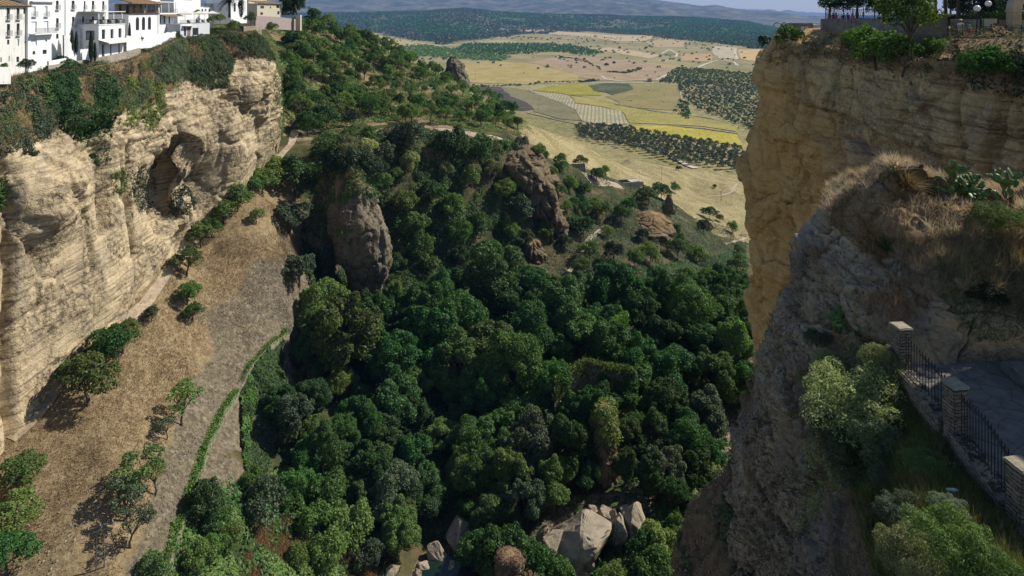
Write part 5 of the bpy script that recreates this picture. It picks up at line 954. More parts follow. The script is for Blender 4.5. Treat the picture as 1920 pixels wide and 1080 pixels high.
link("wall", rough_mesh(box_mesh("mill_wall", wl_, M['ruin']), .25, 1.4, 3), ru); link("roof", rough_mesh(box_mesh("mill_roof", [(-.5, -2.38, 3.05, 5.0, 2.18, 3.4)], M['drystone']), .22, 1.2, 5), ru)
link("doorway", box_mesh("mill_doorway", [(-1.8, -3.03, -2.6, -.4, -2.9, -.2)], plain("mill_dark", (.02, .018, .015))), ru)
link("side_wall", rough_mesh(box_mesh("mill_side_wall", [(-16, 3, -1, -5.5, 3.7, 2.4), (5.5, 2, -1, 9.5, 2.7, 1.6), (-11, 5, -1, -7, 5.6, 3.0)], M['ruin']), .4, 2.0, 9), ru)
for k, (u, v, lb) in enumerate([(968, 225, "broken pale wall end on the crest beside the hillside orchard"), (1085, 312, "low dark broken wall above the basin shrubs")]):
    p = march(u, v, 1.0); link("ruined_wall", rough_mesh(box_mesh("ruined_wall", [(-3, -.5, -2, 3, .5, 2.4), (-1.5, .5, -2, -.9, 4, 1.6)], M['ruin']), .35, 1.3, 20 + k), None, tuple(p), label=lb, category="ruined wall", group="broken walls on the slopes")
M['wood'] = plain("weathered_wood", (.20, .15, .10), .9, .25, 4); M['iron'] = plain("dark_iron", (.015, .016, .02), .45, .2, 8, .4, .5); M['steel'] = plain("grey_steel", (.16, .16, .155), .5, .15, 5, .3)
for k, (u, vb, hpx, ymin) in enumerate([(1050, 240, 30, 300), (1123, 288, 22, 300), (1241, 336, 24, 300), (1352, 378, 20, 300), (1010, 206, 24, 0), (1311, 256, 22, 0), (891, 152, 22, 0), (903, 192, 12, 300)]):
    p = march(u, vb) if ymin else vmarch(u, vb)
    if p is None: continue
    h = hpx * p[1] / F; rt = empty("telephone_pole", tuple(p), rz=.3, label="slim wooden pole " + ["on the crest where the golden slope begins", "in the middle of the upper golden slope", "right of the ruined mill on the golden slope", "beside the footpath at the right of the golden slope", "at the corner of the striped vineyard", "in the brightest yellow field", "in the golden field right of the rock fin", "on the grassy crest below the rock fin"][k], category="pole", group="poles on the slopes and fields")
    c, f = tube([(0, 0, -.5), (0, 0, h)], [.16, .11], 7); link("post", mesh_from("pole_post", c, f, M['wood']), rt); link("crossarm", box_mesh("pole_crossarm", [(-.9, -.06, h * .9, .9, .06, h * .9 + .12)], M['wood']), rt)
p = march(188, 1066); h = 84 * p[1] / F; rt = empty("power_pole", tuple(p), rz=.5, label="twin legged steel power pole with crossarms on the dry slope at the bottom left", category="power pole")
for x in (-.45, .45): c, f = tube([(x, 0, -.4), (x * .8, 0, h)], [.07, .05], 6); link("leg", mesh_from("pole_leg", c, f, M['steel']), rt)
link("crossarm", box_mesh("power_crossarm", [(-1.5, -.06, h * .93, 1.5, .06, h * .93 + .14), (-1.1, -.06, h * .83, 1.1, .06, h * .83 + .12)], M['steel']), rt)
c, f = join([tube([(x, 0, h * .93 + .14), (x, 0, h * .93 + .5)], [.09, .06], 6) for x in (-1.3, 0, 1.3)]); link("insulators", mesh_from("insulators", c, f, plain("porcelain", (.35, .33, .30), .4)), rt)
M['cable'] = plain('cable_black', (.01, .01, .01), .95, .1, 1, 0, .0)
a0 = p + np.array((0, 0, h)); b0 = PT(1000, 735, 165)
for k in range(3):
    t = np.linspace(0, 1, 40)[:, None]; L = a0 * (1 - t) + b0 * t + np.array((0, 0, -1)) * (4.5 * 4 * t * (1 - t)) * .5 + np.array((k * .9 - .9, 0, k * -.9)); c, f = tube(L, [.0035] * 40, 4)
    link("power_cable", mesh_from("power_cable", c, f, M['cable']), None, label=["highest", "middle", "lowest"][k] + " of the thin power cables sagging across the dark gorge", category="cable", group="power cables across the gorge")

# ---------------------------------------------------------------- near crag: grass, cacti, shrubs
CG = CRAGG; CGF = CG.reshape(-1, 3); CUV = uv_of(CGF); CFR = (np.arange(CG.shape[1])[None, :] >= 6).repeat(CG.shape[0], 0).ravel()
def crag_at(u, v):
    dd = ((CUV - np.array((u, v))) ** 2).sum(1) + (~CFR) * 1e6; return CGF[np.argmin(dd)]
TOPG = [(1545, 320), (1620, 300), (1700, 290), (1860, 320), (1995, 330), (1995, 470), (1850, 450), (1740, 450), (1690, 480), (1600, 440), (1550, 420)]
tufts("crag_grass", CG, TOPG, 44000, .40, .018, 'straw', 401, .55, lambda p: fbm(p, .9, 3, 440) > -.08, kind="stuff", label="tall straw grass on top of the near crag", category="dry grass")
tufts("crag_grass", CG, TOPG, 26000, .34, .015, 'dry_red', 402, .6, lambda p: fbm(p, .8, 3, 441) > -.1, kind="stuff", label="russet dry stems on top of the near crag", category="dry grass")
tufts("crag_stems", CG, [(1680, 440), (1995, 430), (1995, 620), (1880, 590), (1780, 560), (1700, 545)], 34000, .42, .013, 'dry_red', 403, .4, kind="stuff", label="brown dry stems hanging on the crag face above the terrace", category="dry grass")
tufts("crag_stems", CG, [(1540, 380), (1690, 440), (1760, 560), (1690, 620), (1560, 560), (1510, 470)], 26000, .38, .02, 'dry', 437, .5, lambda p: fbm(p, 1.4, 3, 438) > .0, kind="stuff", label="straw and brown grass spreading down the crag face below the top", category="dry grass")
tufts("crag_weeds", CG, [(1750, 430), (1995, 440), (1995, 640), (1830, 640), (1760, 560)], 14000, .3, .03, 'leaf_olive', 404, .6, kind="stuff", label="dark olive weeds on the crag face above the terrace", category="weeds")
tufts("bank_weeds", CG, [(1580, 800), (1700, 720), (1790, 830), (1960, 1090), (1640, 1090), (1600, 930)], 42000, .26, .02, 'leaf_hill', 405, .6, kind="stuff", label="low green weeds on the bank below the iron fence", category="weeds")
tufts("bank_weeds", CG, [(1560, 700), (1690, 690), (1790, 830), (1960, 1090), (1560, 1090), (1540, 850)], 26000, .3, .013, 'dry_red', 406, .6, kind="stuff", label="dry brown stems on the bank below the iron fence", category="dry grass")
CFACE = [(1390, 700), (1500, 460), (1560, 420), (1690, 480), (1690, 640), (1560, 720), (1480, 1000), (1400, 1090)]
blanket("crag_weeds", CG, CFACE, 30000, .10, 'leaf_olive', .22, 1.3, 431, gap=.12, asp=.5, kind="stuff", label="small olive plants growing in patches on the bare crag face", category="weeds")
blanket("crag_weeds", CG, [(1560, 640), (1690, 640), (1700, 720), (1600, 900), (1500, 1000), (1520, 780)], 26000, .10, 'leaf_grey', .35, 1.2, 432, gap=-.1, asp=.45, kind="stuff", label="grey green plants on the crag slope around the big pale shrub", category="weeds")
tufts("crag_tussocks", CG, CFACE, 40000, .34, .03, 'dry_red', 433, .6, lambda p: fbm(p, 1.1, 3, 434) > .18, kind="stuff", label="brown grass clumps scattered over the bare crag face", category="dry grass")
tufts("crag_tussocks", CG, [(1390, 700), (1500, 460), (1560, 420), (1690, 480), (1690, 600), (1560, 700), (1480, 1000), (1400, 1090)], 60000, .2, .016, 'dry', 407, .6, lambda p: fbm(p, 1.5, 3, 408) > .12, kind="stuff", label="scattered dry tussocks on the bare crag face", category="dry grass")
def spiky(name, u, v, R, n, mat, label, cat, seed, w=.03, low=.05):
    rng = np.random.default_rng(seed); q = crag_at(u, v); d = ball(n, rng); d[:, 2] = np.abs(d[:, 2]) + low; d = unit(d); L = R * rng.uniform(.6, 1.1, (n, 1)); side = unit(np.cross(d, np.array((0, 0, 1.0)) + .1 * rng.normal(size=(n, 3))))
    b = rng.normal(size=(n, 3)) * R * .08; b[:, 2] *= .3; mid = b + d * L * .55; tip = b + d * L + np.array((0, 0, -.12)) * L * L / R; v_ = np.stack([b - side * w, b + side * w, mid + side * w * .8, tip, mid - side * w * .8], 1).reshape(-1, 3)
    i = np.arange(n)[:, None] * 5; f = np.concatenate([i + np.array([[0, 1, 2, 4]])]); f3 = i + np.array([[4, 2, 3]])
    link(name, mesh_from(name, v_, [f, f3], M[mat], False), None, tuple(q), label=label, category=cat)
spiky("dry_agave", 1676, 318, 1.05, 110, 'straw', "bleached spiky dry plant fanning out at the top of the near crag", "plant", 410, .022, .25)
spiky("grass_clump", 1662, 470, .85, 190, 'leaf_reed', "bright green grass clump on the crag face below the dry grass", "grass clump", 411, .014)
spiky("grass_clump", 1600, 372, 1.0, 320, 'straw', "pale feathery grass clump at the left of the crag top", "grass clump", 412, .010)
spiky("grass_clump", 1560, 395, .7, 200, 'straw', "small pale grass clump at the crag's upper left edge", "grass clump", 413, .010)
spiky("grass_clump", 1500, 515, .55, 120, 'straw', "pale dry grass clump on the crag skyline halfway down", "grass clump", 414, .010)
spiky("grass_clump", 1700, 350, 1.1, 420, 'dry', "tawny grass mound below the bleached spiky plant", "grass clump", 415, .012)
spiky("grass_clump", 1930, 400, 1.0, 380, 'straw', "golden grass clump at the right edge behind the cactus with a trunk", "grass clump", 416, .012)
M['pad'] = plain("cactus_pad", (.085, .15, .045), .5, .35, 5, 0, .35, .02); M['pad_dark'] = plain("dark_cactus_pad", (.035, .065, .03), .55, .3, 5, 0, .3); M['flower'] = plain("cactus_flower", (.75, .6, .05), .6, .1)
def cactus(name, base, R, n, pad, label, seed, mat='pad', trunk=False, flowers=6):
    rng = np.random.default_rng(seed); bm = bmesh.new(); bmesh.ops.create_icosphere(bm, subdivisions=2, radius=1.0); sc = np.array([v.co[:] for v in bm.verts]); sf = np.array([[v.index for v in f.verts] for f in bm.faces]); bm.free()
    pads = [(np.array((rng.normal() * R * .3, rng.normal() * R * .25, 0.0 if not trunk else R * .5)), unit(np.array((rng.normal() * .4, rng.normal() * .4, 1.0)))) for _ in range(5 if not trunk else 4)]; done = []; i = 0
    while i < len(pads) and len(done) < n:
        b, d = pads[i]; i += 1; L = pad * rng.uniform(.75, 1.15); nrm = unit(np.cross(d, ball(1, rng)[0])); done.append((b, d, nrm, L)); tip = b + d * L * .95
        if np.linalg.norm(tip[:2]) > R * 1.05 or tip[2] > R * 1.9: continue
        for _ in range(rng.integers(1, 4)):
            d2 = unit(d + ball(1, rng)[0] * .85 + np.array((0, 0, .12))); side = np.cross(nrm, d); pads.append((b + d * L * rng.uniform(.7, .95) + side * L * .25 * rng.normal(), d2))
    parts = []
    for b, d, nrm, L in done:
        s = np.cross(nrm, d); taper = (.78 + .28 * sc[:, 2:3]); parts.append(((b + d * L * .5) + sc[:, :1] * taper * s * L * .36 + sc[:, 1:2] * nrm * L * .07 + sc[:, 2:3] * d * L * .52, sf))
    root = empty(name, tuple(base), label=label, category="cactus"); c, f = join(parts); link("pads", mesh_from("cactus_pads", c, f, M[mat]), root)
    if trunk: c, f = tube([(0, 0, -.3), (.03, .02, R * .3), (-.02, 0, R * .6)], [.13, .1, .09], 8); link("trunk", mesh_from("cactus_trunk", c, f, M['bark']), root)
    if flowers:
        fp = [b + d * L * 1.05 for b, d, nrm, L in done[-flowers:]]; c, f = join([(p_ + sc * .035, sf) for p_ in fp]); link("flowers", mesh_from("cactus_flowers", c, f, M['flower']), root)
cactus("prickly_pear", crag_at(1782, 372) + np.array((0, 0, -.1)), 1.15, 105, .40, "large prickly pear cactus in dry grass on top of the near crag", 420)
cactus("prickly_pear", crag_at(1892, 388) + np.array((.1, 0, -.1)), .8, 26, .42, "prickly pear with a bare woody trunk at the right edge of the crag", 421, trunk=True, flowers=2)
cactus("prickly_pear", crag_at(1578, 622) + np.array((0, -.1, -.1)), .55, 34, .34, "small prickly pear on the crag face above the big pale shrub", 422, flowers=0)
cactus("prickly_pear", east_at(1434, 92) + np.array((.3, 0, .1)), 1.9, 120, .5, "dark prickly pear hanging at the outer corner of the eastern cliff rim", 423, 'pad_dark', flowers=0)
for k, (u, v, r, mt, kd, sz, lb) in enumerate([(1605, 775, 98, 'leaf_grey', 'fine', .95, "big pale sunlit shrub below the first stone pillar"), (1655, 700, 48, 'leaf_grey', 'fine', 1.0, "pale shrub leaning on the first stone pillar"), (1558, 830, 46, 'leaf_olive', 'fine', 1.0, "olive shrub hanging under the big pale shrub"),
        (1560, 690, 32, 'leaf_grey', 'fine', 1.0, "small pale shrub under the small prickly pear"), (1700, 1060, 66, 'leaf_grey', 'fine', 1.0, "pale silvery shrub at the bottom left of the fence bank"), (1790, 1050, 72, 'leaf_hill', 'fine', 1.15, "bright green leafy shrub at the bottom edge below the fence"), (1850, 1075, 52, 'leaf_hill', 'fine', 1.1, "green shrub in the bottom right corner"),
        (1745, 1085, 56, 'leaf_grey', 'fine', .9, "pale shrub between the silvery and the bright green bottom shrubs"), (1862, 408, 50, 'leaf_hill', 'fine', .75, "fine leaved green bush at the foot of the trunked cactus"), (1600, 870, 58, 'leaf_olive', 'fine', .9, "wide olive shrub spilling down below the big pale shrub"), (1650, 835, 54, 'leaf_olive', 'fine', .9, "olive shrub between the big pale shrub and the fence kerb"), (1545, 740, 40, 'leaf_grey', 'fine', 1.0, "pale shrub at the left shoulder of the big pale shrub"), (1700, 960, 50, 'leaf_olive', 'fine', .7, "dark olive shrub in the middle of the fence bank"), (1780, 950, 40, 'leaf_olive', 'fine', .6, "low olive shrub under the kerb of the second railing"), (1660, 900, 40, 'leaf_olive', 'fine', .7, "dark olive bush in the shade of the fence bank"), (1740, 860, 44, 'leaf_hill', 'fine', .5, "low green bush close below the second stone pillar"), (1850, 560, 40, 'leaf_dark', 'fine', .8, "dark shrub on the crag face above the paved terrace"), (1530, 640, 24, 'leaf_olive', 'fine', .9, "tiny olive shrub at the crag's left edge")]):
    q = crag_at(u, v + r * .45); R = r * q[1] / F; put_tree("crag_shrub", kd, k, q + np.array((0, 0, -.25 * R)), R * 1.15, mt, what="shrub", cat="shrub", sz=sz, label=lb)
# barrier tape and a bottle left on the bank
def tape(pts, label):
    L = np.array([crag_at(u, v) * .988 for u, v in pts]); s = np.linspace(0, len(L) - 1, 60); C = np.c_[[np.interp(s, np.arange(len(L)), L[:, i]) for i in range(3)]].T + fbm(np.c_[s, s * 0, s * 0], 1.5, 2, 6)[:, None] * .04
    G = np.stack([C, C + np.array((0, -.01, .055))], 1); me = mesh_from("barrier_tape", G.reshape(-1, 3), grid_faces(60, 2), [plain("tape_red", (.55, .03, .03), .4), plain("tape_white", (.8, .8, .8), .4)], midx=(np.arange(59) // 5) % 2); link("barrier_tape", me, None, label=label, category="tape")
tape([(1590, 750), (1605, 738), (1622, 728), (1642, 725)], "red and white barrier tape caught in the big pale shrub")
tape([(1760, 878), (1775, 872), (1790, 868), (1794, 880)], "red and white barrier tape in the grass below the second pillar")
tape([(1712, 930), (1724, 934), (1732, 915), (1738, 900)], "red and white barrier tape lowest on the weedy bank")
q = crag_at(1786, 922); c, f = join([tube([(-.16, 0, .05), (-.14, 0, .05), (.06, 0, .05), (.11, 0, .05), (.15, 0, .05)], [.03, .05, .05, .03, .02], 10)]); link("plastic_bottle", mesh_from("plastic_bottle", c, f, plain("bottle_plastic", (.45, .55, .62), .2)), None, tuple(q * .99), label="crushed pale blue plastic bottle lying on the weedy bank", category="bottle")

# ---------------------------------------------------------------- terrace, stone pillars and iron fence
m, nt, out = newmat("coursed_stonework"); tcd = nt.nodes.new("ShaderNodeTexCoord"); sx_ = nt.nodes.new("ShaderNodeSeparateXYZ"); nt.links.new(tcd.outputs["Object"], sx_.inputs[0]); cx_ = nt.nodes.new("ShaderNodeCombineXYZ"); vN = coords(nt); wob_ = math_(nt, 'MULTIPLY', noise(nt, vN, 4, 3), .12)
nt.links.new(math_(nt, 'ADD', math_(nt, 'ADD', sx_.outputs[0], sx_.outputs[1]), wob_), cx_.inputs[0]); nt.links.new(math_(nt, 'ADD', sx_.outputs[2], wob_), cx_.inputs[1]); bk = nt.nodes.new("ShaderNodeTexBrick"); nt.links.new(cx_.outputs[0], bk.inputs["Vector"])
for k_, v_ in (("Scale", 1.0), ("Mortar Size", .014), ("Mortar Smooth", .4), ("Brick Width", .30), ("Row Height", .105), ("Bias", 0.0)): bk.inputs[k_].default_value = v_
bk.inputs["Color1"].default_value = (.24, .20, .14, 1); bk.inputs["Color2"].default_value = (.13, .115, .09, 1); bk.inputs["Mortar"].default_value = (.045, .04, .032, 1)
nf = noise(nt, vN, 14, 6, .7); lich = ramp(nt, noise(nt, vN, 5, 6, .7), [(.52, (0, 0, 0)), (.66, (.6, .6, .6))])
finish(nt, out, mixc(nt, lich, mixc(nt, .6, bk.outputs["Color"], mixc(nt, 1.0, bk.outputs["Color"], ramp(nt, nf, [(.3, (.5, .5, .5)), (.7, (1.5, 1.5, 1.45))]), 'MULTIPLY')), (.30, .29, .25)), .95, math_(nt, 'SUBTRACT', math_(nt, 'MULTIPLY', nf, .6), bk.outputs["Fac"]), .025, 1, .1); M['coursed'] = m
M['stonework'] = rock_mat("pillar_stonework", (.42, .36, .26), (.30, .26, .19), (.10, .09, .07), (.24, .23, .21), grit=6, strata=1.2, scale=1.6, grit_amt=.5, sdist=.12)
ZT = -12.5; PIL = [np.array((13.60, 22.1)), np.array((13.17, 18.8)), np.array((12.45, 15.45))]
m, nt, out = newmat("paving"); v = coords(nt); vo = nt.nodes.new("ShaderNodeTexVoronoi"); vo.feature = 'DISTANCE_TO_EDGE'; vo.inputs["Scale"].default_value = 1.5; nt.links.new(v, vo.inputs["Vector"]); e = ramp(nt, vo.outputs["Distance"], [(.0, (.55, .53, .5)), (.035, (1, 1, 1))]); b_ = ramp(nt, noise(nt, v, 3, 5), [(.3, (.10, .095, .085)), (.7, (.19, .175, .155))])
finish(nt, out, mixc(nt, 1.0, b_, e, 'MULTIPLY'), .9, noise(nt, v, 6, 5), .05, .6, .2); M['paving'] = m
fl = [(13.9, 22.6), (13.75, 22.1), (13.3, 18.8), (12.6, 15.45), (12.0, 12.6), (24, 11.5), (26, 23.5)]
link("terrace_paving", mesh_from("terrace_paving", [(x, y, ZT) for x, y in fl], np.array([list(range(7))])[:, ::-1], M['paving'], False), kind="structure")
def edge_wall(a, b, label):
    a, b = np.array(a), np.array(b); L = np.linalg.norm(b - a); me = rough_mesh(box_mesh("kerb_wall", [(0, -.28, -1.5, L, .28, .14)], M['coursed'], .03), .05, .35, 50, 5); o = link("kerb_wall", me, None, (*a, ZT), label=label, category="stone wall", group="kerb walls under the iron fence"); o.rotation_euler = (0, 0, math.atan2(*(b - a)[::-1]))
edge_wall((13.55, 21.78), (13.22, 19.14), "low stone kerb wall between the first and second fence pillars"); edge_wall((13.10, 18.45), (12.55, 15.85), "low stone kerb wall between the second and third fence pillars"); edge_wall((12.38, 15.1), (11.9, 12.6), "low stone kerb wall in front of the third fence pillar")
for k, p in enumerate(PIL):
    rt = empty("stone_pillar", (*p, ZT), rz=.12, label=["rough stone fence pillar nearest the crag", "rough stone fence pillar with a sunlit corner in the middle of the fence", "rough stone fence pillar cut by the right edge of the photo"][k], category="pillar", group="stone pillars of the iron fence"); H = 1.36 if k else 1.42
    link("shaft", rough_mesh(box_mesh("pillar_shaft", [(-.235, -.235, -1.6, .235, .235, H)], M['coursed'], .03), .05, .25, 60 + k, 8), rt); link("cap", rough_mesh(box_mesh("pillar_cap", [(-.275, -.275, H + .002, .275, .275, H + .09)], M['stonework'], .03), .02, .25, 70 + k, 4), rt)
def railing(a, b, n, label, bump):
    a, b = np.array(a), np.array(b); L = np.linalg.norm(b - a); rt = empty("iron_railing", (*a, ZT + .14), rz=math.atan2(*(b - a)[::-1]), label=label, category="railing", group="iron railings between the stone pillars")
    x = np.linspace(.05, L - .05, n); top = 1.12 + bump * np.sin(np.pi * np.clip((x / L), 0, 1)) ** 2 - .12 * (x / L > .75) * (x / L - .75)
    for xi, ti in zip(x, top):
        c1, f1 = tube([(xi, 0, -.02), (xi, 0, ti)], [.011, .011], 6); c2, f2 = tube([(xi, 0, ti), (xi, 0, ti + .05), (xi, 0, ti + .13)], [.02, .02, .002], 6); c, f = join([(c1, f1), (c2, f2)]); link("picket", mesh_from("picket", c, f, M['iron']), rt)
    tr = tube(np.c_[x, x * 0 - .014, top - .06], [.018] * n, 6); c, f = tube(np.c_[x, x * 0 - .014, x * 0 + .12], [.016] * n, 6); link("bottom_rail", mesh_from("bottom_rail", c, f, M['iron']), rt)
    sc_ = []
    for xi, ti in zip((x[1:] + x[:-1]) / 2, (top[1:] + top[:-1]) / 2):
        t = np.linspace(0, 5.2, 14); r = .05 * (1 - t / 8); sc_.append(tube(np.c_[xi + r * np.cos(t), t * 0 - .02, ti - .02 + r * np.sin(t)], [.008] * 14, 5))
    c, f = join([tr] + sc_); link("top_rail", mesh_from("top_rail", c, f, M['iron']), rt)
railing((13.53, 21.75), (13.24, 19.15), 15, "black iron railing between the pillar by the crag and the middle pillar", .0); railing((13.08, 18.42), (12.57, 15.85), 17, "black iron railing with curled top between the middle pillar and the edge pillar", .16); railing((12.36, 15.05), (11.92, 12.7), 14, "black iron railing beyond the edge pillar", .0)
link("stone_step", rough_mesh(box_mesh("stone_step", [(0, 0, 0, 3.5, 1.6, .38)], M['paving'], .04), .02, .4, 90, 4), None, (16.9, 20.3, ZT), label="broad low stone step on the paved terrace beside the crag", category="step")
# unseen bank beyond the right edge, shaped to keep sun off the fence pillars
blk = rough_mesh(box_mesh("shade_bank", [(23, 19.6, -14, 40, 25.6, -.4)], M['crag_m'], .3), .5, 2.5, 95, 10); link("shade_bank", blk, kind="structure")
# ---------------------------------------------------------------- the white town on the western rim
def wall_mat(name, c, stain=.0):
    m, nt, out = newmat(name); v = coords(nt); n = noise(nt, v, .5, 6, .7); col = ramp(nt, n, [(.3, tuple(x * .93 for x in c)), (.7, c)])
    if stain:
        s = noise(nt, coords(nt, (1.5, 1.5, .35)), 1.2, 6, .75); col = mixc(nt, ramp(nt, s, [(.5, (0, 0, 0)), (.72, (stain,) * 3)]), col, (.36, .33, .27))
    finish(nt, out, col, .85, n, .02, .5, .2); return m
M['white'] = wall_mat("whitewash", (.80, .80, .79), .22); M['old_white'] = wall_mat("weathered_whitewash", (.74, .73, .68), .75); M['cream'] = wall_mat("cream_render", (.50, .45, .34), .4); M['pinkish'] = wall_mat("pinkish_render", (.34, .27, .25), .4)
M['greywall'] = wall_mat("grey_render", (.56, .58, .60), .1)
M['glass'] = plain("dark_glass", (.025, .028, .03), .12, .3, .8, 0, .6); M['shutter'] = plain("white_shutter", (.72, .73, .74), .7, .05); M['wframe'] = plain("brown_frame", (.11, .07, .045), .7, .2); M['darkwood'] = plain("dark_wood", (.10, .05, .03), .7, .3)
M['canvas'] = plain("cream_canvas", (.74, .70, .60), .8, .06); M['black'] = plain("black_paint", (.02, .02, .022), .5, .2); M['grey_paint'] = plain("grey_paint", (.3, .31, .32), .6)
m, nt, out = newmat("clay_tiles"); v = coords(nt); w = nt.nodes.new("ShaderNodeTexWave"); w.bands_direction = 'Y'; w.inputs["Scale"].default_value = 1.5; nt.links.new(v, w.inputs["Vector"]); n = noise(nt, v, 2.5, 6, .7)
finish(nt, out, mixc(nt, .55, ramp(nt, n, [(.3, (.17, .11, .06)), (.5, (.30, .19, .10)), (.72, (.36, .28, .16))]), mixc(nt, 1.0, (.36, .25, .14), ramp(nt, w.outputs["Fac"], [(.2, (.35, .35, .35)), (.7, (1.2, 1.2, 1.2))]), 'MULTIPLY')), .9, w.outputs["Fac"], .12, 1, .15); M['tiles'] = m
def fy(u, x): return F * x / (u - 960.0)                     # where the sight line of column u meets the facade plane X = x
def fz(u, v, x): return -(v - V0) * fy(u, x) / F
def facade(name, x, y0, y1, z0, z1, depth, holes, mat, parent, o, reveal=.22):
    """box house with a real opening for every hole (y0, y1, z0, z1); the facade looks towards +X"""
    ys = sorted({y0, y1, *[h[0] for h in holes], *[h[1] for h in holes]}); zs = sorted({z0, z1, *[h[2] for h in holes], *[h[3] for h in holes]})
    bm = bmesh.new(); vt = {}
    def V_(a, b, c):
        k = (round(a, 4), round(b, 4), round(c, 4))
        if k not in vt: vt[k] = bm.verts.new((a - o[0], b - o[1], c - o[2]))
        return vt[k]
    def Q(*p):
        try: bm.faces.new([V_(*q) for q in p])
        except ValueError: pass
    for a, b in zip(ys[:-1], ys[1:]):
        for c, d in zip(zs[:-1], zs[1:]):
            if any(h[0] - 1e-4 <= a and b <= h[1] + 1e-4 and h[2] - 1e-4 <= c and d <= h[3] + 1e-4 for h in holes): continue
            Q((x, a, c), (x, b, c), (x, b, d), (x, a, d))
    for a, b, c, d in holes:
        xr = x - reveal; Q((x, a, c), (xr, a, c), (xr, b, c), (x, b, c)); Q((x, a, d), (x, b, d), (xr, b, d), (xr, a, d)); Q((x, a, c), (x, a, d), (xr, a, d), (xr, a, c)); Q((x, b, c), (xr, b, c), (xr, b, d), (x, b, d))
    xb = x - depth
    Q((x, y0, z0), (x, y0, z1), (xb, y0, z1), (xb, y0, z0)); Q((x, y1, z0), (xb, y1, z0), (xb, y1, z1), (x, y1, z1)); Q((x, y0, z1), (x, y1, z1), (xb, y1, z1), (xb, y0, z1)); Q((xb, y0, z0), (xb, y0, z1), (xb, y1, z1), (xb, y1, z0))
    bmesh.ops.recalc_face_normals(bm, faces=bm.faces[:]); me = bpy.data.meshes.new(name); bm.to_mesh(me); bm.free(); me.materials.append(mat); return link(name, me, parent)
def bx(name, b, mat, parent=None, o=(0, 0, 0), bev=0.0, **kw):
    return link(name, box_mesh(name, [(q[0] - o[0], q[1] - o[1], q[2] - o[2], q[3] - o[0], q[4] - o[1], q[5] - o[2]) for q in b], mat, bev), parent, **kw)
def rail_boxes(x, y0, y1, z, h, n, t=.018): return [(x - t, y0, z + h - .05, x + t, y1, z + h), (x - t, y0, z, x + t, y1, z + .04)] + [(x - t, y0 + (y1 - y0) * k / n - t, z + .045, x + t, y0 + (y1 - y0) * k / n + t, z + h - .055) for k in range(n + 1)]
def house(name, label, u0, u1, x, vt, vb, depth, wins, mat, k=12.0, ox=0, oy=0, roof=None):
    """wins: (x0, y0, x1, y1, kind) in pixels of an enlarged crop; kind d = dark window, s = white shutters, r = with iron railing, o = opening"""
    y0, y1 = fy(u0, x), fy(u1, x); z1 = fz((u0 + u1) / 2, vt, x); z0 = fz((u0 + u1) / 2, vb, x); o = (x, (y0 + y1) / 2, z0); rt = empty(name, o, label=label, category="house", group="white houses on the cliff edge" if mat in ('white', 'old_white') else "houses behind the trees on the cliff edge")
    H = []
    for a, b, c, d, kd in wins:
        ua, ub, va, vb_ = ox + a / k, ox + c / k, oy + b / k, oy + d / k; H.append((fy(ua, x), fy(ub, x), fz((ua + ub) / 2, vb_, x), fz((ua + ub) / 2, va, x), kd))
    facade("wall", x, y0, y1, z0 - 2.5, z1, depth, [h[:4] for h in H], M[mat], rt, o)
    for a, b, c, d, kd in H:
        s = .06; xr = x - .2
        if 'o' in kd: bx("back_wall", [(xr - .02, a, c, xr, b, d)], M['glass'], rt, o); continue
        fr = bx("window", [(xr, a, c, xr + .06, a + s, d), (xr, b - s, c, xr + .06, b, d), (xr, a + s, c, xr + .06, b - s, c + s), (xr, a + s, d - s, xr + .06, b - s, d), (xr, (a + b) / 2 - .03, c + s, xr + .06, (a + b) / 2 + .03, d - s)], M['shutter' if 's' in kd else 'wframe'], rt, o)
        link("pane", box_mesh("pane", [(xr - .03 - o[0], a - o[1], c - o[2], xr + .02 - o[0], b - o[1], d - o[2])], M['shutter' if 's' in kd else 'glass']), fr)
        if 'r' in kd:
            bx("sill", [(x + .003, a - .15, c - .14, x + .38, b + .15, c - .02)], M['greywall'], rt, o); bx("window_railing", rail_boxes(x + .34, a - .12, b + .12, c - .02, .95, 6), M['grey_paint'], rt, o)
    if roof: roof(rt, o, x, y0, y1, z1)
    return rt, o, (y0, y1, z0, z1)
def slab_roof(over=.6, run=6.0, rise=2.2, drop=.0, cor='tiles'):
    def f(rt, o, x, y0, y1, z1):
        n = 26; t = np.linspace(0, 1, n); yy = np.linspace(y0 - .35, y1 + .35, 90); T_, Y_ = np.meshgrid(t, yy, indexing='ij'); X_ = x + over - (run + over) * T_; Z_ = z1 + .12 + rise * T_ - drop + .09 * np.sin(Y_ * 2 * np.pi / .5)
        G = np.stack([X_, Y_, Z_], -1) - np.array(o); low = G[:1] + np.array((0, 0, -.14)); lo2 = low + np.array((-over, 0, .02)); G = np.concatenate([lo2, low, G], 0)
        link("roof", mesh_from("tile_roof", G.reshape(-1, 3), grid_faces(*G.shape[:2]), M[cor]), rt)
    return f
hA, oA, bA = house("white_house", "weathered white house with brown tile roof at the far left", -45, 52, -87.0, 11, 150, 9, [(150, 180, 222, 440, 'dr'), (374, 180, 440, 435, 'dr'), (528, 180, 590, 312, 'd'), (155, 540, 228, 805, 'dr'), (374, 525, 440, 795, 'dr'), (160, 895, 212, 1003, 'd'), (385, 875, 430, 1040, 's'), (565, 925, 592, 985, 'd'), (370, 1275, 430, 1400, 'd'), (10, 1290, 40, 1400, 'd'), (195, 1260, 220, 1380, 's'), (-330, 180, -260, 440, 'dr'), (-330, 540, -260, 805, 'dr')], 'old_white', roof=slab_roof())
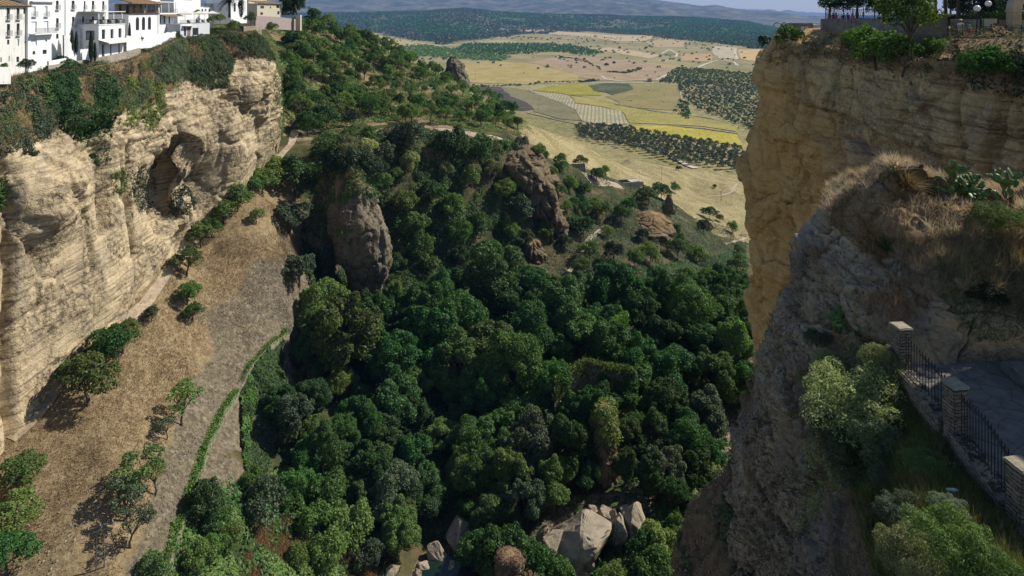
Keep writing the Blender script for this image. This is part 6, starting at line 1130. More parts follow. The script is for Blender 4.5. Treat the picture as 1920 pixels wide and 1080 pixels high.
hB, oB, bB = house("white_house", "tall plain white house with closed shutters and a long balcony", 52.3, 122, -86.6, -28, 132, 9, [(730, 145, 805, 370, 'sr'), (1002, 140, 1070, 368, 'sr'), (1260, 15, 1320, 215, 'dr'), (705, 485, 828, 735, 's'), (980, 475, 1090, 725, 's'), (1262, 410, 1322, 628, 'dr'), (1262, 762, 1318, 872, 'd'), (695, 860, 832, 1030, 's'), (1020, 890, 1062, 935, 'd'), (735, 1150, 795, 1230, 'd'), (960, 1120, 1050, 1215, 'd'), (1255, 1225, 1292, 1330, 's')], 'white')
x = -86.6; a_, b_ = fy(55.5, x), fy(98, x); zb = fz(76, 62.5, x); bx("balcony_slab", [(x + .003, a_, zb - .22, x + 1.05, b_, zb)], M['white'], hB, oB); bx("balcony_railing", rail_boxes(x + 1.0, a_, b_, zb + .002, 1.0, 34), M['grey_paint'], hB, oB); bx("cornice", [(x + .003, fy(56, x), fz(76, 4, x), x + .5, fy(99, x), fz(76, 2, x))], M['greywall'], hB, oB); bx("drainpipe", [(x + .003, fy(121.5, x), -9, x + .12, fy(122, x), 3)], M['greywall'], hB, oB)
hC, oC, bC = house("white_house", "tall white house rising behind the restaurant terrace", 122.2, 203, -87.2, -28, 112, 8, [(1612, 15, 1678, 205, 'dr'), (1620, 378, 1678, 605, 'dr'), (1885, 18, 1925, 215, 'dr'), (2065, 18, 2125, 215, 'dr'), (2300, 25, 2350, 215, 'dr'), (1850, 370, 1900, 500, 'd'), (2070, 370, 2125, 500, 'd'), (2300, 370, 2350, 500, 'd')], 'white')
# the restaurant: a lower block that steps forward, its terrace on top
x = -83.0; yS, yE = fy(185, x), fy(234, x); zT = fz(185, 47.5, x); zB = fz(205, 110, x); oD = (x, (yS + yE) / 2, zB)
rD = empty("restaurant", oD, label="white restaurant block with grey lettered side wall and roof terrace of tables", category="restaurant", group="white houses on the cliff edge")
Hs = [(fy(a, x), fy(c, x), fz((a + c) / 2, d, x), fz((a + c) / 2, b, x)) for a, b, c, d in ((190.8, 55, 197.5, 73.3), (207, 54.5, 213, 72), (222, 53, 228, 70.5), (191, 82.5, 196, 108), (206.5, 81.5, 209.5, 108), (222, 80, 225, 105))]
facade("wall", x, yS, yE, zB - 2, zT, 4.2, Hs, M['white'], rD, oD)
for a, b, c, d in Hs:
    fr = bx("window", [(x - .2, a, c, x - .14, a + .07, d), (x - .2, b - .07, c, x - .14, b, d), (x - .2, a + .07, d - .07, x - .14, b - .07, d)], M['greywall'], rD, oD); link("pane", box_mesh("pane", [(x - .23 - oD[0], a - oD[1], c - oD[2], x - .19 - oD[0], b - oD[1], d - oD[2])], M['glass']), fr)
def sx(u): return (u - 960) * yS / F                           # on the side wall Y = yS
def sz(v): return -(v - V0) * yS / F
bx("side_window", [(sx(161.5), yS - .06, sz(75), sx(162.3), yS - .004, sz(57.5)), (sx(176), yS - .06, sz(75), sx(176.8), yS - .004, sz(57.5)), (sx(162.3), yS - .06, sz(58.6), sx(176), yS - .004, sz(57.5)), (sx(162.3), yS - .06, sz(75), sx(176), yS - .004, sz(74)), (sx(168.5), yS - .05, sz(74), sx(169.3), yS - .004, sz(58.6))], M['black'], rD, oD); bx("side_pane", [(sx(162.3), yS - .03, sz(74), sx(176), yS - .006, sz(58.6))], plain("sky_glass", (.16, .19, .22), .1), rD, oD); bx("side_door", [(sx(161.5), yS - .05, sz(112), sx(168), yS - .004, sz(85.5))], M['greywall'], rD, oD)
cu = bpy.data.curves.new("lettering", 'FONT'); cu.body = "\u00b7RESTAURANTE\u00b7"; cu.size = 1; cu.extrude = .02; cu.align_x = 'CENTER'; cu.align_y = 'CENTER'; tmp = bpy.data.objects.new("lettering", cu); COL.objects.link(tmp); dg = bpy.context.evaluated_depsgraph_get(); tme = bpy.data.meshes.new_from_object(tmp.evaluated_get(dg)); bpy.data.objects.remove(tmp)
tc = np.array([v.co[:] for v in tme.vertices]); Ln = tc[:, 0].max() - tc[:, 0].min(); s_ = (sz(53) - sz(91)) / Ln
q = np.c_[sx(153) - tc[:, 1] * s_ * 1.3, yS - .03 + tc[:, 2] * .5, (sz(53) + sz(91)) / 2 + tc[:, 0] * s_] - np.array(oD)
tme.vertices.foreach_set("co", q.astype(np.float32).ravel()); tme.materials.append(M['grey_paint']); link("lettering", tme, rD)
bx("terrace_slab", [(x - 4.3, yS - .12, zT + .003, x + .12, yE, zT + .2)], M['white'], rD, oD); bx("terrace_railing", rail_boxes(x + .05, yS, yE, zT + .2, 1.0, 44), M['black'], rD, oD); bx("side_terrace_railing", [(x - 4.2, yS - .07, zT + 1.15, x, yS - .04, zT + 1.2)] + [(x - 4.2 + k * .3, yS - .07, zT + .2, x - 4.17 + k * .3, yS - .04, zT + 1.14) for k in range(14)], M['black'], rD, oD)
zP = fz(205, 22.5, x); bx("pergola_roof", [(x - 4.1, yS - .2, zP, x + .3, yE - .2, zP + .14)], M['canvas'], rD, oD)
for k, u in enumerate((180, 198, 213.5, 229)): y_ = max(fy(u, x), yS + .1); bx("pergola_post", [(x - .2, y_, zT + .2, x - .05, y_ + .16, zP)], M['white'], rD, oD)
G = np.array([[(x + .01, yS - .1, fz(205, 73.5, x)), (x + .01, yE, fz(205, 71.5, x))], [(x + 2.2, yS - .2, fz(205, 79, x)), (x + 2.2, yE + .1, fz(205, 77.5, x))]]); G = np.concatenate([G, G[1:] + np.array((0, 0, -.22))], 0) - np.array(oD); link("awning", mesh_from("awning", G.reshape(-1, 3), grid_faces(3, 2), M['canvas'], False), rD)
def table_set(loc, label, cloth='white'):
    rt = empty("dining_table", loc, label=label, category="table", group="tables on the restaurant terraces"); link("tablecloth", box_mesh("tablecloth", [(-.42, -.42, .1, .42, .42, .76)], M[cloth], .04), rt); link("pedestal", box_mesh("pedestal", [(-.08, -.08, 0, .08, .08, .1)], M['black']), rt)
def chair(loc, rz, label):
    rt = empty("terrace_chair", loc, rz, label=label, category="chair", group="black chairs on the restaurant terraces"); link("seat", box_mesh("chair_seat", [(-.22, -.22, .42, .22, .22, .47)], M['black']), rt); link("backrest", box_mesh("chair_back", [(-.22, .18, .475, .22, .22, .95)], M['black']), rt)
    for a, b in ((-.2, -.2), (.16, -.2), (-.2, .16), (.16, .16)): link("leg", box_mesh("chair_leg", [(a, b, 0, a + .04, b + .04, .418)], M['black']), rt)
for k, t in enumerate(np.linspace(.12, .92, 6)):
    y_ = yS + (yE - yS) * t; xx = x - (.9 if k % 2 else 1.7); table_set((xx, y_, zT + .2), "white clothed table on the restaurant roof terrace behind the black railing"); chair((xx + .1, y_ - .7, zT + .2), math.pi, "black chair at the white tables on the restaurant roof terrace"); chair((xx - .1, y_ + .7, zT + .2), 0, "black chair at the white tables on the restaurant roof terrace")
# house with the wooden arcade
x = -84.3; k9 = 9.6
hE, oE, bE = house("arcade_house", "white house with wooden gallery, tile roof and three arched windows", 241, 298, x, 26.5, 74, 7, [(140, 362, 200, 545, 'd'), (250, 358, 308, 542, 'd'), (358, 355, 415, 535, 'd'), (365, 610, 412, 660, 'd'), (487, 600, 515, 660, 'd')], 'white', k=9.6, ox=240)
y0, y1, z0, z1 = bE
for a, b, c in ((140, 200, 362), (250, 308, 358), (358, 415, 355)):
    ya, yb = fy(240 + a / 9.6, x), fy(240 + b / 9.6, x); zc = fz(240 + a / 9.6, c / 9.6, x); r = (yb - ya) / 2; th = np.linspace(0, math.pi, 15); xs = [(-.02 + x - oE[0] + .023, (ya + yb) / 2 + r * math.cos(t) - oE[1], zc - oE[2] - .003 + r * 1.1 * math.sin(t)) for t in th]
    link("window_arch", mesh_from("window_arch", xs, np.array([list(range(15))]), M['glass'], False), hE)
zg = fz(270, 7.5, x); bx("gallery_floor", [(x - 6.9, y0, z1 + .003, x + .25, y1, z1 + .18)], M['darkwood'], hE, oE); bx("gallery_railing", rail_boxes(x + .18, y0 + .3, y1 - .4, z1 + .18, 1.0, 40, .02), M['darkwood'], hE, oE); bx("gallery_back_wall", [(x - 3.2, y0, z1 + .18, x - 3.0, y1, zg)], M['cream'], hE, oE)
for k, t in enumerate(np.linspace(.02, .9, 6)): y_ = y0 + (y1 - y0) * t; bx("gallery_post", [(x - .1, y_, z1 + .18, x + .08, y_ + .16, zg)], M['darkwood'], hE, oE)
for k, t in enumerate((.12, .34, .56, .78)): y_ = y0 + (y1 - y0) * t; bx("gallery_door", [(x - 2.98, y_, z1 + .2, x - 2.95, y_ + .8, z1 + 2.1)], M['wframe'], hE, oE)
slab_roof(1.0, 6.5, 1.9)(hE, oE, x, y0, y1, zg); bx("corner_pier", [(x + .004, y1 - .5, z0 - 2.4, x + .14, y1, zg - .01)], M['white'], hE, oE)
# further white houses, stepping back
hF, oF, bF = house("terraced_house", "white house with upper dining terrace and small pergola", 298.4, 333, -86.0, 24, 66, 6, [(0, 30, 3, 44, 'd'), (8, 30, 11, 44, 'd'), (17, 30, 20, 44, 'd')], 'white', k=1.0, ox=299)
y0, y1, z0, z1 = bF; x = -86.0; bx("terrace_railing", rail_boxes(x, y0, y1, z1, 1.0, 24), M['wframe'], hF, oF); bx("canopy", [(x - 4, y0, z1 + 2.6, x + .2, y1 - .5, z1 + 2.78)], M['white'], hF, oF); bx("back_wall", [(x - 5.8, y0, z1 + .004, x - 4.5, y1, z1 + 4.2)], M['white'], hF, oF); bx("dark_doors", [(x - 4.48, y0 + .5 + k * 2.2, z1 + .01, x - 4.45, y0 + 1.9 + k * 2.2, z1 + 2.2) for k in range(4)], M['glass'], hF, oF)
for t in (.1, .5, .9): y_ = y0 + (y1 - y0) * t; bx("canopy_post", [(x - .1, y_, z1, x + .05, y_ + .14, z1 + 2.6)], M['white'], hF, oF)
G = np.array([[(x + .01, y0, z1 - .35), (x + .01, y1, z1 - .35)], [(x + 2.0, y0, z1 - .9), (x + 2.0, y1, z1 - .9)]]); link("tile_canopy", mesh_from("tile_canopy", (G - np.array(oF)).reshape(-1, 3), grid_faces(2, 2), M['tiles'], False), hF)
house("white_house", "blank white house block with a small blue shadowed balcony box", 326, 376, -96.0, -14, 40, 8, [(18, 0, 34, 1, 's')], 'white', k=1.0, ox=326)
house("white_house", "white house with green balcony behind the parasols", 374, 398, -98.0, 13, 42, 8, [(3, 17, 6, 25, 'd'), (9, 17, 12, 25, 'd'), (16, 17, 19, 25, 'd')], 'white', k=1.0, ox=375)
bx("green_railing", rail_boxes(0, -4, 4, 0, 1.1, 20, .04), plain("green_paint", (.03, .12, .07), .5), None, (0, 0, 0), loc=(-97.8, 205, fz(386, 13, -98)), label="green balcony railing on the small white house behind the parasols", category="railing")
house("white_house", "narrow white house half hidden by the palm and the cypress", 433, 463, -92.0, -10, 30, 8, [(6, 6, 10, 22, 'd'), (14, 4, 18, 14, 'd'), (24, 2, 28, 24, 's')], 'white', k=1.0, ox=432)
house("cream_house", "cream two storey house with hipped tile roof near the dark tree", 482, 528, -92.0, 7, 36, 8, [(6, 11, 13, 16, 'd'), (24, 12, 26, 16, 'd'), (36, 10, 42, 15, 'd'), (6, 23, 11, 28, 'd'), (38, 21, 42, 27, 'd')], 'cream', k=1.0, ox=482, roof=slab_roof(.7, 5, 1.0))
house("cream_house", "grey cream house behind the cream house with the tile roof", 466, 500, -99.0, -6, 10, 8, [(12, 1, 15, 6, 'd')], 'cream', k=1.0, ox=466)
# parasol terrace
x = -82.5; ya, yb = fy(338, x), fy(393, x); z1 = fz(365, 44, x); z0 = fz(365, 66, x); oG = (x, (ya + yb) / 2, z0); rG = empty("terrace_house", oG, label="white walled terrace with arched doorway under the parasols", category="terrace", group="white houses on the cliff edge")
facade("wall", x, ya, yb, z0 - 1.5, z1, 9, [(fy(345, x), fy(349, x), z0, z0 + 2.2), (fy(361, x), fy(372, x), z0, z0 + 1.9)], M['greywall'], rG, oG); bx("door", [(x - .25, fy(351, x), z0, x + .03, fy(357, x), z0 + 2.3)], M['wood'], rG, oG); bx("doorway", [(x - .25, fy(345, x), z0, x - .2, fy(349, x), z0 + 2.2)], M['glass'], rG, oG); bx("doorway", [(x - .25, fy(361, x), z0, x - .2, fy(372, x), z0 + 1.9)], M['glass'], rG, oG); bx("railing", rail_boxes(x, ya, yb, z1 + .003, 1.0, 40, .02), M['darkwood'], rG, oG); bx("awning", [(x + .004, fy(341, x), z0 + 2.5, x + 1.2, fy(360, x), z0 + 2.6)], M['canvas'], rG, oG)
for k, (u, dx_) in enumerate(((347, 2.0), (364, 4.5), (374, 2.4), (384, 4.8), (398, 2.0))):
    y_ = fy(u, x - dx_); p0 = (x - dx_, y_, z1); rt = empty("parasol", p0, rz=.4, label="cream square parasol over the " + ["left end of the timber railed terrace", "back of the terrace behind the first parasol", "front middle of the timber railed terrace", "back right of the timber railed terrace", "low white wall right of the terrace"][k], category="parasol", group="cream parasols on the terrace")
    pv = [(0, 0, 3.3)] + [(a * 1.75, b * 1.75, 2.55) for a, b in ((-1, -1), (1, -1), (1, 1), (-1, 1))] + [(a * 1.75, b * 1.75, 2.35) for a, b in ((-1, -1), (1, -1), (1, 1), (-1, 1))]
    link("canopy", mesh_from("parasol_canopy", pv, [np.array([[0, 1, 2], [0, 2, 3], [0, 3, 4], [0, 4, 1]]), np.array([[1, 5, 6, 2], [2, 6, 7, 3], [3, 7, 8, 4], [4, 8, 5, 1]])], M['canvas'], False), rt); c, f = tube([(0, 0, 0), (0, 0, 3.3)], [.04, .04], 6); link("pole", mesh_from("parasol_pole", c, f, M['wood']), rt)
    if k < 4: table_set((x - dx_ + .9, y_ + .6, z1), "white clothed table under the cream parasols"); chair((x - dx_ + .9, y_ - .2, z1), math.pi, "black chair under the cream parasols")
M['retain'] = rock_mat("retaining_stone", (.46, .41, .33), (.36, .32, .26), (.14, .12, .1), (.27, .25, .22), grit=3, grit_amt=.5, sdist=.3)
# walls along the rim
def wall_run(name, pts, h, t, mat, label, base=1.5, amp=.05, cat="wall", group=None):
    L = np.array(pts, float); o = L[0].copy(); s = np.r_[0, np.cumsum(np.linalg.norm(np.diff(L, axis=0), axis=1))]; n = max(4, int(s[-1] / .6)); q = np.linspace(0, s[-1], n); C = np.c_[[np.interp(q, s, L[:, i]) for i in range(3)]].T - o
    tg = np.gradient(C, axis=0); nn = unit(np.c_[-tg[:, 1], tg[:, 0], tg[:, 0] * 0]); hh = np.broadcast_to(h(q) if callable(h) else h, (n,))[:, None] * np.array((0, 0, 1.0)); ds = amp * fbm(C, .8, 2, 3)[:, None]
    G = np.stack([C - nn * t / 2 - (0, 0, base), C - nn * t / 2 + hh + ds, C + nn * t / 2 + hh + ds, C + nn * t / 2 - (0, 0, base)], 1); me = mesh_from(name, G.reshape(-1, 3), [grid_faces(n, 4)], M[mat], False)
    kw = dict(label=label, category=cat)
    if group: kw["group"] = group
    return link(name, me, None, tuple(o), **kw)
def rim(u, v, X): return PT(u, v, F * X / (u - 960))
wall_run("retaining_wall", [rim(88, 131, -84.2), rim(130, 124, -84.2), rim(172, 117, -83.6), rim(200, 112, -82.4), rim(240, 103, -82.0), rim(262, 96, -82.2)], .75, .5, 'retain', "stone retaining wall below the restaurant block and the cypress trees", .9)
wall_run("garden_wall", [rim(90, 128, -84.6), rim(112, 124, -84.6), rim(135, 119, -84.6)], 1.3, .3, 'white', "low white garden wall under the tall plain house", 1.2)
wall_run("curved_wall", [rim(119, 115, -85.0), rim(127, 114, -84.8), rim(150, 112, -84.6), rim(166, 110, -84.6)], lambda q: 2.6 + 2.4 * np.exp(-(q / 1.4) ** 2) - .6 * (q > 3), .35, 'white', "white garden wall sweeping down in a curve before the lettered side wall", 1.5)
wall_run("scalloped_wall", [rim(236, 76, -82.6), rim(262, 73, -82.6), rim(300, 70, -82.8), rim(330, 67, -83)], lambda q: .75 + .3 * np.abs(np.cos(q * 1.1)), .3, 'white', "white scalloped parapet in front of the arcade house", 2.2)
wall_run("balustrade_wall", [rim(-20, 139, -82.0), rim(18, 139, -82.0)], lambda q: .9 + .3 * np.abs(np.sin(q * 1.6)), .4, 'old_white', "white balustrade wall at the left edge below the weathered house", 1.6)
wall_run("stone_bastion", [rim(455, 68, -80.5), rim(486, 66, -80.5), rim(489, 64, -86)], 3.0, .6, 'stonework', "pale stone bastion with a light parapet near the dark conifer", 2.5)
wall_run("pink_wall", [rim(478, 44, -88), rim(520, 45, -87), rim(556, 48, -86)], 2.6, .4, 'pinkish', "long pinkish garden wall below the cream house", 2.0)
bx("white_pier", [(-.9, -.9, -2, .9, .9, 4.2)], M['cream'], None, loc=tuple(rim(560, 48, -84)), label="pale square gate pier beside the large dark tree", category="pier")
# planting in the town
rng = np.random.default_rng(9)
def cypress(u, vb, vt, X, label, r=.10):
    p = rim(u, vb, X); h = (vb - vt) * p[1] / F; n = 3000; t = rng.random(n) ** .8; a = rng.uniform(0, 6.28, n); rr = h * r * (np.sin(np.pi * np.clip(t * .92 + .06, 0, 1)) ** .6) * (1 - .45 * t) * rng.uniform(.55, 1.05, n); c = np.c_[rr * np.cos(a), rr * np.sin(a), t * h]
    d = unit(np.c_[np.cos(a), np.sin(a), .5 + 0 * a] + rng.normal(size=(n, 3)) * .4); co, f = quads(c, d, .32, .12, rng, np.tile((0, 0, 1.0), (n, 1))); rt = empty("cypress_tree", tuple(p), label=label, category="cypress"); link("crown", mesh_from("cypress_crown", co, f, M['leaf_dark'], False), rt); c, f = tube([(0, 0, -.5), (0, 0, h * .8)], [.12, .03], 6); link("trunk", mesh_from("cypress_trunk", c, f, M['bark']), rt)
cypress(135, 95, 57, -84.7, "slim cypress nearest the tall plain house"); cypress(143, 98, 60, -84.3, "slim cypress standing close to the lettered side wall"); cypress(171, 113, 58, -82.6, "tall slim cypress in front of the restaurant's dark side window", .09); cypress(178, 113, 80, -82.4, "shorter cypress leaning on the tall one at the restaurant corner"); cypress(243, 74, 43, -82.9, "slim cypress at the left corner of the arcade house", .08); cypress(452, 32, -20, -84, "broad dark cypress beside the palm", .12)
for k, (u, v, r, mt, kd, lb) in enumerate([(258, 70, 10, 'leaf_dark', 'bush', "dark oleander bush at the foot of the arcade house"), (279, 72, 4, 'leaf_bright', 'bush', "small light green pot plant on the scalloped parapet"), (303, 70, 4, 'leaf_hill', 'bush', "small round pot plant at the end of the scalloped parapet"), (372, 22, 8, 'leaf_hill', 'bush', "round green shrub above the parasols"), (330, 72, 12, 'leaf_olive', 'hill', "grey green tree below the parasol terrace"), (350, 95, 14, 'leaf_olive', 'hill', "tall olive shrub on the slope under the parasol terrace"), (322, 92, 11, 'leaf_olive', 'hill', "slim olive green tree right of the scalloped parapet"), (412, 32, 12, 'leaf_hill', 'bush', "green shrub to the left of the palm trunk"), (470, 35, 12, 'leaf_olive', 'hill', "grey olive tree by the narrow white house"), (460, 58, 13, 'leaf_dark', 'hill', "dark conifer on the slope in front of the stone bastion"), (508, 48, 14, 'leaf_hill', 'bush', "green bushes in front of the pinkish wall"), (440, 45, 14, 'leaf_hill', 'bush', "green bush beneath the broad cypress"), (555, 10, 34, 'leaf_gorge', 'gorge', "large dark round tree at the right end of the town"), (395, 35, 8, 'leaf_hill', 'bush', "small bush behind the low white wall by the parasols"), (52, 118, 17, 'leaf_olive', 'bush', "wide grey green bush under the weathered house"), (8, 122, 8, 'leaf_gorge', 'bush', "small green bush above the balustrade wall"), (165, 60, 3, 'leaf_hill', 'bush', "tiny plant on the restaurant side wall"), (600, 52, 13, 'leaf_gorge', 'bush', "dark shrub on the crest just right of the gate pier"), (585, 30, 16, 'leaf_gorge', 'hill', "dark tree leaning right behind the gate pier"), (420, 75, 16, 'leaf_reed', 'bush', "reedy green bush right under the low white wall"), (490, 80, 16, 'leaf_hill', 'bush', "round bush on the cliff nose below the stone bastion")]):
    X = {555: -88, 600: -84, 585: -86}.get(u, -83.2 if v > 44 else -86); p = rim(u, v + r, X); R = r * p[1] / F; put_tree("town_tree" if kd != 'bush' else "town_bush", kd, k, p, R * 1.05, mt, cat="tree" if kd != 'bush' else "bush", label=lb)
def palm(u, vb, vt, X, label):
    p = rim(u, vb, X); h = (vb - vt) * p[1] / F; rt = empty("palm_tree", tuple(p), label=label, category="palm"); c, f = tube([(0, 0, -.5), (.05, 0, h * .5), (0, 0, h)], [.38, .3, .3], 9); link("trunk", mesh_from("palm_trunk", c, f, M['bark']), rt); P_, N_, A_ = [], [], []
    for k in range(46):
        az, el = rng.uniform(0, 6.28), rng.uniform(-.3, 1.35); L = rng.uniform(3.0, 4.2); t = np.linspace(.1, 1, 26); r = L * t * math.cos(el); z = L * t * math.sin(el) - 1.6 * t ** 2 * L * .45 * math.cos(el)
        for sgn in (-1, 1):
            side = np.array((-math.sin(az), math.cos(az), 0)) * sgn; base = np.c_[r * math.cos(az), r * math.sin(az), z + h]; P_.append(base + side * .28 * (1 - .5 * t)[:, None] + np.array((0, 0, -.1))); A_.append(np.tile(side + np.array((math.cos(az) * .6, math.sin(az) * .6, -.35)), (26, 1))); N_.append(np.tile(np.array((0, 0, 1.0)), (26, 1)))
    co, f = quads(np.concatenate(P_), unit(np.concatenate(N_) + rng.normal(size=(46 * 52, 3)) * .2), .75, .16, rng, np.concatenate(A_)); link("fronds", mesh_from("palm_fronds", co, f, M['leaf_olive'], False), rt)
palm(430, 30, 2, -88, "feathery palm tree in the middle of the town gardens")

# ---------------------------------------------------------------- the park terrace on the eastern rim
def E(u, v, Y): return PT(u, v, Y)
M['lampglass'] = plain("white_lamp_globe", (.82, .82, .78), .3, .03); M['darkstone'] = plain("park_stone", (.20, .175, .15), .9, .4, 1.2, bump=.1); M['ashlar'] = plain("ashlar_stone", (.42, .34, .23), .85, .25, .8, bump=.06)
wall_run("park_wall", [E(1542, 49, 86), E(1600, 50, 78), E(1660, 52, 70), E(1745, 56, 62.5)], lambda q: 1.0 + 0 * q, .5, 'darkstone', "low stone park wall above the cliff bushes where visitors sit", 1.0)
wall_run("park_wall", [E(1700, 62, 60), E(1776, 66, 57.5)], 1.9, .4, 'darkstone', "higher stone wall between the tall rim tree and the metal railing", 2.0)
wall_run("park_wall", [E(1782, 66, 61), E(1850, 68, 59.5), E(1960, 70, 57.5)], 1.55, .4, 'darkstone', "dark stone wall behind the walkers at the right", 2.0)
hut = empty("stone_hut", tuple(E(1508, 64, 90)), rz=.1, label="low stone block hut with grey panels at the outer end of the park", category="hut"); link("wall", rough_mesh(box_mesh("hut_wall", [(-2.2, -1, -1.5, .7, 1, 1.6)], M['darkstone']), .06, .6, 4, 4), hut); link("panel", box_mesh("hut_panel", [(.75, -1.05, -1, 1.9, .9, 1.4)], M['greywall'], .03), hut); link("bench", box_mesh("hut_bench", [(-1.6, -1.7, -.6, 2.6, -1.1, .15)], M['greywall'], .02), hut); link("sign_panel", box_mesh("sign_panel", [(-1.1, -1.06, .3, -.6, -1.01, 1.1), (-.5, -1.06, .3, 0, -1.01, 1.1)], M['shutter']), hut)
for k, (u, v) in enumerate(((1458, 50), (1472, 50))):
    th = np.linspace(0, math.pi, 12); c, f = tube(np.c_[.6 * np.cos(th), th * 0, .6 * np.sin(th)], [.06] * 12, 6); link("metal_hoop", mesh_from("metal_hoop", c, f, M['steel']), None, tuple(E(u, v, 91)), label=["left", "right"][k] + " one of two pale hoops on the cliff corner", category="hoop", group="pale hoops on the cliff corner")
lf = empty("lattice_fence", tuple(E(1548, 33, 87)), label="dark lattice fence on the park wall under the pines", category="fence"); a, b = E(1548, 33, 87), E(1712, 37, 66); n = 46; parts = []
for k in range(n):
    for q0, q1 in ((k, k + 1), (k + 1, k)):
        t0, t1 = q0 / n, min(q1, n) / n; p0 = a + (b - a) * t0 - a; p1 = a + (b - a) * t1 - a + np.array((0, 0, 1.05)); parts.append(tube([p0, p1], [.022, .022], 4))
c, f = join(parts); link("lattice", mesh_from("lattice", c, f, M['iron']), lf); c, f = join([tube([np.zeros(3) + (0, 0, 1.07), b - a + (0, 0, 1.07)], [.04, .04], 5), tube([np.zeros(3), b - a], [.04, .04], 5)]); link("top_rail", mesh_from("lattice_rail", c, f, M['iron']), lf)
for k in range(9): t = k / 8; p0 = (b - a) * t; c, f = tube([p0 + (0, 0, -.3), p0 + (0, 0, 1.35)], [.06, .06], 6); link("post", mesh_from("lattice_post", c, f, M['iron']), lf)
mr = empty("metal_railing", tuple(E(1778, 71, 57)), label="grey metal picket railing in front of the walkers on the rim", category="railing"); a, b = E(1778, 71, 57), E(1945, 78, 53); L = b - a; n = 60
for k in range(n + 1):
    if k % 10: continue
    p0 = L * (k / n); c, f = tube([p0 - (0, 0, .3), p0 + (0, 0, 1.35)], [.05, .05], 6); link("post", mesh_from("rail_post", c, f, M['iron']), mr)
c, f = join([tube([L * (k / n), L * (k / n) + (0, 0, 1.15)], [.013, .013], 4) for k in range(n + 1)]); link("pickets", mesh_from("rail_pickets", c, f, M['iron']), mr); c, f = join([tube([np.array((0, 0, z)), L + (0, 0, z)], [.025, .025], 5) for z in (.1, 1.15)]); link("rails", mesh_from("rail_rails", c, f, M['iron']), mr)
for k, (u, vb, vg, Y, lb) in enumerate(((1832, 74, 16, 57.5, "white globe street lamp nearest the info board"), (1853, 66, 7, 62, "white globe street lamp further back beside the cypress hedge"), (1735, 60, 0, 63, "white globe street lamp at the top edge above the tall rim tree"))):
    p = E(u, vb, Y); h = (vb - vg) * Y / F; rt = empty("street_lamp", tuple(p), label=lb, category="street lamp", group="white globe street lamps in the park"); c, f = tube([(0, 0, 0), (0, 0, .5), (0, 0, .52), (0, 0, h - .3)], [.12, .11, .06, .05], 8); link("post", mesh_from("lamp_post", c, f, M['iron']), rt)
    bm = bmesh.new(); bmesh.ops.create_uvsphere(bm, u_segments=20, v_segments=12, radius=.29); bmesh.ops.translate(bm, vec=(0, 0, h), verts=bm.verts[:]); me = bpy.data.meshes.new("lamp_globe"); bm.to_mesh(me); bm.free(); me.materials.append(M['lampglass']); me.polygons.foreach_set("use_smooth", [True] * len(me.polygons)); link("globe", me, rt); link("collar", box_mesh("lamp_collar", [(-.1, -.1, h - .38, .1, .1, h - .26)], M['iron']), rt)
ar = empty("stone_arch", tuple(E(1901, 68, 57.5)), label="ashlar stone arch rising out of the top right corner", category="arch"); th = np.linspace(math.pi, 0, 20); q = []
link("pillar", box_mesh("arch_pillar", [(-.42, -.4, -1, .42, .4, 2.2)], M['ashlar'], .03), ar); link("pillar", box_mesh("arch_pillar", [(2.9, -.4, -1, 3.74, .4, 2.2)], M['ashlar'], .03), ar); link("impost", box_mesh("arch_impost", [(-.5, -.46, 2.203, .5, .46, 2.36)], M['ashlar'], .02), ar)
G = np.stack([np.stack([1.66 + r * np.cos(th), np.full(20, y_), 2.36 + r * np.sin(th)], -1) for r, y_ in ((1.24, -.4), (2.08, -.4), (2.08, .4), (1.24, .4), (1.24, -.4))], 0); link("arch_ring", mesh_from("arch_ring", G.reshape(-1, 3), grid_faces(5, 20), M['ashlar'], False), ar)
bd = empty("info_board", tuple(E(1855, 70, 58.6)), label="pale info board with green edge on two dark posts", category="info board"); link("panel", box_mesh("board_panel", [(-.72, -.03, .85, .72, .03, 1.72)], M['cream'], .01), bd); link("green_strip", box_mesh("green_strip", [(-.70, -.045, .87, -.5, -.032, 1.70)], plain("board_green", (.03, .22, .12), .6)), bd); link("blue_square", box_mesh("blue_square", [(.36, -.045, .9, .68, -.032, 1.3)], plain("board_blue", (.03, .05, .12), .6)), bd)
for x_ in (-.8, .8): link("post", box_mesh("board_post", [(x_ - .06, -.06, -.5, x_ + .06, .06, 1.9)], M['iron'], .01), bd)
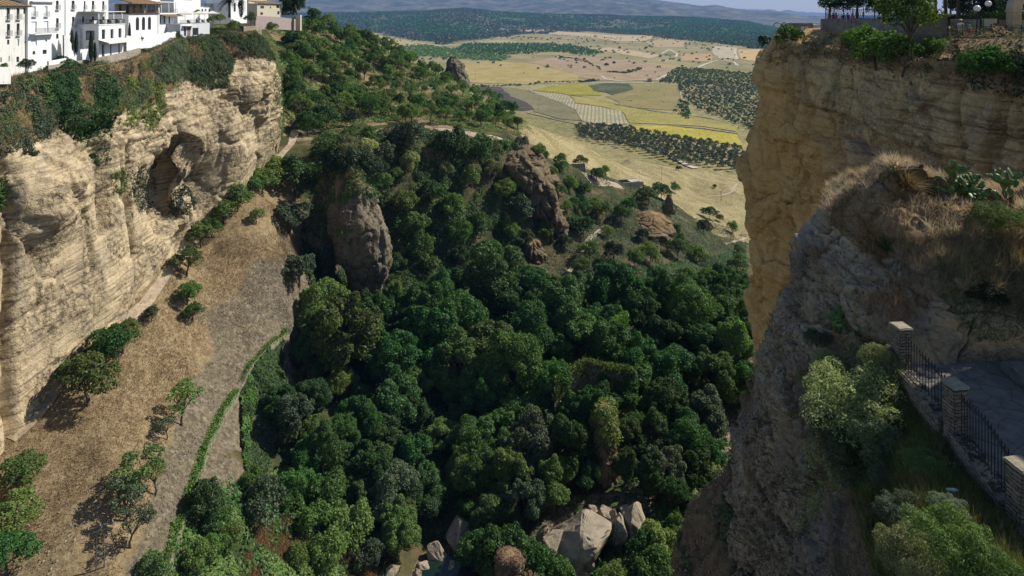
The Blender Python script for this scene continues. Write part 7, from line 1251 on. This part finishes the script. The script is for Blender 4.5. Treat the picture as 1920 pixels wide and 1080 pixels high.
# park trees and hedges
def park_tree(name, u, vb, vc, r, Y, kind, mat, label, sz=1.0, k=0):
    p = E(u, vb, Y); R = r * Y / F; cm, tm = PROTO[kind][k % len(PROTO[kind])]; rt = empty(name, tuple(p), random.uniform(0, 6), label=label, category="tree"); hc = (vb - vc) * Y / F
    cr = link("crown", cm, rt, (0, 0, hc - R * .95 * sz)); cr.scale = (R, R, R * sz); cr.material_slots[0].link = 'OBJECT'; cr.material_slots[0].material = M[mat]; c, f = tube([(0, 0, -.5), (.05, 0, hc * .5), (0, .05, hc + R * .2)], [.22, .17, .08], 8); link("trunk", mesh_from("park_trunk", c, f, M['bark']), rt)
for k, a in enumerate([(1608, 44, 8, 54, 80, 'gorge', 'leaf_dark', "broad dark cedar over the lattice fence", .5), (1556, 44, 12, 26, 84, 'hill', 'leaf_gorge', "small leafy tree at the outer end of the lattice fence", .9), (1655, 46, 12, 32, 76, 'hill', 'leaf_gorge', "leafy tree right of the dark cedar", .9), (1692, 46, 5, 34, 72, 'hill', 'leaf_gorge', "dark tree behind the tall rim tree", 1.0), (1755, 54, -22, 34, 70, 'airy', 'leaf_hill', "bare trunked tree left of the sky gap", 1.0), (1774, 54, -25, 30, 72, 'airy', 'leaf_gorge', "reddish trunked tree at the sky gap", 1.0), (1796, 52, -22, 30, 68, 'gorge', 'leaf_dark', "dark trunked pine behind the walkers", .9), (1806, 52, 20, 26, 78, 'hill', 'leaf_dark', "blue green conifer behind the walkers", 1.2), (1782, 52, 12, 18, 90, 'hill', 'leaf_dark', "conifer low in the sky gap", 1.0)]):
    park_tree("park_tree", *a, k=k)
def hedge_box(name, u0, u1, vt, vb, Y, d, mat, label, n=9000, rnd=0.0):
    p0, p1 = E(u0, vb, Y), E(u1, vt, Y); w, h = p1[0] - p0[0], p1[2] - p0[2]; q = rng.random((n, 3)); fc = rng.integers(0, 3, n); q[fc == 0, 1] = rng.random((fc == 0).sum()) * .12; q[fc == 1, 2] = 1 - rng.random((fc == 1).sum()) * .08; e = rng.random((fc == 2).sum()) < .5; q[fc == 2, 0] = np.where(e, .03, .97)
    nr_ = np.array([(0, -1, .3), (0, -.2, 1), (0, 0, .3)])[fc].astype(float); nr_[fc == 2, 0] = np.where(e, -1, 1)
    if rnd: q[:, 2] *= np.sqrt(np.clip(1 - ((q[:, 0] - .5) * 2) ** 2 * rnd, .02, 1))
    co, f = quads(q * np.array((w, d, h)) + rng.normal(size=(n, 3)) * .06, unit(nr_ + rng.normal(size=(n, 3)) * .5), .2, .12, rng); link(name, mesh_from(name, co, f, M[mat], False), None, tuple(p0), label=label, category="hedge")
hedge_box("clipped_hedge", 1836, 1862, -40, 50, 66, 3, 'leaf_dark', "tall dark clipped cypress hedge left of the stone arch"); hedge_box("clipped_hedge", 1862, 1893, -40, 50, 67, 3, 'leaf_dark', "tall dark clipped cypress hedge touching the stone arch"); hedge_box("clipped_hedge", 1908, 1975, -40, 56, 62, 3, 'leaf_dark', "dark hedge seen through the stone arch"); hedge_box("topiary_dome", 1858, 1890, 25, 46, 61.5, 2, 'leaf_bright', "golden green clipped dome shrub before the cypress hedge", 5000, .95); hedge_box("topiary_dome", 1766, 1822, 28, 48, 70, 2, 'leaf_bright', "low yellow green shrubs behind the walkers", 5000, .6); hedge_box("clipped_hedge", 1905, 1960, 26, 50, 60, 1.5, 'leaf_hill', "palm like green planting under the arch", 3000, .3)
hedge_box("clipped_hedge", 1834, 1856, 24, 46, 63, 2, 'leaf_olive', "pale olive shrub behind the info board", 4000, .5)

# ---------------------------------------------------------------- people
M['skin'] = plain("skin", (.46, .28, .19), .6, .05); M['hair'] = plain("dark_hair", (.03, .02, .015), .7, .3)
def person(loc, rz, label, top, bottom, pose='stand', h=1.72, hat=None, skirt=None, hairc='hair', seed=0):
    k = h / 1.72; rt = empty("person", tuple(loc), rz, label=label, category="person"); st = .07 if pose == 'walk' else 0; sit = pose == 'sit'
    if sit: hips, kn, an = .12, (.46, .12), (.48, -.32)
    J = {'pel': (0, 0, .93), 'wai': (0, 0, 1.08), 'che': (0, .01, 1.3), 'nec': (0, 0, 1.47), 'hd0': (0, -.01, 1.56), 'hd1': (0, -.02, 1.66)}
    rr = {'pel': (.155, .115), 'wai': (.13, .095), 'che': (.165, .11), 'nec': (.055, .055), 'hd0': (.078, .09), 'hd1': (.072, .085)}; ed = [('pel', 'wai'), ('wai', 'che'), ('che', 'nec'), ('nec', 'hd0'), ('hd0', 'hd1')]
    for s, sg in (('l', -1), ('r', 1)):
        f_ = sg * st
        L = {'hp': (sg * .09, 0, .88), 'kn': (sg * .1, -.04 - f_, .5), 'an': (sg * .1, -f_ * 2.6 + .02, .09), 'to': (sg * .11, -f_ * 2.6 - .13, .035), 'sh': (sg * .18, 0, 1.4), 'el': (sg * .23, .03 + f_, 1.14), 'wr': (sg * .22, -.1 + f_ * 1.5, .92)}
        if sit: L.update(hp=(sg * .09, -.02, .9), kn=(sg * .11, -.44, .93), an=(sg * .11, -.46, .5), to=(sg * .11, -.6, .45), el=(sg * .23, -.08, 1.14), wr=(sg * .14, -.3, 1.0))
        R_ = {'hp': (.095, .1), 'kn': (.062, .065), 'an': (.042, .045), 'to': (.04, .03), 'sh': (.06, .06), 'el': (.043, .043), 'wr': (.03, .03)}
        for n_, c_ in L.items(): J[s + n_] = c_; rr[s + n_] = R_[n_]
        ed += [('pel', s + 'hp'), (s + 'hp', s + 'kn'), (s + 'kn', s + 'an'), (s + 'an', s + 'to'), ('che', s + 'sh'), (s + 'sh', s + 'el'), (s + 'el', s + 'wr')]
    names = list(J); me = bpy.data.meshes.new("body"); me.from_pydata([tuple(c * k for c in J[n]) for n in names], [(names.index(a), names.index(b)) for a, b in ed], []); tmp = bpy.data.objects.new("body", me); COL.objects.link(tmp); md = tmp.modifiers.new("s", 'SKIN'); md.use_smooth_shade = True
    for i, n in enumerate(names): v = me.skin_vertices[0].data[i]; v.radius = tuple(x * k for x in rr[n]); v.use_root = (n == 'pel')
    sb = tmp.modifiers.new("d", 'SUBSURF'); sb.levels = 1; sb.render_levels = 1; bm_ = bpy.data.meshes.new_from_object(tmp.evaluated_get(bpy.context.evaluated_depsgraph_get())); bpy.data.objects.remove(tmp)
    co = np.array([v.co[:] for v in bm_.vertices]); fs = [list(p.vertices) for p in bm_.polygons]; tri = np.array([q if len(q) == 4 else q + [q[-1]] for q in fs]); ex = []
    for s, sg in (('l', -1), ('r', 1)):        # five fingers on each hand, and a nose on the face
        w = np.array(J[s + 'wr']) * k; dn = unit(w - np.array(J[s + 'el']) * k); sd = np.array((0, 1.0, 0)); sd = unit(sd - dn * (sd @ dn)); ex.append(tube([w - dn * .02 * k, w + dn * .09 * k], [.03 * k, .036 * k], 8))
        for q in range(4): b0 = w + dn * .08 * k + sd * (q - 1.5) * .019 * k; ln = (.065, .078, .072, .055)[q] * k; ex.append(tube([b0, b0 + dn * ln * .55, b0 + dn * ln * .95 + np.array((-sg, 0, 0)) * .02 * k], [.010 * k, .009 * k, .006 * k], 5))
        b0 = w + dn * .03 * k - sd * .03 * k; ex.append(tube([b0, b0 + dn * .03 * k - sd * .03 * k, b0 + dn * .06 * k - sd * .035 * k], [.012 * k, .010 * k, .007 * k], 5))
    ex.append(tube([np.array((0, -.085, 1.615)) * k, np.array((0, -.118, 1.585)) * k], [.008 * k, .014 * k], 5)); c2, f2 = join([(co, tri)] + ex); cen = np.concatenate([c2[f].mean(1) for f in f2]) / k
    waist = 1.0; ismat = np.where(cen[:, 2] > 1.475, 0, np.where(cen[:, 2] > waist, 1, 2)); arm = (np.abs(cen[:, 0]) > .195) & (cen[:, 2] < 1.2); ismat[arm & ~(sit & (cen[:, 2] < .8))] = 0; ismat[(cen[:, 2] < .07)] = 3
    if sit: ismat[(cen[:, 1] < -.12) & (cen[:, 2] < 1.0)] = 2; ismat[(cen[:, 2] < .49)] = 3; c2 = c2 - np.array((0, 0, .5 * k))
    body = mesh_from("person_body", c2, f2, [M['skin'], plain("shirt", top, .8, .1), plain("trousers", bottom, .8, .1), M['black']], True, midx=ismat); link("body", body, rt); z0 = -.5 * k if sit else 0
    bm = bmesh.new(); bmesh.ops.create_uvsphere(bm, u_segments=14, v_segments=9, radius=.105 * k); bmesh.ops.delete(bm, geom=[v for v in bm.verts if v.co.z < -.02 * k and v.co.y < .02 * k], context='VERTS'); bmesh.ops.translate(bm, vec=(0, .012 * k, 1.635 * k + z0), verts=bm.verts[:]); me = bpy.data.meshes.new("hair"); bm.to_mesh(me); bm.free(); me.materials.append(M[hairc]); link("hair", me, rt)
    c, f = join([tube([np.array((x_, -.088, 1.625)) * k + (0, 0, z0), np.array((x_, -.098, 1.625)) * k + (0, 0, z0)], [.012 * k, .006 * k], 6) for x_ in (-.032, .032)]); link("eyes", mesh_from("eyes", c, f, M['hair']), rt)
    if hat: c, f = tube(np.array([(0, 0, 1.70), (0, 0, 1.705), (0, 0, 1.71), (0, 0, 1.79), (0, 0, 1.80)]) * k, np.array([.19, .19, .11, .095, .01]) * k, 18); link("hat", mesh_from("sun_hat", c, f, plain("hat_cloth", hat, .8)), rt)
    if skirt: c, f = tube(np.array([(0, 0, 1.03), (0, 0, .85), (.04, 0, .4), (.08, 0, .12)]) * k, np.array([.15, .2, .27, .34]) * k, 18); link("skirt", mesh_from("long_skirt", c, f, plain("skirt_cloth", skirt, .8, .2)), rt)
ZG = -2.62
def gp(u, Y, v): return E(u, v, Y)
person(gp(1801, 59, 73), 2.6, "person in white shirt, pale trousers and sun hat walking behind the metal railing", (.75, .72, .72), (.62, .56, .48), 'walk', 1.78, hat=(.75, .70, .62))
person(gp(1816, 58.6, 74), 2.9, "person in teal top and long pink red skirt walking behind the metal railing", (.05, .25, .33), (.6, .08, .12), 'walk', 1.62, skirt=(.62, .07, .12))
person(gp(1917, 55, 81), -.6, "person in blue top and white trousers at the right edge of the photo", (.05, .22, .36), (.74, .74, .76), 'stand', 1.66)
for k, (u, v, top, bot, lb) in enumerate([(1553, 42, (.7, .7, .72), (.1, .14, .3), "person in white top sitting at the left of the group on the park wall"), (1561, 41, (.03, .03, .04), (.06, .07, .1), "person in black sitting beside the one in pink on the park wall"), (1566, 41, (.55, .08, .16), (.1, .1, .2), "person in pink top sitting on the park wall"), (1580, 42, (.04, .04, .05), (.2, .2, .25), "person in dark clothes sitting in the middle of the park wall"), (1588, 42, (.05, .05, .07), (.5, .5, .52), "person in dark top and pale trousers sitting on the park wall"), (1597, 43, (.5, .12, .12), (.05, .05, .07), "person in red top sitting at the right of the group on the park wall")]):
    person(E(u, v, 86 - (u - 1542) * .138) + np.array((0, -.2, 0)), -.5, lb, top, bot, 'sit', 1.68)
for u, v, lb, c in ((313, 503, "person in dark clothes walking on the cliff path beside the path trees", (.03, .03, .035)), (329, 484, "person in white top walking further along the cliff path", (.6, .6, .62))):
    p = march(u, v, 0); person((p[0], p[1], p[2] + .12), 2.5, lb, c, (.05, .05, .07), 'walk', 1.75)
p = march(1374, 364, 0); person((p[0], p[1], p[2] + .2), 1.2, "person in violet far down on the footpath of the golden slope", (.10, .05, .22), (.05, .05, .1), 'walk', 1.75)
person((p[0] + 1.6, p[1] + .6, p[2] + .2), 1.2, "person in dark blue beside the violet one on the golden slope footpath", (.04, .05, .14), (.08, .08, .1), 'walk', 1.75)
# farm buildings far out on the plain
for k, (u, v, w, h, mt, lb) in enumerate([(907, 57, 60, 8, 'white', "long white farmhouse among the far olive woods"), (1218, 153, 9, 7, 'ruin', "small dark stone hut by the track on the plain"), (1250, 104, 12, 5, 'cream', "grey farm shed in the middle of the plain"), (1081, 78, 12, 4, 'white', "small white shed in front of the dark poplars"), (868, 109, 10, 5, 'cream', "low shed just behind the rock fin"), (1330, 165, 14, 4, 'white', "low white shed roof in the olive grove at right"), (1395, 160, 16, 4, 'cream', "pale barn roof by the orchard at right")]):
    p = vmarch(u, v); rt = empty("farmhouse", tuple(p), rz=.2 * k - .4, label=lb, category="farm building", group="farm buildings on the plain"); s = p[1] / 1100; link("wall", box_mesh("farm_wall", [(-w / 2, -4, -2, w / 2, 4, h)], M[mt]), rt)
    rv = [(-w / 2 - .5, -4.5, h - .2), (w / 2 + .5, -4.5, h - .2), (w / 2 + .5, 0, h + 2), (-w / 2 - .5, 0, h + 2), (w / 2 + .5, 4.5, h - .2), (-w / 2 - .5, 4.5, h - .2)]; link("roof", mesh_from("farm_roof", rv, np.array([[0, 1, 2, 3], [3, 2, 4, 5]]), M['tiles' if mt != 'ruin' else 'ruin'], False), rt)

# ---------------------------------------------------------------- labels for the many trees: look, then where they stand
LM = {'gorge tree': [(690, 470, "the tall rock pinnacle"), (490, 760, "the ivy curtain"), (1110, 690, "the ivy topped ruin corner"), (1160, 598, "the short ivy wall end"), (1135, 850, "the earth pillar"), (1020, 480, "the red brown bluff"), (1390, 640, "the eastern cliff foot"), (830, 1040, "the river pool"), (1370, 820, "the stony stream bed"), (880, 790, "the dark hollow")],
 'bush': [(830, 1040, "the river pool"), (1110, 1010, "the pale boulder pile"), (340, 960, "the canal's lower end"), (690, 400, "the tall rock pinnacle"), (985, 300, "the square brown bluff"), (1025, 430, "the red brown bluff"), (1180, 345, "the ruined mill"), (1215, 440, "the low wide bluff"), (1255, 380, "the reddish rock tooth"), (952, 1060, "the rock block"), (880, 265, "the ridge path"), (1380, 480, "the eastern cliff edge"), (490, 900, "the ivy curtain")],
 'small tree': [(320, 500, "the walkers on the path"), (545, 290, "the cliff nose"), (60, 790, "the near end of the path"), (330, 350, "the cliff cave")], 'tree': [(185, 1020, "the power pole"), (60, 800, "the path's near end"), (380, 820, "the mossy canal")], 'shrub': [(540, 200, "the cliff nose"), (640, 245, "the ridge path")],
 'orchard tree': [(560, 45, "the gate pier"), (566, 118, "the yellow flowering tree"), (540, 180, "the cliff nose"), (855, 130, "the rock fin"), (968, 225, "the broken wall end on the crest"), (880, 245, "the pale ridge path"), (680, 245, "the bend of the ridge path"), (700, 85, "the crest against the tawny field"), (740, 160, "the bare patch of the hillside")],
 'grove olive': [(1080, 245, "the grove's left corner"), (1260, 303, "the valley road bend"), (1390, 300, "the eastern cliff edge"), (1160, 236, "the striped vineyard corner"), (1300, 262, "the bright yellow field edge")],
 'field bush': [(855, 130, "the rock fin"), (1218, 153, "the small stone hut"), (1115, 170, "the dark garden field"), (1240, 170, "the brown green pasture"), (1030, 115, "the poplar band"), (1250, 104, "the grey farm shed")]}
used = {}
for o, u, v, look, what in ALL:
    lm = min(LM[what], key=lambda q: (q[0] - u) ** 2 + (q[1] - v) ** 2); dx, dy = u - lm[0], v - lm[1]; a = math.degrees(math.atan2(-dy, dx)) % 360
    dr = ["right of", "above right of", "above", "above left of", "left of", "below left of", "below", "below right of"][int((a + 22.5) // 45) % 8]; used.setdefault((look, what, dr, lm[2]), []).append((math.hypot(dx, dy), o))
ORD = ["nearest", "second", "third", "fourth", "fifth", "sixth", "seventh", "eighth", "ninth", "tenth", "eleventh", "twelfth", "thirteenth", "fourteenth", "fifteenth", "sixteenth", "seventeenth", "eighteenth", "nineteenth", "twentieth"]
for (look, what, dr, lm), L in used.items():
    L.sort(key=lambda q: q[0])
    for i, (dd, o) in enumerate(L):
        w = {'grove olive': "olive", 'orchard tree': "hillside tree"}.get(what, what)
        if len(L) == 1: o["label"] = f"{look} {w} {dr} {lm}"
        else: o["label"] = f"{look} {w} {dr} {lm}, {ORD[min(i, 19)]} outward"

# ---------------------------------------------------------------- the air of the valley
m, nt, out = newmat("haze_air"); pv = nt.nodes.new("ShaderNodeVolumePrincipled"); pv.inputs["Color"].default_value = (.23, .46, 1.0, 1); pv.inputs["Density"].default_value = 4.8e-5; pv.inputs["Anisotropy"].default_value = 0.0; nt.links.new(pv.outputs[0], out.inputs["Volume"])
link("haze", box_mesh("haze", [(-26000, -300, -800, 26000, 26500, 950)], m), kind="stuff", label="blue summer haze over the valley and mountains", category="haze")
